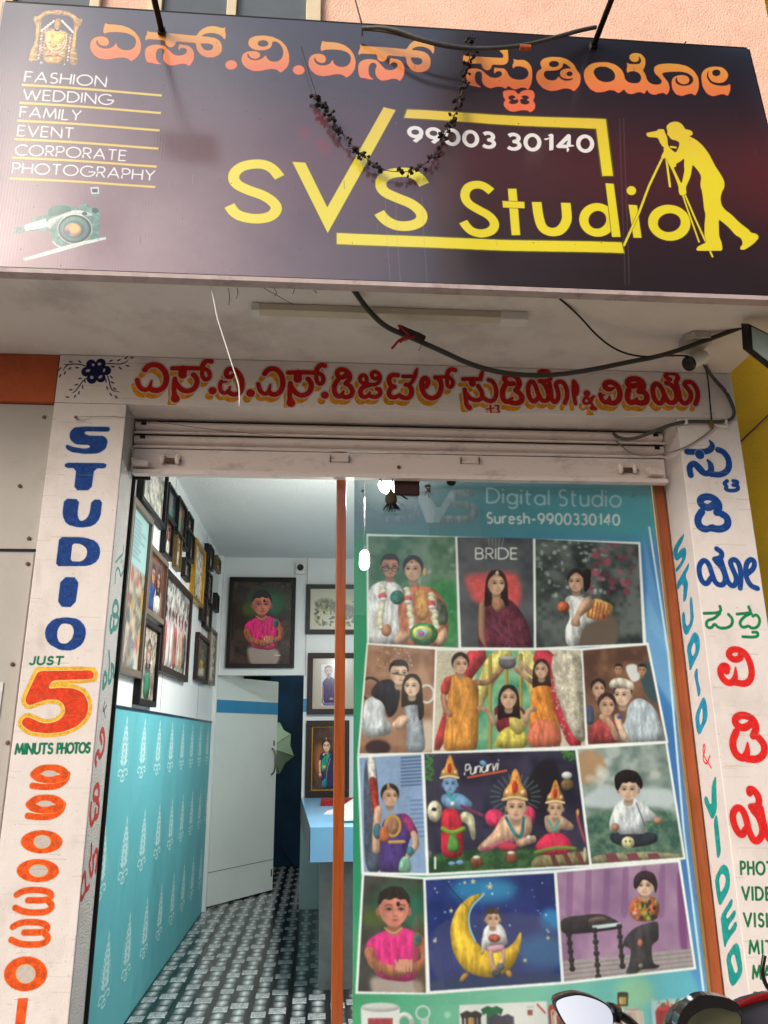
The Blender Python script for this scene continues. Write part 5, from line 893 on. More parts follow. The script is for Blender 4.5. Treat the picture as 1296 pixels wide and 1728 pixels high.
# ================================================================== the sign
ts = thing('shop_sign', 'wide dark printed flex sign with yellow studio lettering over the slab', 'sign', (.27, SY, 3.2))
def sign_face():
    bm = bmesh.new(); nx, nz = 60, 20; q = random.Random(5); V = []
    dents = [(onY(205, 385, SY)[0], onY(205, 385, SY)[2], .11, .006), (onY(150, 410, SY)[0], onY(150, 410, SY)[2], .09, -.004)]+[(q.uniform(-1.2, 1.8), q.uniform(3.25, 4.4), q.uniform(.1, .35), q.uniform(-.003, .003)) for _ in range(16)]
    for j in range(nz+1):
        z = 3.192+(4.413-3.192)*j/nz
        for i in range(nx+1):
            xl, xr = -1.312-.004*(z-3.2), 1.868-.052*(z-3.2); x = xl+(xr-xl)*i/nx
            e = min(i, nx-i, j, nz-j); y = SY+.0035*math.sin(x*2.3)*math.sin((z-3.2)*2.5)+.002*math.sin(x*9+1)
            for dx, dz, s, h in dents: y += h*math.exp(-((x-dx)**2+(z-dz)**2)/(s*s))
            if e == 0: y = SY
            V.append(bm.verts.new((x, y, z)))
    for j in range(nz):
        for i in range(nx): a = j*(nx+1)+i; bm.faces.new((V[a], V[a+1], V[a+nx+2], V[a+nx+1]))
    m = pic_mat('gloss_flex_print', img_sign, rough=.3, coat=1, spec=.8); b = m.node_tree.nodes['Principled BSDF']; b.inputs['Coat Roughness'].default_value = .1; b.inputs['Coat IOR'].default_value = 1.8
    n, l = m.node_tree.nodes, m.node_tree.links; tc = n.new('ShaderNodeTexCoord'); wv = n.new('ShaderNodeTexWave'); wv.bands_direction = 'X'; wv.inputs['Scale'].default_value = 28; wv.inputs['Distortion'].default_value = .15
    nz_ = n.new('ShaderNodeTexNoise'); nz_.inputs['Scale'].default_value = 5; ad = n.new('ShaderNodeMath'); ad.operation = 'MULTIPLY_ADD'; ad.inputs[1].default_value = .35
    l.new(tc.outputs['Object'], wv.inputs[0]); l.new(tc.outputs['Object'], nz_.inputs[0]); l.new(wv.outputs['Fac'], ad.inputs[0]); l.new(nz_.outputs[0], ad.inputs[2])
    bp = n.new('ShaderNodeBump'); bp.inputs['Strength'].default_value = .035; bp.inputs['Distance'].default_value = .004; l.new(ad.outputs[0], bp.inputs['Height']); l.new(bp.outputs[0], b.inputs['Normal']); l.new(bp.outputs[0], b.inputs['Coat Normal'])
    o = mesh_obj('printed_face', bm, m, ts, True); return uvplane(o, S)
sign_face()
m_edge = mat('flex_edge', (176, 160, 158), rough=.5, var=.15, scale=12, dirt=(90, 60, 50), dscale=9, damt=.6)
box('frame_rail', -1.31, 1.866, SY+.001, SY+.045, 3.172, 3.19, m_edge, ts); box('frame_rail', -1.315, 1.80, SY+.002, SY+.045, 4.414, 4.424, m_black, ts)
prism('frame_stile', [(-1.322, SY+.002, 3.19), (-1.313, SY+.002, 3.19), (-1.318, SY+.002, 4.414), (-1.326, SY+.002, 4.414)], (0, .045, 0), m_edge, ts); prism('frame_stile', [(1.869, SY+.002, 3.19), (1.876, SY+.002, 3.19), (1.812, SY+.002, 4.414), (1.805, SY+.002, 4.414)], (0, .045, 0), m_black, ts)
box('back_panel', -1.30, 1.79, SY+.02, SY+.04, 3.2, 4.40, m_blackm, ts)
for x in (-.9, .2, 1.3): tube('brace', [(x, SY+.03, 4.3), (x, -.001, 4.75)], .012, m_blackm, ts, smooth_path=0)
adopt(ts)
# lamps on arms over the sign; the arms and the left lamp show again as reflections in the gloss
def arm_lamp(base_px, ang, label):
    b = onY(base_px[0], base_px[1], SY-.012); t = thing('sign_lamp', label, 'lamp', tuple(b), 'lamps on arms over the sign')
    e = Vector(b)+Vector((ang[0], ang[1], ang[2])); add = bmesh.new()
    tube('arm', [tuple(b), tuple(e)], .013, m_blackm, t, seg=6, smooth_path=0)
    add_box(add, e.x-.13, e.x+.13, e.y-.10, e.y+.04, e.z-.05, e.z+.05, .01); mesh_obj('housing', add, m_blackm, t)
    box('bracket', b[0]-.014, b[0]+.014, b[1], SY-.001, b[2]-.016, b[2]+.016, m_blackm, t)
    return adopt(t)
arm_lamp((272, 50), (-.10, -1.05, .38), 'black lamp on an arm rising from the left end of the sign top'); arm_lamp((1003, 74), (.16, -1.0, .42), 'black lamp on an arm rising from the right half of the sign top')
# ================================================================== cables and odds and ends outside
def at(seq): return [tuple(onY(x, y, Y)) for x, y, Y in seq]
tag(tube('thick_cable', at([(612, 47, -.74), (660, 46, -.78), (720, 70, -.80), (790, 83, -.80), (870, 80, -.80), (930, 66, -.79), (975, 52, -.78), (1005, 46, -.75)]), .0085, m_cable), 'thick grey cable looped along the top edge of the sign', 'cable', 'grey cables looped along the sign top')
tag(tube('thick_cable', at([(612, 49, -.735), (650, 52, -.765), (700, 66, -.77), (760, 82, -.775), (830, 84, -.775), (900, 73, -.775), (960, 55, -.765), (1002, 48, -.74)]), .006, m_cable), 'second thinner grey cable hanging beside the thick one on the sign', 'cable', 'grey cables looped along the sign top')
tag(tube('wire', at([(597, -10, -.3), (605, 20, -.5), (612, 46, -.72)]), .004, m_cabled), 'dark wire dropping from above to the cable loop', 'wire')
tag(mesh_obj('cable_tape', add_lathe(bmesh.new(), [(.011, 0), (.0115, .02), (.011, .045)], onY(877, 80, -.80), (1, 0, .03), 12), mat('orange_tape', (176, 84, 26), rough=.6, var=.3, scale=60)), 'orange tape wrapped round the cable in front of the sign', 'tape')
mc = [(596, 488, -.60), (620, 522, -.54), (650, 552, -.50), (690, 568, -.46), (740, 590, -.42), (800, 618, -.38), (860, 632, -.35), (930, 634, -.33), (1000, 624, -.33), (1060, 611, -.33), (1120, 600, -.33), (1190, 575, -.36), (1262, 548, -.42)]
tag(tube('thick_cable', at(mc), .0105, m_cabled), 'long dark cable sagging under the slab in front of the painted beam', 'cable')
tk = thing('cable_tie', 'red and black cloth tied round the sagging cable under the tube light', 'tie', tuple(onY(700, 572, -.455)))
m_redc = mat('red_cloth', (130, 14, 14), rough=.9, var=.3, scale=40)
tube('knot', at([(674, 553, -.48), (690, 560, -.475), (705, 566, -.47), (716, 572, -.46)]), [.008, .016, .02, .012, .012, .012, .012, .012, .012, .010, .01, .01][:2*2] if False else .013, mat('dark_cloth', (34, 16, 16), rough=.9), tk, smooth_path=0); tube('red_strip', at([(672, 549, -.49), (684, 560, -.49), (692, 568, -.485), (674, 573, -.485), (668, 580, -.485), (661, 588, -.485)]), .0055, m_redc, tk, 5); tube('red_strip', at([(700, 568, -.485), (682, 572, -.49), (675, 578, -.49)]), .004, m_redc, tk, 5)
tube('loose_wire', at([(708, 574, -.47), (712, 583, -.47), (706, 592, -.47)]), .0012, m_dark, tk, 5); tube('loose_wire', at([(711, 578, -.47), (720, 586, -.47), (722, 580, -.47)]), .0012, m_dark, tk, 5); tube('loose_wire', at([(676, 565, -.48), (684, 578, -.48), (691, 570, -.48)]), .0015, m_dark, tk, 5); adopt(tk)
tag(tube('black_wire', at([(940, 500, -.60), (975, 530, -.50), (1010, 570, -.42), (1045, 594, -.36), (1085, 603, -.345), (1130, 600, -.32), (1160, 600, -.30), (1178, 607, -.27)]), .004, m_black), 'thin black wire from under the sign to the camera', 'wire')
tag(tube('black_wire', at([(1180, 607, -.24), (1192, 622, -.10), (1196, 650, -.03), (1199, 690, -.012), (1201, 712, -.012)]), .0035, m_black), 'black wire hanging straight down beside the camera to the pillar top', 'wire')
tag(tube('conduit_cable', at([(1190, 618, -.08), (1205, 640, -.02), (1225, 660, -.014), (1237, 685, -.013), (1240, 700, -.013), (1232, 709, -.013), (1218, 712, -.013), (1180, 711, -.013), (1155, 711, -.013), (1120, 720, -.013), (1085, 736, .02), (1060, 742, .05), (1042, 738, .08), (1036, 732, .12)]), .0085, m_cable), 'thick black conduit curving from the beam end down to the shutter', 'cable')
for i, (x, y) in enumerate(((1227, 661), (1157, 712), (1224, 712))):
    c = onY(x, y, -.013); tag(mesh_obj('cable_clip', add_lathe(bmesh.new(), [(.0105, -.006), (.012, -.005), (.012, .005), (.0105, .006)], tuple(c), (1, 0, 0) if i else (.5, 0, -.8), 12), m_white), ('white clip high on the curved conduit', 'left white clip on the conduit over the right pillar', 'right white clip on the conduit over the right pillar')[i], 'clip')
tag(tube('grey_wire', at([(1204, 722, -.012), (1180, 742, -.012), (1150, 758, -.012), (1125, 765, .02), (1090, 770, .08), (1065, 766, .11), (1040, 745, .13)]), .0035, mat('grey_wire_skin', (120, 112, 104), rough=.5)), 'grey wire looping from the pillar to the shutter end', 'wire')
tag(tube('white_wire', at([(1205, 716, -.014), (1222, 722, -.016), (1230, 720, -.016), (1224, 712, -.016)]), .003, m_white), 'short white wire loop tied at the right pillar top', 'wire')
tag(tube('string', at([(128, 704, -.012), (180, 702, -.010), (232, 706, .0), (330, 722, .10), (460, 735, .12)]), .0012, m_rust), 'thin string from a nail on the left pillar over the shutter', 'string')
tag(mesh_obj('nail', add_lathe(bmesh.new(), [(.008, 0), (.003, .004), (.003, .03)], tuple(onY(128, 704, -.025)), (0, 1, 0), 8), m_rust), 'rusty nail at the head of the left pillar', 'nail')
tag(mesh_obj('thread_knot', add_lathe(bmesh.new(), [(.002, -.02), (.012, -.01), (.009, .01), (.002, .022)], tuple(onY(1200, 716, -.018)), (0, 0, 1), 8), mat('jute', (110, 86, 50), rough=.95)), 'brown jute knot on the wires at the right pillar head', 'knot')
tag(tube('white_thread', at([(356, 485, -.655), (362, 512, -.655), (366, 535, -.655), (378, 572, -.655), (390, 610, -.655), (400, 640, -.655), (404, 655, -.655), (404, 686, -.655)]), .0022, m_white, smooth_path=1), 'white thread dangling from the sign in front of the beam', 'thread')
tt = thing('rootlets', 'dry rootlets sticking out under the sign edge', 'twigs', (-.2, -.66, 3.17))
for a in ([(385, 486), (388, 502), (386, 515)], [(400, 486), (402, 496), (398, 504)], [(445, 486), (470, 500), (495, 514)], [(462, 486), (468, 494), (463, 500)], [(497, 488), (494, 496)], [(530, 490), (535, 495)]): tube('twig', at([(x, y, -.66) for x, y in a]), .0012, m_dark, tt, 4, 1)
adopt(tt)
# tube light under the slab
tl = thing('tube_light', 'unlit white tube light fitting under the slab', 'lamp', (.25, -.46, 3.2))
box('batten', -.30, .81, -.485, -.435, 3.183, 3.213, mat('fitting_paint', (196, 186, 166), rough=.5, var=.08, scale=8), tl, bev=.004); box('end_cap', .70, .812, -.489, -.431, 3.175, 3.213, m_white, tl, bev=.004); box('end_cap', -.302, -.27, -.488, -.432, 3.178, 3.213, m_white, tl, bev=.004); adopt(tl)
# camera
tc_ = thing('security_camera', 'white bullet camera with a dark face under the slab at the right', 'camera', (1.6, -.3, 3.2))
prism('mount', [(1.535, -.29, 3.212), (1.535, -.345, 3.212), (1.56, -.385, 3.212), (1.63, -.385, 3.212), (1.655, -.345, 3.212), (1.65, -.24, 3.212), (1.56, -.235, 3.212)], (0, 0, -.028), mat('camera_mount', (176, 168, 158), rough=.5), tc_)
m_bkg0 = mat('camera_lens', (8, 8, 10), rough=.2); ca, cb = Vector(onY(1190, 600, -.27)), Vector(onY(1150, 620, -.30)); ax = (cb-ca).normalized()
bm = add_lathe(bmesh.new(), [(.018, 0), (.026, .006), (.030, .03), (.031, .10)], tuple(ca), tuple(ax), 24); mesh_obj('body', bm, m_white, tc_, False)
fc = ca+ax*.1005; bm = add_lathe(bmesh.new(), [(.033, 0), (.033, .012), (.029, .014)], tuple(fc), tuple(ax), 24); mesh_obj('face', bm, mat('camera_face', (14, 14, 16), rough=.15), tc_)
bm = add_lathe(bmesh.new(), [(.010, 0), (.009, .003)], tuple(fc+ax*.0142), tuple(ax), 16); mesh_obj('lens', bm, m_bkg0, tc_); tube('arm', [tuple(ca+ax*.02), (1.6, -.22, 3.19)], .010, m_white, tc_); adopt(tc_)
# flood light at the right edge
fl = thing('flood_light', 'black framed flood light panel at the right end under the slab', 'lamp', (1.75, -.5, 3.0))
qd = [onY(1263, 546, -.52), onY(1266, 590, -.50), onY(1330, 640, -.50), onY(1330, 580, -.52)]; prism('frame', [tuple(p) for p in qd], (.0, .05, .03), m_black, fl)
cc_ = sum(qd)/4; prism('lens', [tuple(cc_+(p-cc_)*.86+np.array((0, -.004, 0))) for p in qd], (0, .003, 0), mat('frosted_lens', (136, 150, 144), rough=.3, var=.1, scale=30), fl); tube('bracket', [tuple(qd[3]+np.array((0, .03, 0))), (1.85, -.5, 3.215)], .012, m_black, fl); adopt(fl)
# dried garland over the sign
def garland():
    t = thing('dried_garland', 'withered black flower garland looped over the sign face', 'garland', tuple(onY(795, 60, SY-.03)))
    path = [(795, 62), (797, 82), (790, 105), (785, 130), (778, 160), (770, 190), (757, 215), (745, 240), (728, 268), (712, 280), (690, 290), (665, 290), (640, 285), (622, 270), (603, 255), (588, 238), (573, 218), (560, 202), (550, 186), (540, 170), (533, 162)]
    pts = [tuple(p) for p in chaikin([(x, y) for x, y in path], 2, False)]; P = [Vector(onY(x, y, SY-.03)) for x, y in pts]
    tube('thread', [tuple(p) for p in P], .0016, mat('garland_thread', (90, 70, 50), rough=.9), t, 5, 0); q = random.Random(11); md = mat('dried_petal', (26, 10, 12), rough=.8, var=.5, scale=60)
    bm = bmesh.new(); nn = 230
    for k in range(nn):
        f = k/nn; i = int(f*(len(P)-1)); p = P[i].lerp(P[i+1], f*(len(P)-1)-i)
        dens = 1.0 if (f < .42 or f > .62) else .5
        if q.random() > dens: continue
        d = Vector((q.uniform(-1, 1), q.uniform(-.6, .3), q.uniform(-1.3, .6))).normalized()*q.uniform(.006, .026); e = p+d
        e.y = min(e.y, SY-.012); add_tube(bm, [tuple(p), tuple(e)], .0012, 4)
        r = q.uniform(.005, .011)
        if q.random() < .8:
            g_ = bmesh.ops.create_icosphere(bm, subdivisions=1, radius=r, matrix=Matrix.Translation(e))
            for v in g_['verts']: v.co += Vector((q.uniform(-1, 1), q.uniform(-.5, .5), q.uniform(-1, 1)))*r*.35
    mesh_obj('dried_flower', bm, md, t)['kind'] = 'stuff'
    return adopt(t)
garland()
tag(tube('thread', at([(508, 78, SY-.03), (520, 118, SY-.03), (535, 163, SY-.03)]), .0012, m_dark), 'black thread from the sign top down to the garland', 'thread')
tag(tube('twig', at([(1150, 80, -.73), (1158, 70, -.76)]), .0025, m_dark), 'short dark twig on the sign top near its right end', 'twig')

# ================================================================== roller shutter
sh = thing('roller_shutter', 'rolled up white metal shutter with latches over the doorway', 'shutter', (.38, .15, 2.7))
def slat(z0, z1):
    bm = bmesh.new(); n = 9; pr = []
    for i in range(n): a = i/(n-1); pr.append((.165-.022*math.sin(math.pi*min(1, a*1.15))**.7, z1-(z1-z0)*a))
    pr += [(.15, z0-.004), (.175, z0-.004), (.175, z1)]
    A = [bm.verts.new((-.872, y, z)) for y, z in pr]; Bv = [bm.verts.new((1.622, y, z)) for y, z in pr]
    for i in range(len(pr)): j = (i+1) % len(pr); bm.faces.new((A[i], A[j], Bv[j], Bv[i]))
    bm.faces.new(A[::-1]); bm.faces.new(Bv); bmesh.ops.recalc_face_normals(bm, faces=bm.faces[:]); return mesh_obj('slat', bm, m_steel, sh)
slat(2.912, 2.968); slat(2.845, 2.900); box('slat_lock', -.872, 1.622, .135, .15, 2.902, 2.908, m_steel, sh); box('slat_lock', -.872, 1.622, .135, .15, 2.832, 2.838, m_steel, sh)
box('bottom_plate', -.865, 1.615, .145, .165, 2.722, 2.826, m_steel, sh, bev=.002)
box('bottom_rail', -.86, 1.61, .118, .16, 2.698, 2.719, m_steel, sh, bev=.002)
box('dark_roll', -.874, 1.626, .17, .20, 2.84, 2.975, m_dark, sh)
for k in (0, 1):
    for z in (2.952, 2.885): box('rivet_slot', -.845+k*2.42, -.822+k*2.42, .1385, .143, z-.010, z+.004, m_dark, sh)
def latch(px_):
    c = onY(px_[0], px_[1], .14); x, z = c[0], c[2]; y = .144
    la = box('latch', x-.035, x+.035, y-.016, y, z-.013, z+.009, m_rust, sh, bev=.003)
    for s in (-1, 1): bm = add_lathe(bmesh.new(), [(.006, -.022), (.012, -.012), (.013, .012), (.007, .024)], (x+s*.034, y-.014, z+.002), (0, 0, 1), 8); o = mesh_obj('latch_knuckle', bm, m_steel, la)
    tube('latch_bolt', [(x-.045, y-.014, z-.004), (x+.05, y-.014, z-.004)], .005, m_rust, la, smooth_path=0)
for p in ((287, 777), (1058, 793)): latch(p)
for p in ((573, 775), (793, 778)):
    c = onY(*p, .14); h_ = box('handle', c[0]-.045, c[0]+.045, .132, .1445, c[2]-.012, c[2]-.004, m_steel, sh, bev=.002); box('handle_clip', c[0]-.045, c[0]-.041, .128, .1445, c[2]-.014, c[2]+.016, m_rust, h_); box('handle_clip', c[0]+.041, c[0]+.045, .128, .1445, c[2]-.014, c[2]+.016, m_rust, h_)
c = onY(673, 788, .14); mesh_obj('bolt', add_lathe(bmesh.new(), [(.009, 0), (.008, .008), (.004, .012)], (c[0], .1445, c[2]), (0, -1, 0), 8), m_rust, sh)
for p, s in (((236, 782), -1), (((1106, 798)), 1)):
    c = onY(*p, .11); prism('end_hook', [(c[0]-.03, .10, c[2]-.008), (c[0]+.035, .10, c[2]-.012), (c[0]+.035, .10, c[2]+.014), (c[0]-.01, .10, c[2]+.012), (c[0]-.03, .10, c[2]+.03), (c[0]-.038, .10, c[2]+.02)], (0, .03, 0), m_steel, sh)
adopt(sh)

# ================================================================== shop window: wooden posts, pane, poster
wf = thing('window_frame', 'orange varnished wooden posts framing the shop window', 'frame', (.8, .2, 0))
for a, b in ((.0525, .098), (1.577, 1.6305)): box('post', a, b, .206, .26, .13, 2.93, m_wood, wf, bev=.004)
box('bead', 1.568, 1.5765, .20, .23, .13, 2.93, mat('brass_bead', (150, 110, 60), rough=.35), wf); box('sill', .099, 1.567, .165, .19, .13, .40, m_wood, wf, bev=.004); adopt(wf)
mg, n_, l_, b_ = new_mat('window_pane_glass'); n_.remove(b_)
gl_, tr_, mx_, fr_ = n_.new('ShaderNodeBsdfGlossy'), n_.new('ShaderNodeBsdfTransparent'), n_.new('ShaderNodeMixShader'), n_.new('ShaderNodeFresnel')
gl_.inputs['Roughness'].default_value = .01; tr_.inputs[0].default_value = (.965, .985, .98, 1); fr_.inputs[0].default_value = 1.62; geo_, inv_ = n_.new('ShaderNodeNewGeometry'), n_.new('ShaderNodeMath'); inv_.operation = 'MULTIPLY'; s1_ = n_.new('ShaderNodeMath'); s1_.operation = 'SUBTRACT'; s1_.inputs[0].default_value = 1; l_.new(geo_.outputs['Backfacing'], s1_.inputs[1]); l_.new(s1_.outputs[0], inv_.inputs[1]); l_.new(fr_.outputs[0], inv_.inputs[0])
l_.new(inv_.outputs[0], mx_.inputs[0]); l_.new(tr_.outputs[0], mx_.inputs[1]); l_.new(gl_.outputs[0], mx_.inputs[2]); l_.new(mx_.outputs[0], n_['Material Output'].inputs[0])
tag(box('glass_pane', .0985, 1.567, .197, .203, .402, 2.92, mg), 'large clear glass pane of the shop window over the poster', 'window pane')
ps = tag(box('window_poster', .135, 1.564, .208, .2095, .41, 2.73, pic_mat('poster_vinyl', img_poster, rough=.4, alpha=True)), 'photo collage poster filling the shop window', 'poster'); uvmap(ps, lambda c: ((c.x-PO.u0)/(PO.u1-PO.u0), (c.z-PO.v0)/(PO.v1-PO.v0)))
# fitting and charms hanging behind the shutter edge, in front of the pane
x0, z0 = onY(666, 833, .15)[0], onY(666, 833, .15)[2]; x1 = onY(709, 833, .15)[0]
tag(box('door_fitting', x0, x1, .165, .192, z0, z0+.09, mat('brown_metal', (60, 30, 22), rough=.3, metal=.5, var=.3, scale=40), None, bev=.004), 'brown metal glass clamp at the top of the window', 'fitting')
ch = thing('hanging_charm', 'dried coconut charm with a bristly tuft hanging at the top of the window', 'charm', tuple(onY(660, 845, .14))); c = onY(660, 842, .14)
bm = add_lathe(bmesh.new(), [(.004, .045), (.010, .034), (.022, .020), (.029, 0), (.026, -.016), (.014, -.028)], tuple(c), (0, 0, 1), 16); mesh_obj('husk', bm, mat('dry_husk', (74, 62, 44), rough=.95, var=.4, scale=40, bump=.6), ch, True)
q = random.Random(3); bm = bmesh.new()
for k in range(34):
    a = q.uniform(0, 6.28); r = q.uniform(.01, .03); add_tube(bm, [(c[0]+r*.6*math.cos(a), c[1]+r*.5*math.sin(a), c[2]-.018), (c[0]+r*1.5*math.cos(a), c[1]+r*math.sin(a), c[2]-.045-q.uniform(0, .012))], .0016, 4)
mesh_obj('bristles', bm, m_black, ch); tube('cord', [(c[0], c[1], c[2]+.04), tuple(onY(640, 808, .14))], .0035, m_black, ch); tube('cord', [(c[0], c[1], c[2]+.04), (c[0]+.012, c[1], c[2]+.12)], .003, m_black, ch); tube('leaf', [(c[0]+.03, c[1], c[2]+.03), (c[0]+.075, c[1], c[2]-.0)], .004, m_black, ch); adopt(ch)
c = onY(722, 828, .15); d2 = thing('dried_flower', 'small dried flower head hanging at the top of the window', 'flower', tuple(c)); bm = bmesh.new()
for k in range(26): p = Vector(c)+Vector((q.uniform(-.012, .012), q.uniform(-.008, .008), q.uniform(-.005, .03))); bmesh.ops.create_icosphere(bm, subdivisions=1, radius=q.uniform(.003, .006), matrix=Matrix.Translation(p))
mesh_obj('head', bm, mat('dry_flower', (84, 48, 20), rough=.9, var=.6, scale=90), d2)
for a in ((-.014, -.02), (.022, -.02), (.006, -.035)): tube('stem', [tuple(c), (c[0]+a[0], c[1], c[2]+a[1])], .0015, m_black, d2)
adopt(d2)
c = onY(761, 812, .16); tag(mesh_obj('round_stop', add_lathe(bmesh.new(), [(.024, 0), (.024, .008), (.018, .012)], tuple(c), (0, -1, 0), 24), m_black), 'round black disc at the top of the window beside the flower', 'disc')
for i, p in enumerate(((612, 828), (1068, 835))):
    c = onY(*p, .19); tag(mesh_obj('suction_disc', add_lathe(bmesh.new(), [(.008, 0), (.008, .004), (.005, .006)], (c[0], .1965, c[2]), (0, -1, 0), 16), mat('clear_rubber', (100, 120, 116), rough=.3)), ('small round stud on the glass at its top left', 'small round stud on the glass at its top right')[i], 'stud')

# ================================================================== motorcycle mirrors and cowl at the lower right
m_bkg = mat('gloss_black_plastic', (16, 14, 15), rough=.18, coat=.6); mm, nm_, lm_, bm_ = new_mat('mirror_glass'); bm_.inputs['Metallic'].default_value = 1; bm_.inputs['Roughness'].default_value = .03; bm_.inputs['Base Color'].default_value = (.40, .44, .50, 1)
MC = thing('parked_motorcycle', 'black motorcycle parked before the window, its mirror showing the sky', 'motorcycle', (.55, -2.1, 0))
def mk(pts, Y): return [tuple(onY(x, y, Y)) for x, y in pts]
MY = -2.0
shape = [(941, 1698), (955, 1689), (980, 1682), (1005, 1686), (1022, 1694), (1028, 1706), (1026, 1722), (1020, 1736), (965, 1742), (951, 1722)]
def mirror(shape, Y, tilt, root, mglass, yaw=.35):
    P = [Vector(p) for p in mk(chaikin(shape, 3), Y)]; c = sum(P, Vector())/len(P)
    for p in P: p.y += (p.z-c.z)*tilt-(p.x-c.x)*yaw
    bm = bmesh.new(); rings = []
    for s, d in ((1.05, -.001), (1.08, .006), (1.0, .022), (.7, .038), (.3, .045)): rings.append([bm.verts.new(c+(p-c)*s+Vector((0, d, 0))) for p in P])
    for a, b in zip(rings, rings[1:]):
        for i in range(len(P)): bm.faces.new((a[i], a[(i+1) % len(P)], b[(i+1) % len(P)], b[i]))
    bm.faces.new(rings[-1]); bm.faces.new(rings[0][::-1]); bmesh.ops.recalc_face_normals(bm, faces=bm.faces[:]); h = mesh_obj('mirror_housing', bm, m_bkg, root, True)
    bm = bmesh.new(); bm.faces.new([bm.verts.new(p+Vector((0, -.003, 0))) for p in P][::-1]); g_ = mesh_obj('mirror_glass', bm, mglass, h); return c
c = mirror(shape, MY, .5, MC, mm)
tube('mirror_stem', mk([(1026, 1712), (1045, 1712), (1062, 1722), (1080, 1740), (1092, 1775)], MY+.01), .006, m_bkg, MC); tube('mirror_boot', mk([(1024, 1706), (1044, 1712)], MY+.01), .012, m_bkg, MC, smooth_path=0)
# the rest of this machine stands below the picture
bx, by = .53, -2.02
tube('handlebar', [(bx-.02, by, .99), (bx+.1, by+.02, 1.0), (bx+.38, by+.05, .98), (bx+.62, by, .97)], .012, m_bkg, MC); tube('fork', [(bx+.3, by+.05, .98), (bx+.3, by+.35, .32)], .022, m_blackm, MC)
def wheel(x, y, r=.3):
    bm = bmesh.new(); n = 28; R0 = [(.03, r), (.045, r-.02), (.03, r-.05), (-.03, r-.05), (-.045, r-.02), (-.03, r)]
    V = [[bm.verts.new((x+a, y+rr*math.cos(t), .01+r+rr*math.sin(t))) for a, rr in R0] for t in np.linspace(0, 2*math.pi, n, endpoint=False)]
    for i in range(n):
        for k in range(6): bm.faces.new((V[i][k], V[(i+1) % n][k], V[(i+1) % n][(k+1) % 6], V[i][(k+1) % 6]))
    bmesh.ops.recalc_face_normals(bm, faces=bm.faces[:]); w_ = mesh_obj('wheel', bm, m_black, MC)
    for k in range(5): a = k*1.2566; tube('spoke', [(x, y, .01+r), (x, y+(r-.05)*math.cos(a), .01+r+(r-.05)*math.sin(a))], .012, m_silver, w_, smooth_path=0)
wheel(bx+.3, by+.38); wheel(bx+.3, by-.9)
bm = bmesh.new(); add_lathe(bm, [(.05, -.28), (.13, -.2), (.15, 0), (.11, .2), (.04, .3)], (bx+.3, by-.28, .72), (0, 1, 0), 16); mesh_obj('fuel_tank', bm, m_bkg, MC, True); box('seat', bx+.19, bx+.41, by-1.05, by-.42, .68, .76, m_black, MC, bev=.03); box('engine', bx+.18, bx+.42, by-.55, by-.05, .22, .55, m_blackm, MC, bev=.03); adopt(MC)
M2 = thing('parked_motorcycle', 'second black motorcycle with a red edged cowl at the lower right corner', 'motorcycle', (.9, -2.2, 0)); m_redg = mat('gloss_red_plastic', (110, 14, 12), rough=.2, coat=.6)
m_olive = mat('faded_mirror', (120, 122, 100), rough=.12, metal=.7)
c = mirror([(1143, 1728), (1152, 1706), (1175, 1690), (1200, 1690), (1230, 1697), (1240, 1712), (1238, 1740), (1180, 1760), (1140, 1755)], -2.1, -.3, M2, m_olive)
prism('mirror_hood', mk(chaikin([(1140, 1735), (1150, 1704), (1172, 1683), (1190, 1678), (1222, 1682), (1246, 1692), (1250, 1704), (1240, 1709), (1215, 1700), (1190, 1702), (1165, 1716), (1155, 1740)], 3), -2.13), (0, .015, 0), m_bkg, M2)
prism('cowl', mk([(1244, 1698), (1262, 1690), (1300, 1680), (1400, 1672), (1400, 1860), (1236, 1860)], -2.08), (0, .02, 0), mat('smoked_cowl', (64, 62, 74), rough=.15, coat=.5), M2)
tube('cowl_edge', mk([(1244, 1697), (1262, 1689), (1300, 1679), (1400, 1671)], -2.085), .005, m_redg, M2); tube('brake_hose', mk([(1290, 1612), (1285, 1640), (1292, 1662), (1300, 1672)], -1.9), .0035, m_bkg, M2)
tube('mirror_stem', mk([(1200, 1750), (1210, 1790), (1230, 1830)], -2.05), .007, m_bkg, M2); box('body', .82, 1.1, -2.9, -2.06, .35, .92, m_bkg, M2, bev=.06)
def wheel2(y):
    bm = add_lathe(bmesh.new(), [(.18, -.045), (.28, -.04), (.3, 0), (.28, .04), (.18, .045)], (.96, y, .3), (1, 0, 0), 28); mesh_obj('wheel', bm, m_black, M2)
wheel2(-1.85); wheel2(-3.0); adopt(M2)
# ================================================================== the room behind the doorway
FZ, WX, BY, CZ = .23, -.95, 3.80, 3.17
rm = thing('studio_room', 'studio room with white walls and a teal papered dado', 'room', (.3, 2, 0)); rm['kind'] = 'structure'
for k in ('label', 'category'): del rm[k]
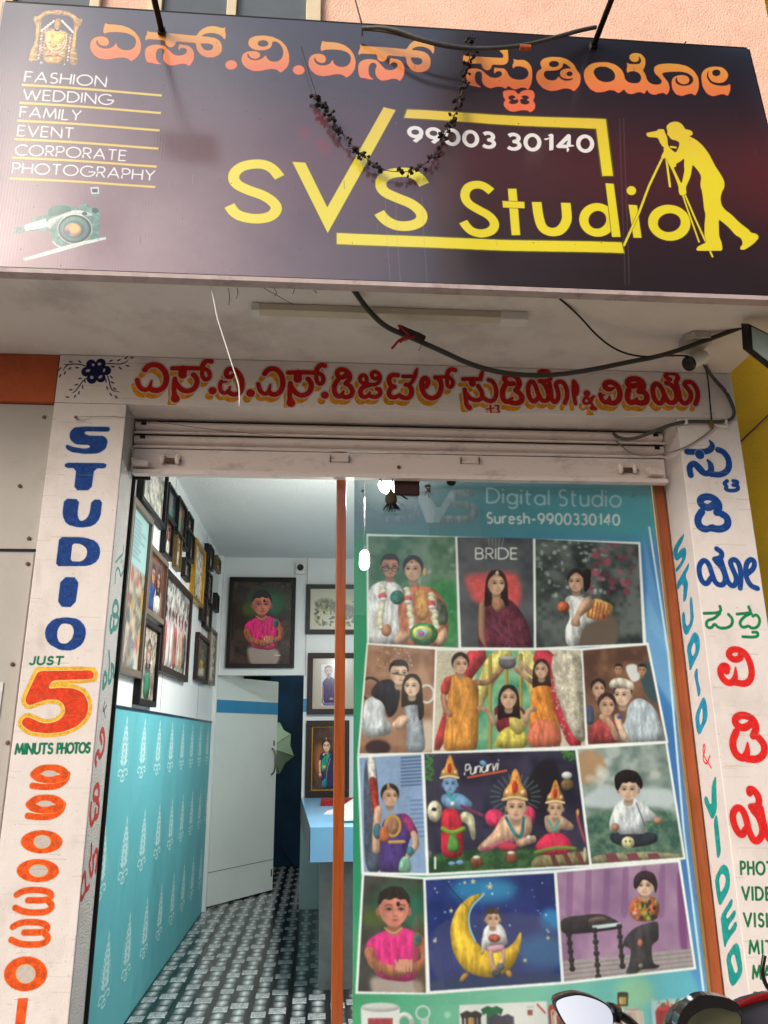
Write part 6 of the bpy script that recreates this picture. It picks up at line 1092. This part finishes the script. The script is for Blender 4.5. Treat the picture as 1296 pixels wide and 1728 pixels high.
# floor: real tiles with narrow joints, each carrying the woven print
def tile_image():
    n = 360; a = np.zeros((n, n, 3), np.float32); yy, xx = np.mgrid[0:n, 0:n]/n*6.0      # six columns, six rows to a tile
    ci, fx = xx.astype(int), xx % 1.0; yo = yy+np.where(ci % 2 == 0, 0, .5); fy = yo % 1.0; ri = np.floor(yo).astype(int)
    rail = (fx < np.where(ci % 2 == 0, .26, .10)); bar = np.abs(fx-.6)/.4
    base = .03+.36*np.clip(1-bar, 0, 1)**.8*(.55+.45*np.sin((fy-.1)/.9*math.pi))*(.9+.2*noise(n, n, 5))
    g = noise(n, n, 2.2); light = ((ri+ci*2) % 3 == 0); c = np.where(light, .26+.30*g, base*1.35+.02)
    c = np.where(fy < .10, .02, c); c = np.where((fy > .10) & (fy < .17), c*1.25+.04, c); c = np.where(rail, .03+.05*(np.abs(fx-.1) < .03), c)
    c = c*(.9+.2*noise(n, n, 60)); a[..., 0] = c*.96; a[..., 1] = c; a[..., 2] = c*1.0
    im = bpy.data.images.new('woven_tile_print', n, n); px = np.ones((n, n, 4), np.float32); px[..., :3] = np.clip(a*1.4+.01, 0, 1); im.pixels.foreach_set(px.ravel()); im.pack(); return im
m_tile = pic_mat('woven_floor_tile', tile_image(), rough=.22, spec=.5)
struct(box('sub_floor', -.95, 1.64, .03, 6.6, 0, FZ-.012, m_dark)); struct(box('door_step', -.877, 1.629, -.02, .158, 0, .129, m_wall))
ft = thing('tiled_floor', 'x', 'x', (0, 0, 0)); 
for k in ('label', 'category'): del ft[k]
ft['kind'] = 'structure'
TS = .60; tm = add_box(bmesh.new(), .0015, TS-.0015, .0015, TS-.0015, -.010, 0, .0012); t0 = mesh_obj('tile', tm, m_tile, ft); uvmap(t0, lambda c: (c.x/TS, c.y/TS))
first = True
for j in range(11):
    for i in range(5):
        x, y = -.95+i*.6-.41+.0, .50+(j-1)*.6-.0
        if x > 1.6: continue
        o = t0 if first else t0.copy()
        if not first: col.objects.link(o); o.parent = ft
        first = False; o.location = (x, y, FZ+random.uniform(-.0006, .0006))
# walls
wl_ = box('left_wall', WX-.10, WX, .12, 6.6, 0, 3.3, m_panel, rm); box('right_wall', 1.64, 1.74, .21, 6.6, 0, 3.3, m_panel, rm); box('ceiling', WX, 1.64, .37, BY, CZ, CZ+.1, m_ceil, rm)
cvw = Canvas('X', WX+.006, .12, BY, FZ, 1.70, 420, alpha=0); MOT = (186, 218, 216)
def motif(y, z, k, fade):
    """one damask plume, painted in wall coordinates"""
    def P(a, b): return ((y+a*1.75*k-cvw.u0), (cvw.v1-(z+b*k)))
    cvw.plane = 'L'; cvw.T = (0, 0, 1); q = random.Random(int(y*100+z*10))
    def leaf(a, b, ang, ln, wd, op):
        dx, dy = math.sin(ang)*ln, math.cos(ang)*ln; px_, py_ = math.cos(ang)*wd, -math.sin(ang)*wd
        cvw.poly([P(a, b), P(a+dx*.4+px_, b+dy*.4+py_), P(a+dx, b+dy), P(a+dx*.4-px_, b+dy*.4-py_)], MOT, sm=1, op=op*fade*q.uniform(.75, 1))
    leaf(0, .80, 0, .22, .035, .9); cvw.dot(*P(0, .79), .02*k, .02*k, MOT, op=.8*fade)
    for b, n_, ln, wd in ((.74, 1, .10, .025), (.66, 2, .13, .03), (.56, 2, .16, .035), (.45, 3, .18, .035), (.34, 3, .20, .04), (.22, 3, .22, .04), (.12, 2, .20, .04)):
        for s_ in (-1, 1):
            for m in range(n_): leaf(s_*.02, b-.02*m, s_*(.5+.42*m), ln*(1-.12*m), wd*.7, .85)
        leaf(0, b, 0, .10, .03, .9)
    for s_ in (-1, 1):
        cvw.stroke([P(0, .0), P(s_*.10, .06), P(s_*.2, .02), P(s_*.2, -.05), P(s_*.13, -.05)], .018*k, MOT, op=.85*fade); cvw.stroke([P(0, -.04), P(s_*.07, -.08), P(s_*.07, -.14), P(0, -.16)], .018*k, MOT, op=.85*fade)
        cvw.stroke([P(s_*.03, .82), P(s_*.10, .6), P(s_*.19, .35), P(s_*.24, .16), P(s_*.12, .0)], .009*k, MOT, op=.7*fade)
    cvw.stroke([P(0, .8), P(0, -.1)], .012*k, MOT, op=.8*fade)
for r_, (z, off) in enumerate(((1.41, 0.0), (.94, .0), (.47, .0))):
    for i in range(9): motif(.36+i*.40+(.17 if r_ == 1 else 0), z, .262, .95)
cvw.plane = 'X'; img_dado = cvw.image('dado_print')
dd = box('dado', WX+.001, WX+.006, .125, 3.74, FZ, 1.70, add_print(m_teal, img_dado, .15), rm); uvplane(dd, cvw); box('dado_trim', WX+.001, WX+.012, .125, 3.74, 1.70, 1.712, m_navy, rm)
for y in (1.55, 2.95): box('wall_joint', WX+.0005, WX+.0015, y, y+.004, 1.72, CZ, m_silver, rm)
box('corner_post', WX+.001, WX+.035, 3.745, BY-.001, FZ, CZ, m_panel, rm)
bw = struct(box('back_wall', -.165, 1.64, BY, BY+.08, FZ, CZ, m_panel)); bw2 = struct(box('door_head', WX+.001, -.166, BY, BY+.08, 2.105, CZ, m_panel)); rm2 = adopt(rm)
for x in (-.155,): struct(box('wall_joint_strip', x, x+.004, BY-.003, BY-.0005, 2.1, CZ, m_silver))
struct(box('wall_stripe', -.164, 1.63, BY-.006, BY-.0005, 1.79, 1.90, m_bband)); 
# room beyond
m_backdrop = mat('painted_backdrop', (10, 46, 72), rough=.9, var=.6, scale=1.6); struct(box('studio_back_wall', WX, 1.64, 6.4, 6.5, 0, 3.3, m_dark)); tag(box('backdrop', -.6, 1.2, 6.0, 6.03, FZ+.002, 2.9, m_backdrop), 'dark blue mottled backdrop beyond the inner door', 'backdrop'); struct(box('inner_ceiling', WX, 1.64, BY+.08, 6.5, 2.9, 3.0, m_ceil))
um = thing('studio_umbrella', 'pale green studio umbrella half seen past the inner door', 'umbrella', (-.55, 5.3, 1.4)); m_umb = mat('umbrella_cloth', (150, 178, 150), rough=.7, var=.05)
apex = Vector(onY(455, 1262, 5.2)); rim = [Vector(onY(x, y, 5.45)) for x, y in ((430, 1215), (472, 1219), (491, 1239), (496, 1276), (472, 1306), (430, 1312), (405, 1290), (402, 1240))]
bm = bmesh.new(); va = bm.verts.new(apex); vr = []
for i, p in enumerate(rim):
    nx = rim[(i+1) % 8]; vr += [bm.verts.new(p), bm.verts.new((p+nx)/2+(apex-(p+nx)/2)*.10)]
for i in range(16): bm.faces.new((va, vr[i], vr[(i+1) % 16]))
mesh_obj('canopy', bm, m_umb, um)
for p in rim: tube('rib', [tuple(apex+Vector((0, -.004, 0))), tuple(p+Vector((0, -.004, 0)))], .003, m_silver, um, 5, 0)
tube('stand', [tuple(apex), tuple(apex+Vector((-.05, .35, 0))), (apex.x-.05, apex.y+.4, FZ)], .010, m_black, um, smooth_path=0)
for a in (0, 2.1, 4.2): tube('leg', [(apex.x-.05, apex.y+.4, .7), (apex.x-.05+.35*math.cos(a), apex.y+.4+.35*math.sin(a), FZ)], .008, m_black, um, smooth_path=0)
adopt(um)
# inner door leaf swung into the room beyond
dr = thing('inner_door', 'white door with a blue band standing open at the back', 'door', (-.938, BY+.03, FZ)); A_d, B_d = np.array((-.938, BY+.035)), np.array((-.428, 4.56)); dv = (B_d-A_d)/np.hypot(*(B_d-A_d)); dn = np.array((-dv[1], dv[0]))
def dq(s0, s1, z0, z1, t0_, t1_): return [(A_d[0]+dv[0]*s-dn[0]*0+dn[0]*t, A_d[1]+dv[1]*s+dn[1]*t, z) for s, t, z in ((s0, t0_, z0), (s1, t0_, z0), (s1, t1_, z0), (s0, t1_, z0))], z1-z0
def dbox(nm, s0, s1, z0, z1, t0_, t1_, m): p, h = dq(s0, s1, z0, z1, t0_, t1_); return prism(nm, p, (0, 0, h), m, dr)
m_door = mat('door_laminate', (208, 218, 214), rough=.4, var=.04, scale=4, dirt=(150, 160, 150), dscale=2, damt=.2); LD = float(np.hypot(*(B_d-A_d)))
dbox('leaf', 0, LD, .245, 2.10, 0, .035, m_door); dbox('band', .001, LD-.001, 1.79, 1.90, -.003, -.0005, m_bband); dbox('kick_joint', .002, LD-.002, .50, .504, -.002, -.0005, m_silver); dbox('keyhole', LD-.05, LD-.035, 1.50, 1.55, -.003, -.0005, m_black); dbox('hinge', LD-.03, LD-.015, .36, .42, -.003, -.0005, m_black)
def dp(s, z, t): return (A_d[0]+dv[0]*s+dn[0]*t, A_d[1]+dv[1]*s+dn[1]*t, z)
tube('handle', [dp(LD-.07, 1.48, -.003), dp(LD-.07, 1.45, -.04), dp(LD-.07, 1.36, -.05), dp(LD-.07, 1.27, -.04), dp(LD-.07, 1.24, -.003)], .008, m_silver, dr); adopt(dr)
# counter
ct = thing('counter', 'pale blue topped service counter running to the back wall', 'counter', (.5, 2.5, FZ))
prism('counter_top', [(-.055, 1.46, .90), (1.1, 1.46, .90), (1.1, BY-.01, .90), (-.165, BY-.01, .90)], (0, 0, .18), m_counter, ct); prism('edge_strip', [(-.057, 1.455, .905), (-.056, 1.455, 1.06), (-.167, BY-.012, 1.06), (-.167, BY-.012, .905)], (-.003, 0, 0), m_navy, ct)
prism('side_panel', [(.0, 1.62, FZ), (1.1, 1.62, FZ), (1.1, BY-.012, FZ), (-.02, BY-.012, FZ)], (0, 0, .67), mat('counter_side', (120, 130, 130), rough=.12, var=.25, scale=5, spec=.6), ct)
box('end_panel', -.165, -.003, BY-.05, BY-.013, FZ, .90, m_door, ct); adopt(ct)
pr = thing('printer', 'white printer on the counter just behind the window edge', 'printer', (.22, 1.9, 1.08)); prism('body', [(.10, 1.75, 1.081), (.45, 1.75, 1.081), (.45, 1.75, 1.18), (.30, 1.75, 1.24), (.10, 1.75, 1.12)], (0, .35, 0), m_white, pr); box('tray', .13, .42, 1.68, 1.749, 1.09, 1.105, m_white, pr); adopt(pr)
box_p = thing('paper_stack', 'loose stack of papers on the counter beside the printer', 'papers', (.10, 2.3, 1.08))
for k in range(5): o = prism('sheet', [(.02+.01*k, 2.25+.015*k, 1.0805+.002*k), (.23+.008*k, 2.22+.01*k, 1.0805+.002*k), (.26+.008*k, 2.50, 1.0805+.002*k), (.05+.01*k, 2.53, 1.0805+.002*k)], (0, 0, .0015), m_white, box_p)
adopt(box_p)
tag(box('album', .0, .30, 2.9, 3.15, 1.0805, 1.12, m_redc, bev=.004), 'dark red album lying on the counter near the back wall', 'album')
# security camera on the back wall
sc_ = thing('security_camera', 'small white camera on the back wall above the baby picture', 'camera', tuple(onY(507, 959, BY))); c = onY(507, 959, BY-.04)
box('housing', c[0]-.045, c[0]+.045, BY-.07, BY-.001, c[2]-.055, c[2]+.05, m_white, sc_, bev=.01); mesh_obj('lens', add_lathe(bmesh.new(), [(.03, 0), (.03, .01), (.02, .018)], (c[0], BY-.071, c[2]), (0, -1, 0), 20), m_bkg, sc_); adopt(sc_)

# ------------------------------------------------------------------ framed pictures
def frame_thing(label, axis, a0, a1, z0, z1, wall, bw_, dep, fm, im, group, inner=None, mat_c=None, nrm=1):
    """axis 'Y' hangs on the back wall (wall = y), axis 'X' hangs on a side wall (wall = x, nrm = which way it faces)"""
    loc = ((a0+a1)/2, wall, z0) if axis == 'Y' else (wall, (a0+a1)/2, z0); t = thing('picture_frame', label, 'picture frame', loc, group)
    def slab(nm, u0, u1, v0, v1, d0, d1, m, bev=0):
        if axis == 'Y': return box(nm, u0, u1, wall-d1, wall-d0, v0, v1, m, t, bev)
        lo, hi = (wall+d0, wall+d1) if nrm > 0 else (wall-d1, wall-d0)
        return box(nm, lo, hi, u0, u1, v0, v1, m, t, bev)
    bm = bmesh.new()
    for u0, u1, v0, v1 in ((a0, a1, z1-bw_, z1), (a0, a1, z0, z0+bw_), (a0, a0+bw_, z0+bw_, z1-bw_), (a1-bw_, a1, z0+bw_, z1-bw_)):
        if axis == 'Y': add_box(bm, u0, u1, wall-dep, wall-.001, v0, v1, .003)
        else:
            lo, hi = (wall+.001, wall+dep) if nrm > 0 else (wall-dep, wall-.001); add_box(bm, lo, hi, u0, u1, v0, v1, .003)
    mesh_obj('moulding', bm, fm, t); i0 = bw_
    if inner is not None: slab('slip', a0+bw_*.9, a1-bw_*.9, z0+bw_*.9, z1-bw_*.9, .002, dep*.45, inner); i0 = bw_*1.18
    p = slab('picture', a0+i0, a1-i0, z0+i0, z1-i0, .003, dep*.45+.002, im); u0, u1, v0, v1 = a0+i0, a1-i0, z0+i0, z1-i0
    if axis == 'Y': uvmap(p, lambda c: ((c.x-u0)/(u1-u0), (c.z-v0)/(v1-v0)))
    else: uvmap(p, lambda c: ((c.y-u0)/(u1-u0) if nrm > 0 else 1-(c.y-u0)/(u1-u0), (c.z-v0)/(v1-v0)))
    adopt(t); return t
def yrect(p, q, Y): a, b = onY(*p, Y), onY(*q, Y); return a[0], b[0], b[2], a[2]      # top left, bottom right
TI = (170, 800, 3.014)
# baby picture
x0, x1, z0, z1 = yrect((388, 974), (496, 1127), BY-.03); cv = Canvas('Y', BY-.02, x0, x1, z0, z1, 700, (56, 38, 28)); cv.T = TI; cv.vol = 1
cv.poly([(600,400),(1100,400),(1100,1100),(600,1100)], mottle((34, 24, 20), (66, 46, 34), 60, 40), sm=0); cv.dot(830, 640, 110, 80, (90, 62, 40), soft=40, op=.6)
_r = np.random.default_rng(3)
for k in range(40): a = _r.uniform(-3.4, .5); rr = _r.uniform(50, 118); cv.stroke([(830+50*math.cos(a), 645+45*math.sin(a)), (830+rr*math.cos(a), 650+rr*.8*math.sin(a), .5)], 2, [(40, 120, 50), (30, 90, 60), (90, 100, 40)][k % 3], op=.5)
cv.dot(745, 680, 34, 28, (80, 110, 30), soft=12, op=.8); cv.dot(905, 650, 30, 50, (20, 110, 60), soft=14, op=.8)
pink_baby(cv, 818, 650, 1.1); cv.stroke([(893,935),(925,938)], 2, (220, 215, 210))
im_b = pic_mat('baby_picture', cv.image('baby_picture'), rough=.25, coat=.3)
frame_thing('black framed portrait of a baby in a pink top above the inner door', 'Y', x0, x1, z0, z1, BY, .035, .045, m_black, im_b, 'framed pictures on the back wall')
# landscape
x0, x1, z0, z1 = yrect((517, 986), (612, 1070), BY-.03); cv = Canvas('Y', BY-.02, x0, x1, z0, z1, 500, (196, 190, 168)); cv.T = TI
cv.poly([(1060,570),(1330,570),(1330,790),(1060,790)], (190, 188, 164), sm=0); cv.dot(1135, 660, 60, 40, (120, 118, 104), soft=8, tex=.5); speck(cv, 1070, 640, 1320, 790, [(90, 100, 60), (160, 156, 90), (206, 200, 150), (60, 66, 50)], 160, 3, 13, 41, .8); cv.poly([(1150,660),(1200,640),(1330,680),(1330,740),(1200,730)], (110, 112, 104), soft=5, tex=.3)
frame_thing('dark framed landscape with pale grasses high on the back wall', 'Y', x0, x1, z0, z1, BY, .04, .04, mat('ebony_frame', (40, 40, 36), rough=.4, var=.5, scale=60, bump=.5, bscale=150), pic_mat('landscape_picture', cv.image('landscape_picture'), rough=.3), 'framed pictures on the back wall')
# man in a dark blue shirt
x0, x1, z0, z1 = yrect((520, 1102), (607, 1205), BY-.03); cv = Canvas('Y', BY-.02, x0, x1, z0, z1, 600, (196, 186, 168)); cv.T = TI; cv.vol = 1
cv.poly([(1050,900),(1330,900),(1330,1230),(1050,1230)], (180, 170, 154), sm=0); cv.poly([(1106,950),(1230,945),(1230,1200),(1106,1200)], (206, 204, 206), sm=0); cv.poly([(1110,1060),(1140,1030),(1155,1022),(1180,1030),(1210,1060),(1205,1100),(1200,1180),(1120,1185),(1122,1100)], (42, 32, 96), tex=.1); cv.stroke([(1116,1085),(1116,1130),(1112,1180)], 6, (170, 130, 130)); cv.poly([(1145,1020),(1165,1020),(1156,1045)], (190, 140, 130)); head(cv, 1152, 988, 30, (176, 140, 140), (26, 22, 34), .05); cv.stroke([(1140,1007),(1152,1013),(1164,1007)], 2, (60, 40, 44)); cv.dot(1170, 1160, 14, 8, (176, 136, 136)); cv.poly([(1115,1180),(1200,1178),(1200,1200),(1115,1200)], (60, 60, 150), op=.7)
frame_thing('brown framed photo of a man in a dark blue shirt', 'Y', x0, x1, z0, z1, BY, .045, .05, m_brown, pic_mat('man_picture', cv.image('man_picture'), rough=.2, coat=.3), 'framed pictures on the back wall')
# woman in a sari
x0, x1, z0, z1 = yrect((517, 1216), (585, 1344), BY-.03); x1 += .02; cv = Canvas('Y', BY-.02, x0, x1, z0, z1, 700, (60, 36, 24)); cv.T = (440, 1180, 5.76); cv.vol = 1
cv.poly([(460,200),(860,200),(860,960),(460,960)], mottle((40, 26, 20), (84, 54, 34), 60, 44), sm=0); cv.dot(540, 580, 70, 200, (176, 100, 50), soft=40, op=.8); cv.poly([(540,520),(600,500),(700,500),(760,600),(790,930),(560,930),(560,700),(530,620)], (24, 34, 70), tex=.15); cv.poly([(560,600),(620,540),(700,500),(690,620),(640,740),(560,740)], (28, 140, 110), tex=.1); cv.poly([(575,520),(620,510),(600,560)], S3)
cv.stroke([(700,520),(660,620),(620,740),(600,920)], 10, (90, 50, 110)); cv.stroke([(690,580),(640,700),(630,920)], 6, (150, 150, 160)); cv.poly([(535,540),(570,525),(555,600),(535,610)], (30, 60, 70), tex=.4); cv.stroke([(545,610),(540,700),(545,740)], 16, S2); cv.poly([(515,760),(560,745),(575,790),(540,805)], S2); cv.dot(608, 685, 22, 24, (206, 160, 50)); cv.poly([(560,860),(640,790),(650,930),(570,930)], (24, 110, 120), tex=.2)
head(cv, 637, 425, 72, S3, HB, -.06, 'bun', 2); cv.dot(632, 340, 5, 16, (220, 206, 170))
frame_thing('dark framed portrait of a woman in a green and blue sari over the counter', 'Y', x0, x1, z0, z1, BY, .05, .05, m_brown, pic_mat('sari_picture', cv.image('sari_picture'), rough=.25, coat=.3), 'framed pictures on the back wall', inner=m_gold)
# generic small prints for the side wall
def mini(kind, seed, w_, h_):
    q = random.Random(seed); cv = Canvas('L', 0, 0, w_, 0, h_, 110/max(w_, h_)*1.6, (100, 90, 80)); X = lambda v: v*w_; Y = lambda v: v*h_; k = min(w_, h_); cv.vol = 1
    bgc = q.choice([(70, 90, 70), (110, 90, 76), (60, 66, 80), (150, 140, 124), (96, 60, 52), (60, 90, 100)])
    if kind == 'pale': bgc = (186, 184, 170)
    if kind == 'group': bgc = (176, 176, 170)
    cv.poly([(0, 0), (w_, 0), (w_, h_), (0, h_)], mottle(tuple(v*.7 for v in bgc), tuple(min(255, v*1.25) for v in bgc), 14, seed), sm=0)
    if kind == 'group':
        for i in range(60): cv.dot(X(q.random()), Y(q.uniform(0, .4)), k*.03, k*.02, (90, 84, 76), op=.6)
        for i in range(7): x = .1+i*.13; c_ = q.choice([(150, 60, 50), (190, 160, 110), (50, 80, 140), (206, 200, 190), (60, 50, 60)]); cv.poly([(X(x-.07), Y(1)), (X(x-.06), Y(.48)), (X(x+.06), Y(.48)), (X(x+.07), Y(1))], c_, tex=.2); cv.dot(X(x), Y(.38), k*.045, k*.065, (150, 104, 80)); cv.dot(X(x), Y(.345), k*.045, k*.04, HB)
    elif kind == 'pale':
        cv.dot(X(.5), Y(.55), k*.28, k*.34, (206, 200, 190), soft=k*.03, tex=.3)
        for i in range(14): cv.dot(X(q.uniform(.25, .75)), Y(q.uniform(.3, .85)), k*.03, k*.02, (120, 116, 110), op=.7)
    elif kind == 'cert':
        cv.poly([(0, 0), (w_, 0), (w_, h_*.36), (0, h_*.36)], (160, 196, 196), sm=0)
        for i in range(9): cv.stroke([(X(.15), Y(.06+.03*i)), (X(q.uniform(.5, .9)), Y(.06+.03*i))], k*.006, (70, 100, 100))
        for i in range(40): cv.dot(X(q.random()), Y(q.uniform(.4, 1)), k*q.uniform(.04, .12), k*q.uniform(.04, .12), q.choice([(190, 150, 90), (120, 150, 120), (170, 80, 70), (200, 196, 180), (80, 110, 120)]), op=.7, soft=k*.02)
    else:
        c_ = q.choice([(160, 50, 60), (40, 70, 130), (190, 150, 60), (60, 120, 90), (150, 90, 120)]); n = 2 if kind == 'couple' else 1
        for i in range(n): x = .5 if n == 1 else .33+.34*i; cv.poly([(X(x-.24), Y(1)), (X(x-.2), Y(.55)), (X(x), Y(.46)), (X(x+.2), Y(.55)), (X(x+.24), Y(1))], c_ if i == 0 else (206, 200, 190), tex=.2); head(cv, X(x), Y(.33), k*.17, (178, 128, 100), HB, 0, 'long' if (i+seed) % 2 else 'short', 2)
    cv.a[..., :3] = np.clip(blur(cv.a[..., :3], 1), 0, 1); return pic_mat('small_print', cv.image('small_print_%d' % seed), rough=.2, coat=.3)
LW = 'framed pictures on the left wall'
m_gold2 = mat('dull_gilt_frame', (96, 76, 36), rough=.45, metal=.3, var=.3, scale=40)
SIDE = [  # near bottom corner, far top corner (both in the photograph's enlarged crop), moulding, width, kind, label
 ((208,132),(350,-60), m_black, .03, 'pale', 'black framed pale picture cut off by the shutter, nearest the doorway top', m_gold),
 ((92,1005),(268,235), m_silver, .035, 'cert', 'tall grey framed certificate print nearest the doorway', None),
 ((228,705),(345,455), m_silver, .03, 'couple', 'grey framed couple photo beside the tall certificate', m_gold),
 ((190,1170),(308,785), m_black, .03, 'single', 'lowest black framed portrait on the left wall', m_gold),
 ((300,1000),(468,620), m_brown, .04, 'group', 'large brown framed group photo in the middle of the left wall', None),
 ((468,630),(535,400), m_gold, .03, 'pale', 'bright gilt framed picture above the group photo', None),
 ((487,1045),(555,850), m_brown, .03, 'single', 'brown framed portrait low near the back corner', m_gold),
 ((548,1062),(593,808), m_silver, .025, 'pale', 'slim silver framed picture next to the back corner', None)]
CL = [((342,205),(405,125)), ((322,400),(375,258)), ((385,292),(438,176)), ((383,470),(420,318)), ((425,372),(450,285)), ((440,275),(471,240)), ((428,520),(462,458)), ((452,430),(480,322)), ((538,490),(556,368)), ((556,470),(580,388)), ((515,740),(545,612)), ((530,775),(566,662)), ((545,640),(572,520)), ((590,480),(612,445)), ((583,690),(602,622))]
for i, (nb, ft_, fm, bw_, kind, lab, inn) in enumerate(SIDE):
    f = lambda p: onX(TI[0]+p[0]/TI[2], TI[1]+p[1]/TI[2], WX+.03)
    a, b = f(nb), f(ft_); frame_thing(lab, 'X', a[1], b[1], a[2], b[2], WX, bw_, .035, fm, mini(kind, 60+i, abs(b[1]-a[1]), abs(b[2]-a[2])), LW, inn)
WORDS = ['highest, nearest the door', 'wide one under the highest', 'second from the top edge', 'below the second', 'narrow, in the middle of the cluster', 'small one at the ceiling side', 'hanging lowest of the near cluster', 'touching the gilt frame', 'first beyond the gilt frame', 'second beyond the gilt frame', 'lowest of the far cluster', 'lowest but one of the far cluster', 'in the middle of the far cluster', 'small one by the back corner, upper', 'small one by the back corner, lower']
for i, (nb, ft_) in enumerate(CL):
    a, b = f(nb), f(ft_); y0_, y1_ = min(a[1], b[1]), max(a[1], b[1]); z0_, z1_ = min(a[2], b[2]), max(a[2], b[2])
    if y1_-y0_ < .10: y1_ = y0_+.10
    if z1_-z0_ < .12: z1_ = z0_+.12
    frame_thing('small black framed photo: '+WORDS[i], 'X', y0_, min(y1_, BY-.06), z0_, z1_, WX, .018, .030+.004*(i % 3), m_black if i not in (3, 13) else m_gold2, mini(['single', 'couple'][i % 2], 80+i, y1_-y0_, z1_-z0_), 'small frames in the cluster on the left wall')
# frames on the right hand wall, seen faintly through the poster
RW = [(1.3, 2.15, .35, .5), (1.8, 2.2, .3, .42), (2.25, 2.0, .4, .55), (1.35, 1.5, .4, .5), (1.95, 1.45, .3, .4), (2.8, 2.2, .3, .4)]
RWW = ['nearest upper', 'second upper', 'third upper, larger', 'nearest lower', 'second lower', 'farthest upper']
for i, (y, z, w_, h_) in enumerate(RW): frame_thing('black framed photo on the right hand wall, '+RWW[i], 'X', y, y+w_, z, z+h_, 1.64, .025, .035, m_black, mini(['single', 'couple', 'group'][i % 3], 120+i, w_, h_), 'framed pictures on the right hand wall', nrm=-1)

# ------------------------------------------------------------------ lit lamps inside
bp_ = Vector(onY(615, 945, 1.15)); lb = thing('light_bulb', 'lit white bulb hanging inside behind the poster corner', 'bulb', tuple(bp_)); m_em = mat('lit_bulb', (255, 252, 240), emit=(255, 250, 235), es=26)
mesh_obj('globe', add_lathe(bmesh.new(), [(.012, .06), (.026, .045), (.03, .01), (.03, -.035), (.018, -.055)], tuple(bp_), (0, 0, 1), 20), m_em, lb, True); tube('flex', [tuple(bp_+Vector((0, 0, .06))), (bp_.x, bp_.y, CZ)], .004, m_white, lb, smooth_path=0); adopt(lb)
cl_ = Vector((.385, 1.1, 3.04)); lc = thing('ceiling_light', 'glaring lit lamp hanging from the ceiling behind the top of the poster', 'lamp', tuple(cl_)); box('tray', cl_.x-.11, cl_.x+.08, cl_.y-.05, cl_.y+.05, cl_.z, cl_.z+.03, m_white, lc, bev=.005); tube('rod', [(cl_.x, cl_.y, cl_.z+.03), (cl_.x, cl_.y, CZ)], .01, m_white, lc, smooth_path=0); mesh_obj('diffuser', add_lathe(bmesh.new(), [(.03, 0), (.062, -.015), (.075, -.045), (.062, -.08), (.03, -.098)], tuple(cl_), (0, 0, 1), 24), mat('lit_diffuser', (255, 252, 244), emit=(250, 250, 245), es=14), lc, True); adopt(lc)
def lamp(nm, kind, loc, e, sz, c=(1.0, .995, .96), rot=(0, 0, 0)):
    l = bpy.data.lights.new(nm, kind); l.energy = e; l.color = c
    if kind == 'AREA': l.size = sz
    else: l.shadow_soft_size = sz
    o = bpy.data.objects.new(nm, l); col.objects.link(o); o.location = loc; o.rotation_euler = rot
lamp('bulb_light', 'POINT', tuple(bp_+Vector((-.05, 0, -.10))), 22, .05); lamp('ceiling_lamp_light', 'AREA', (cl_.x-.0, cl_.y, cl_.z-.11), 60, .3)
lamp('inner_room_fill', 'POINT', (.3, 5.0, 2.6), 10, .1)  # fill light added out of sight to lift the dark room beyond
lf = thing('inner_fill_lamp', 'unseen lit globe added to brighten the room beyond the inner door', 'lamp', (.3, 5.0, 2.9)); mesh_obj('globe', add_lathe(bmesh.new(), [(.02, .09), (.06, .05), (.07, 0), (.04, -.06)], (.3, 5.0, 2.78), (0, 0, 1), 16), m_em, lf, True); adopt(lf)
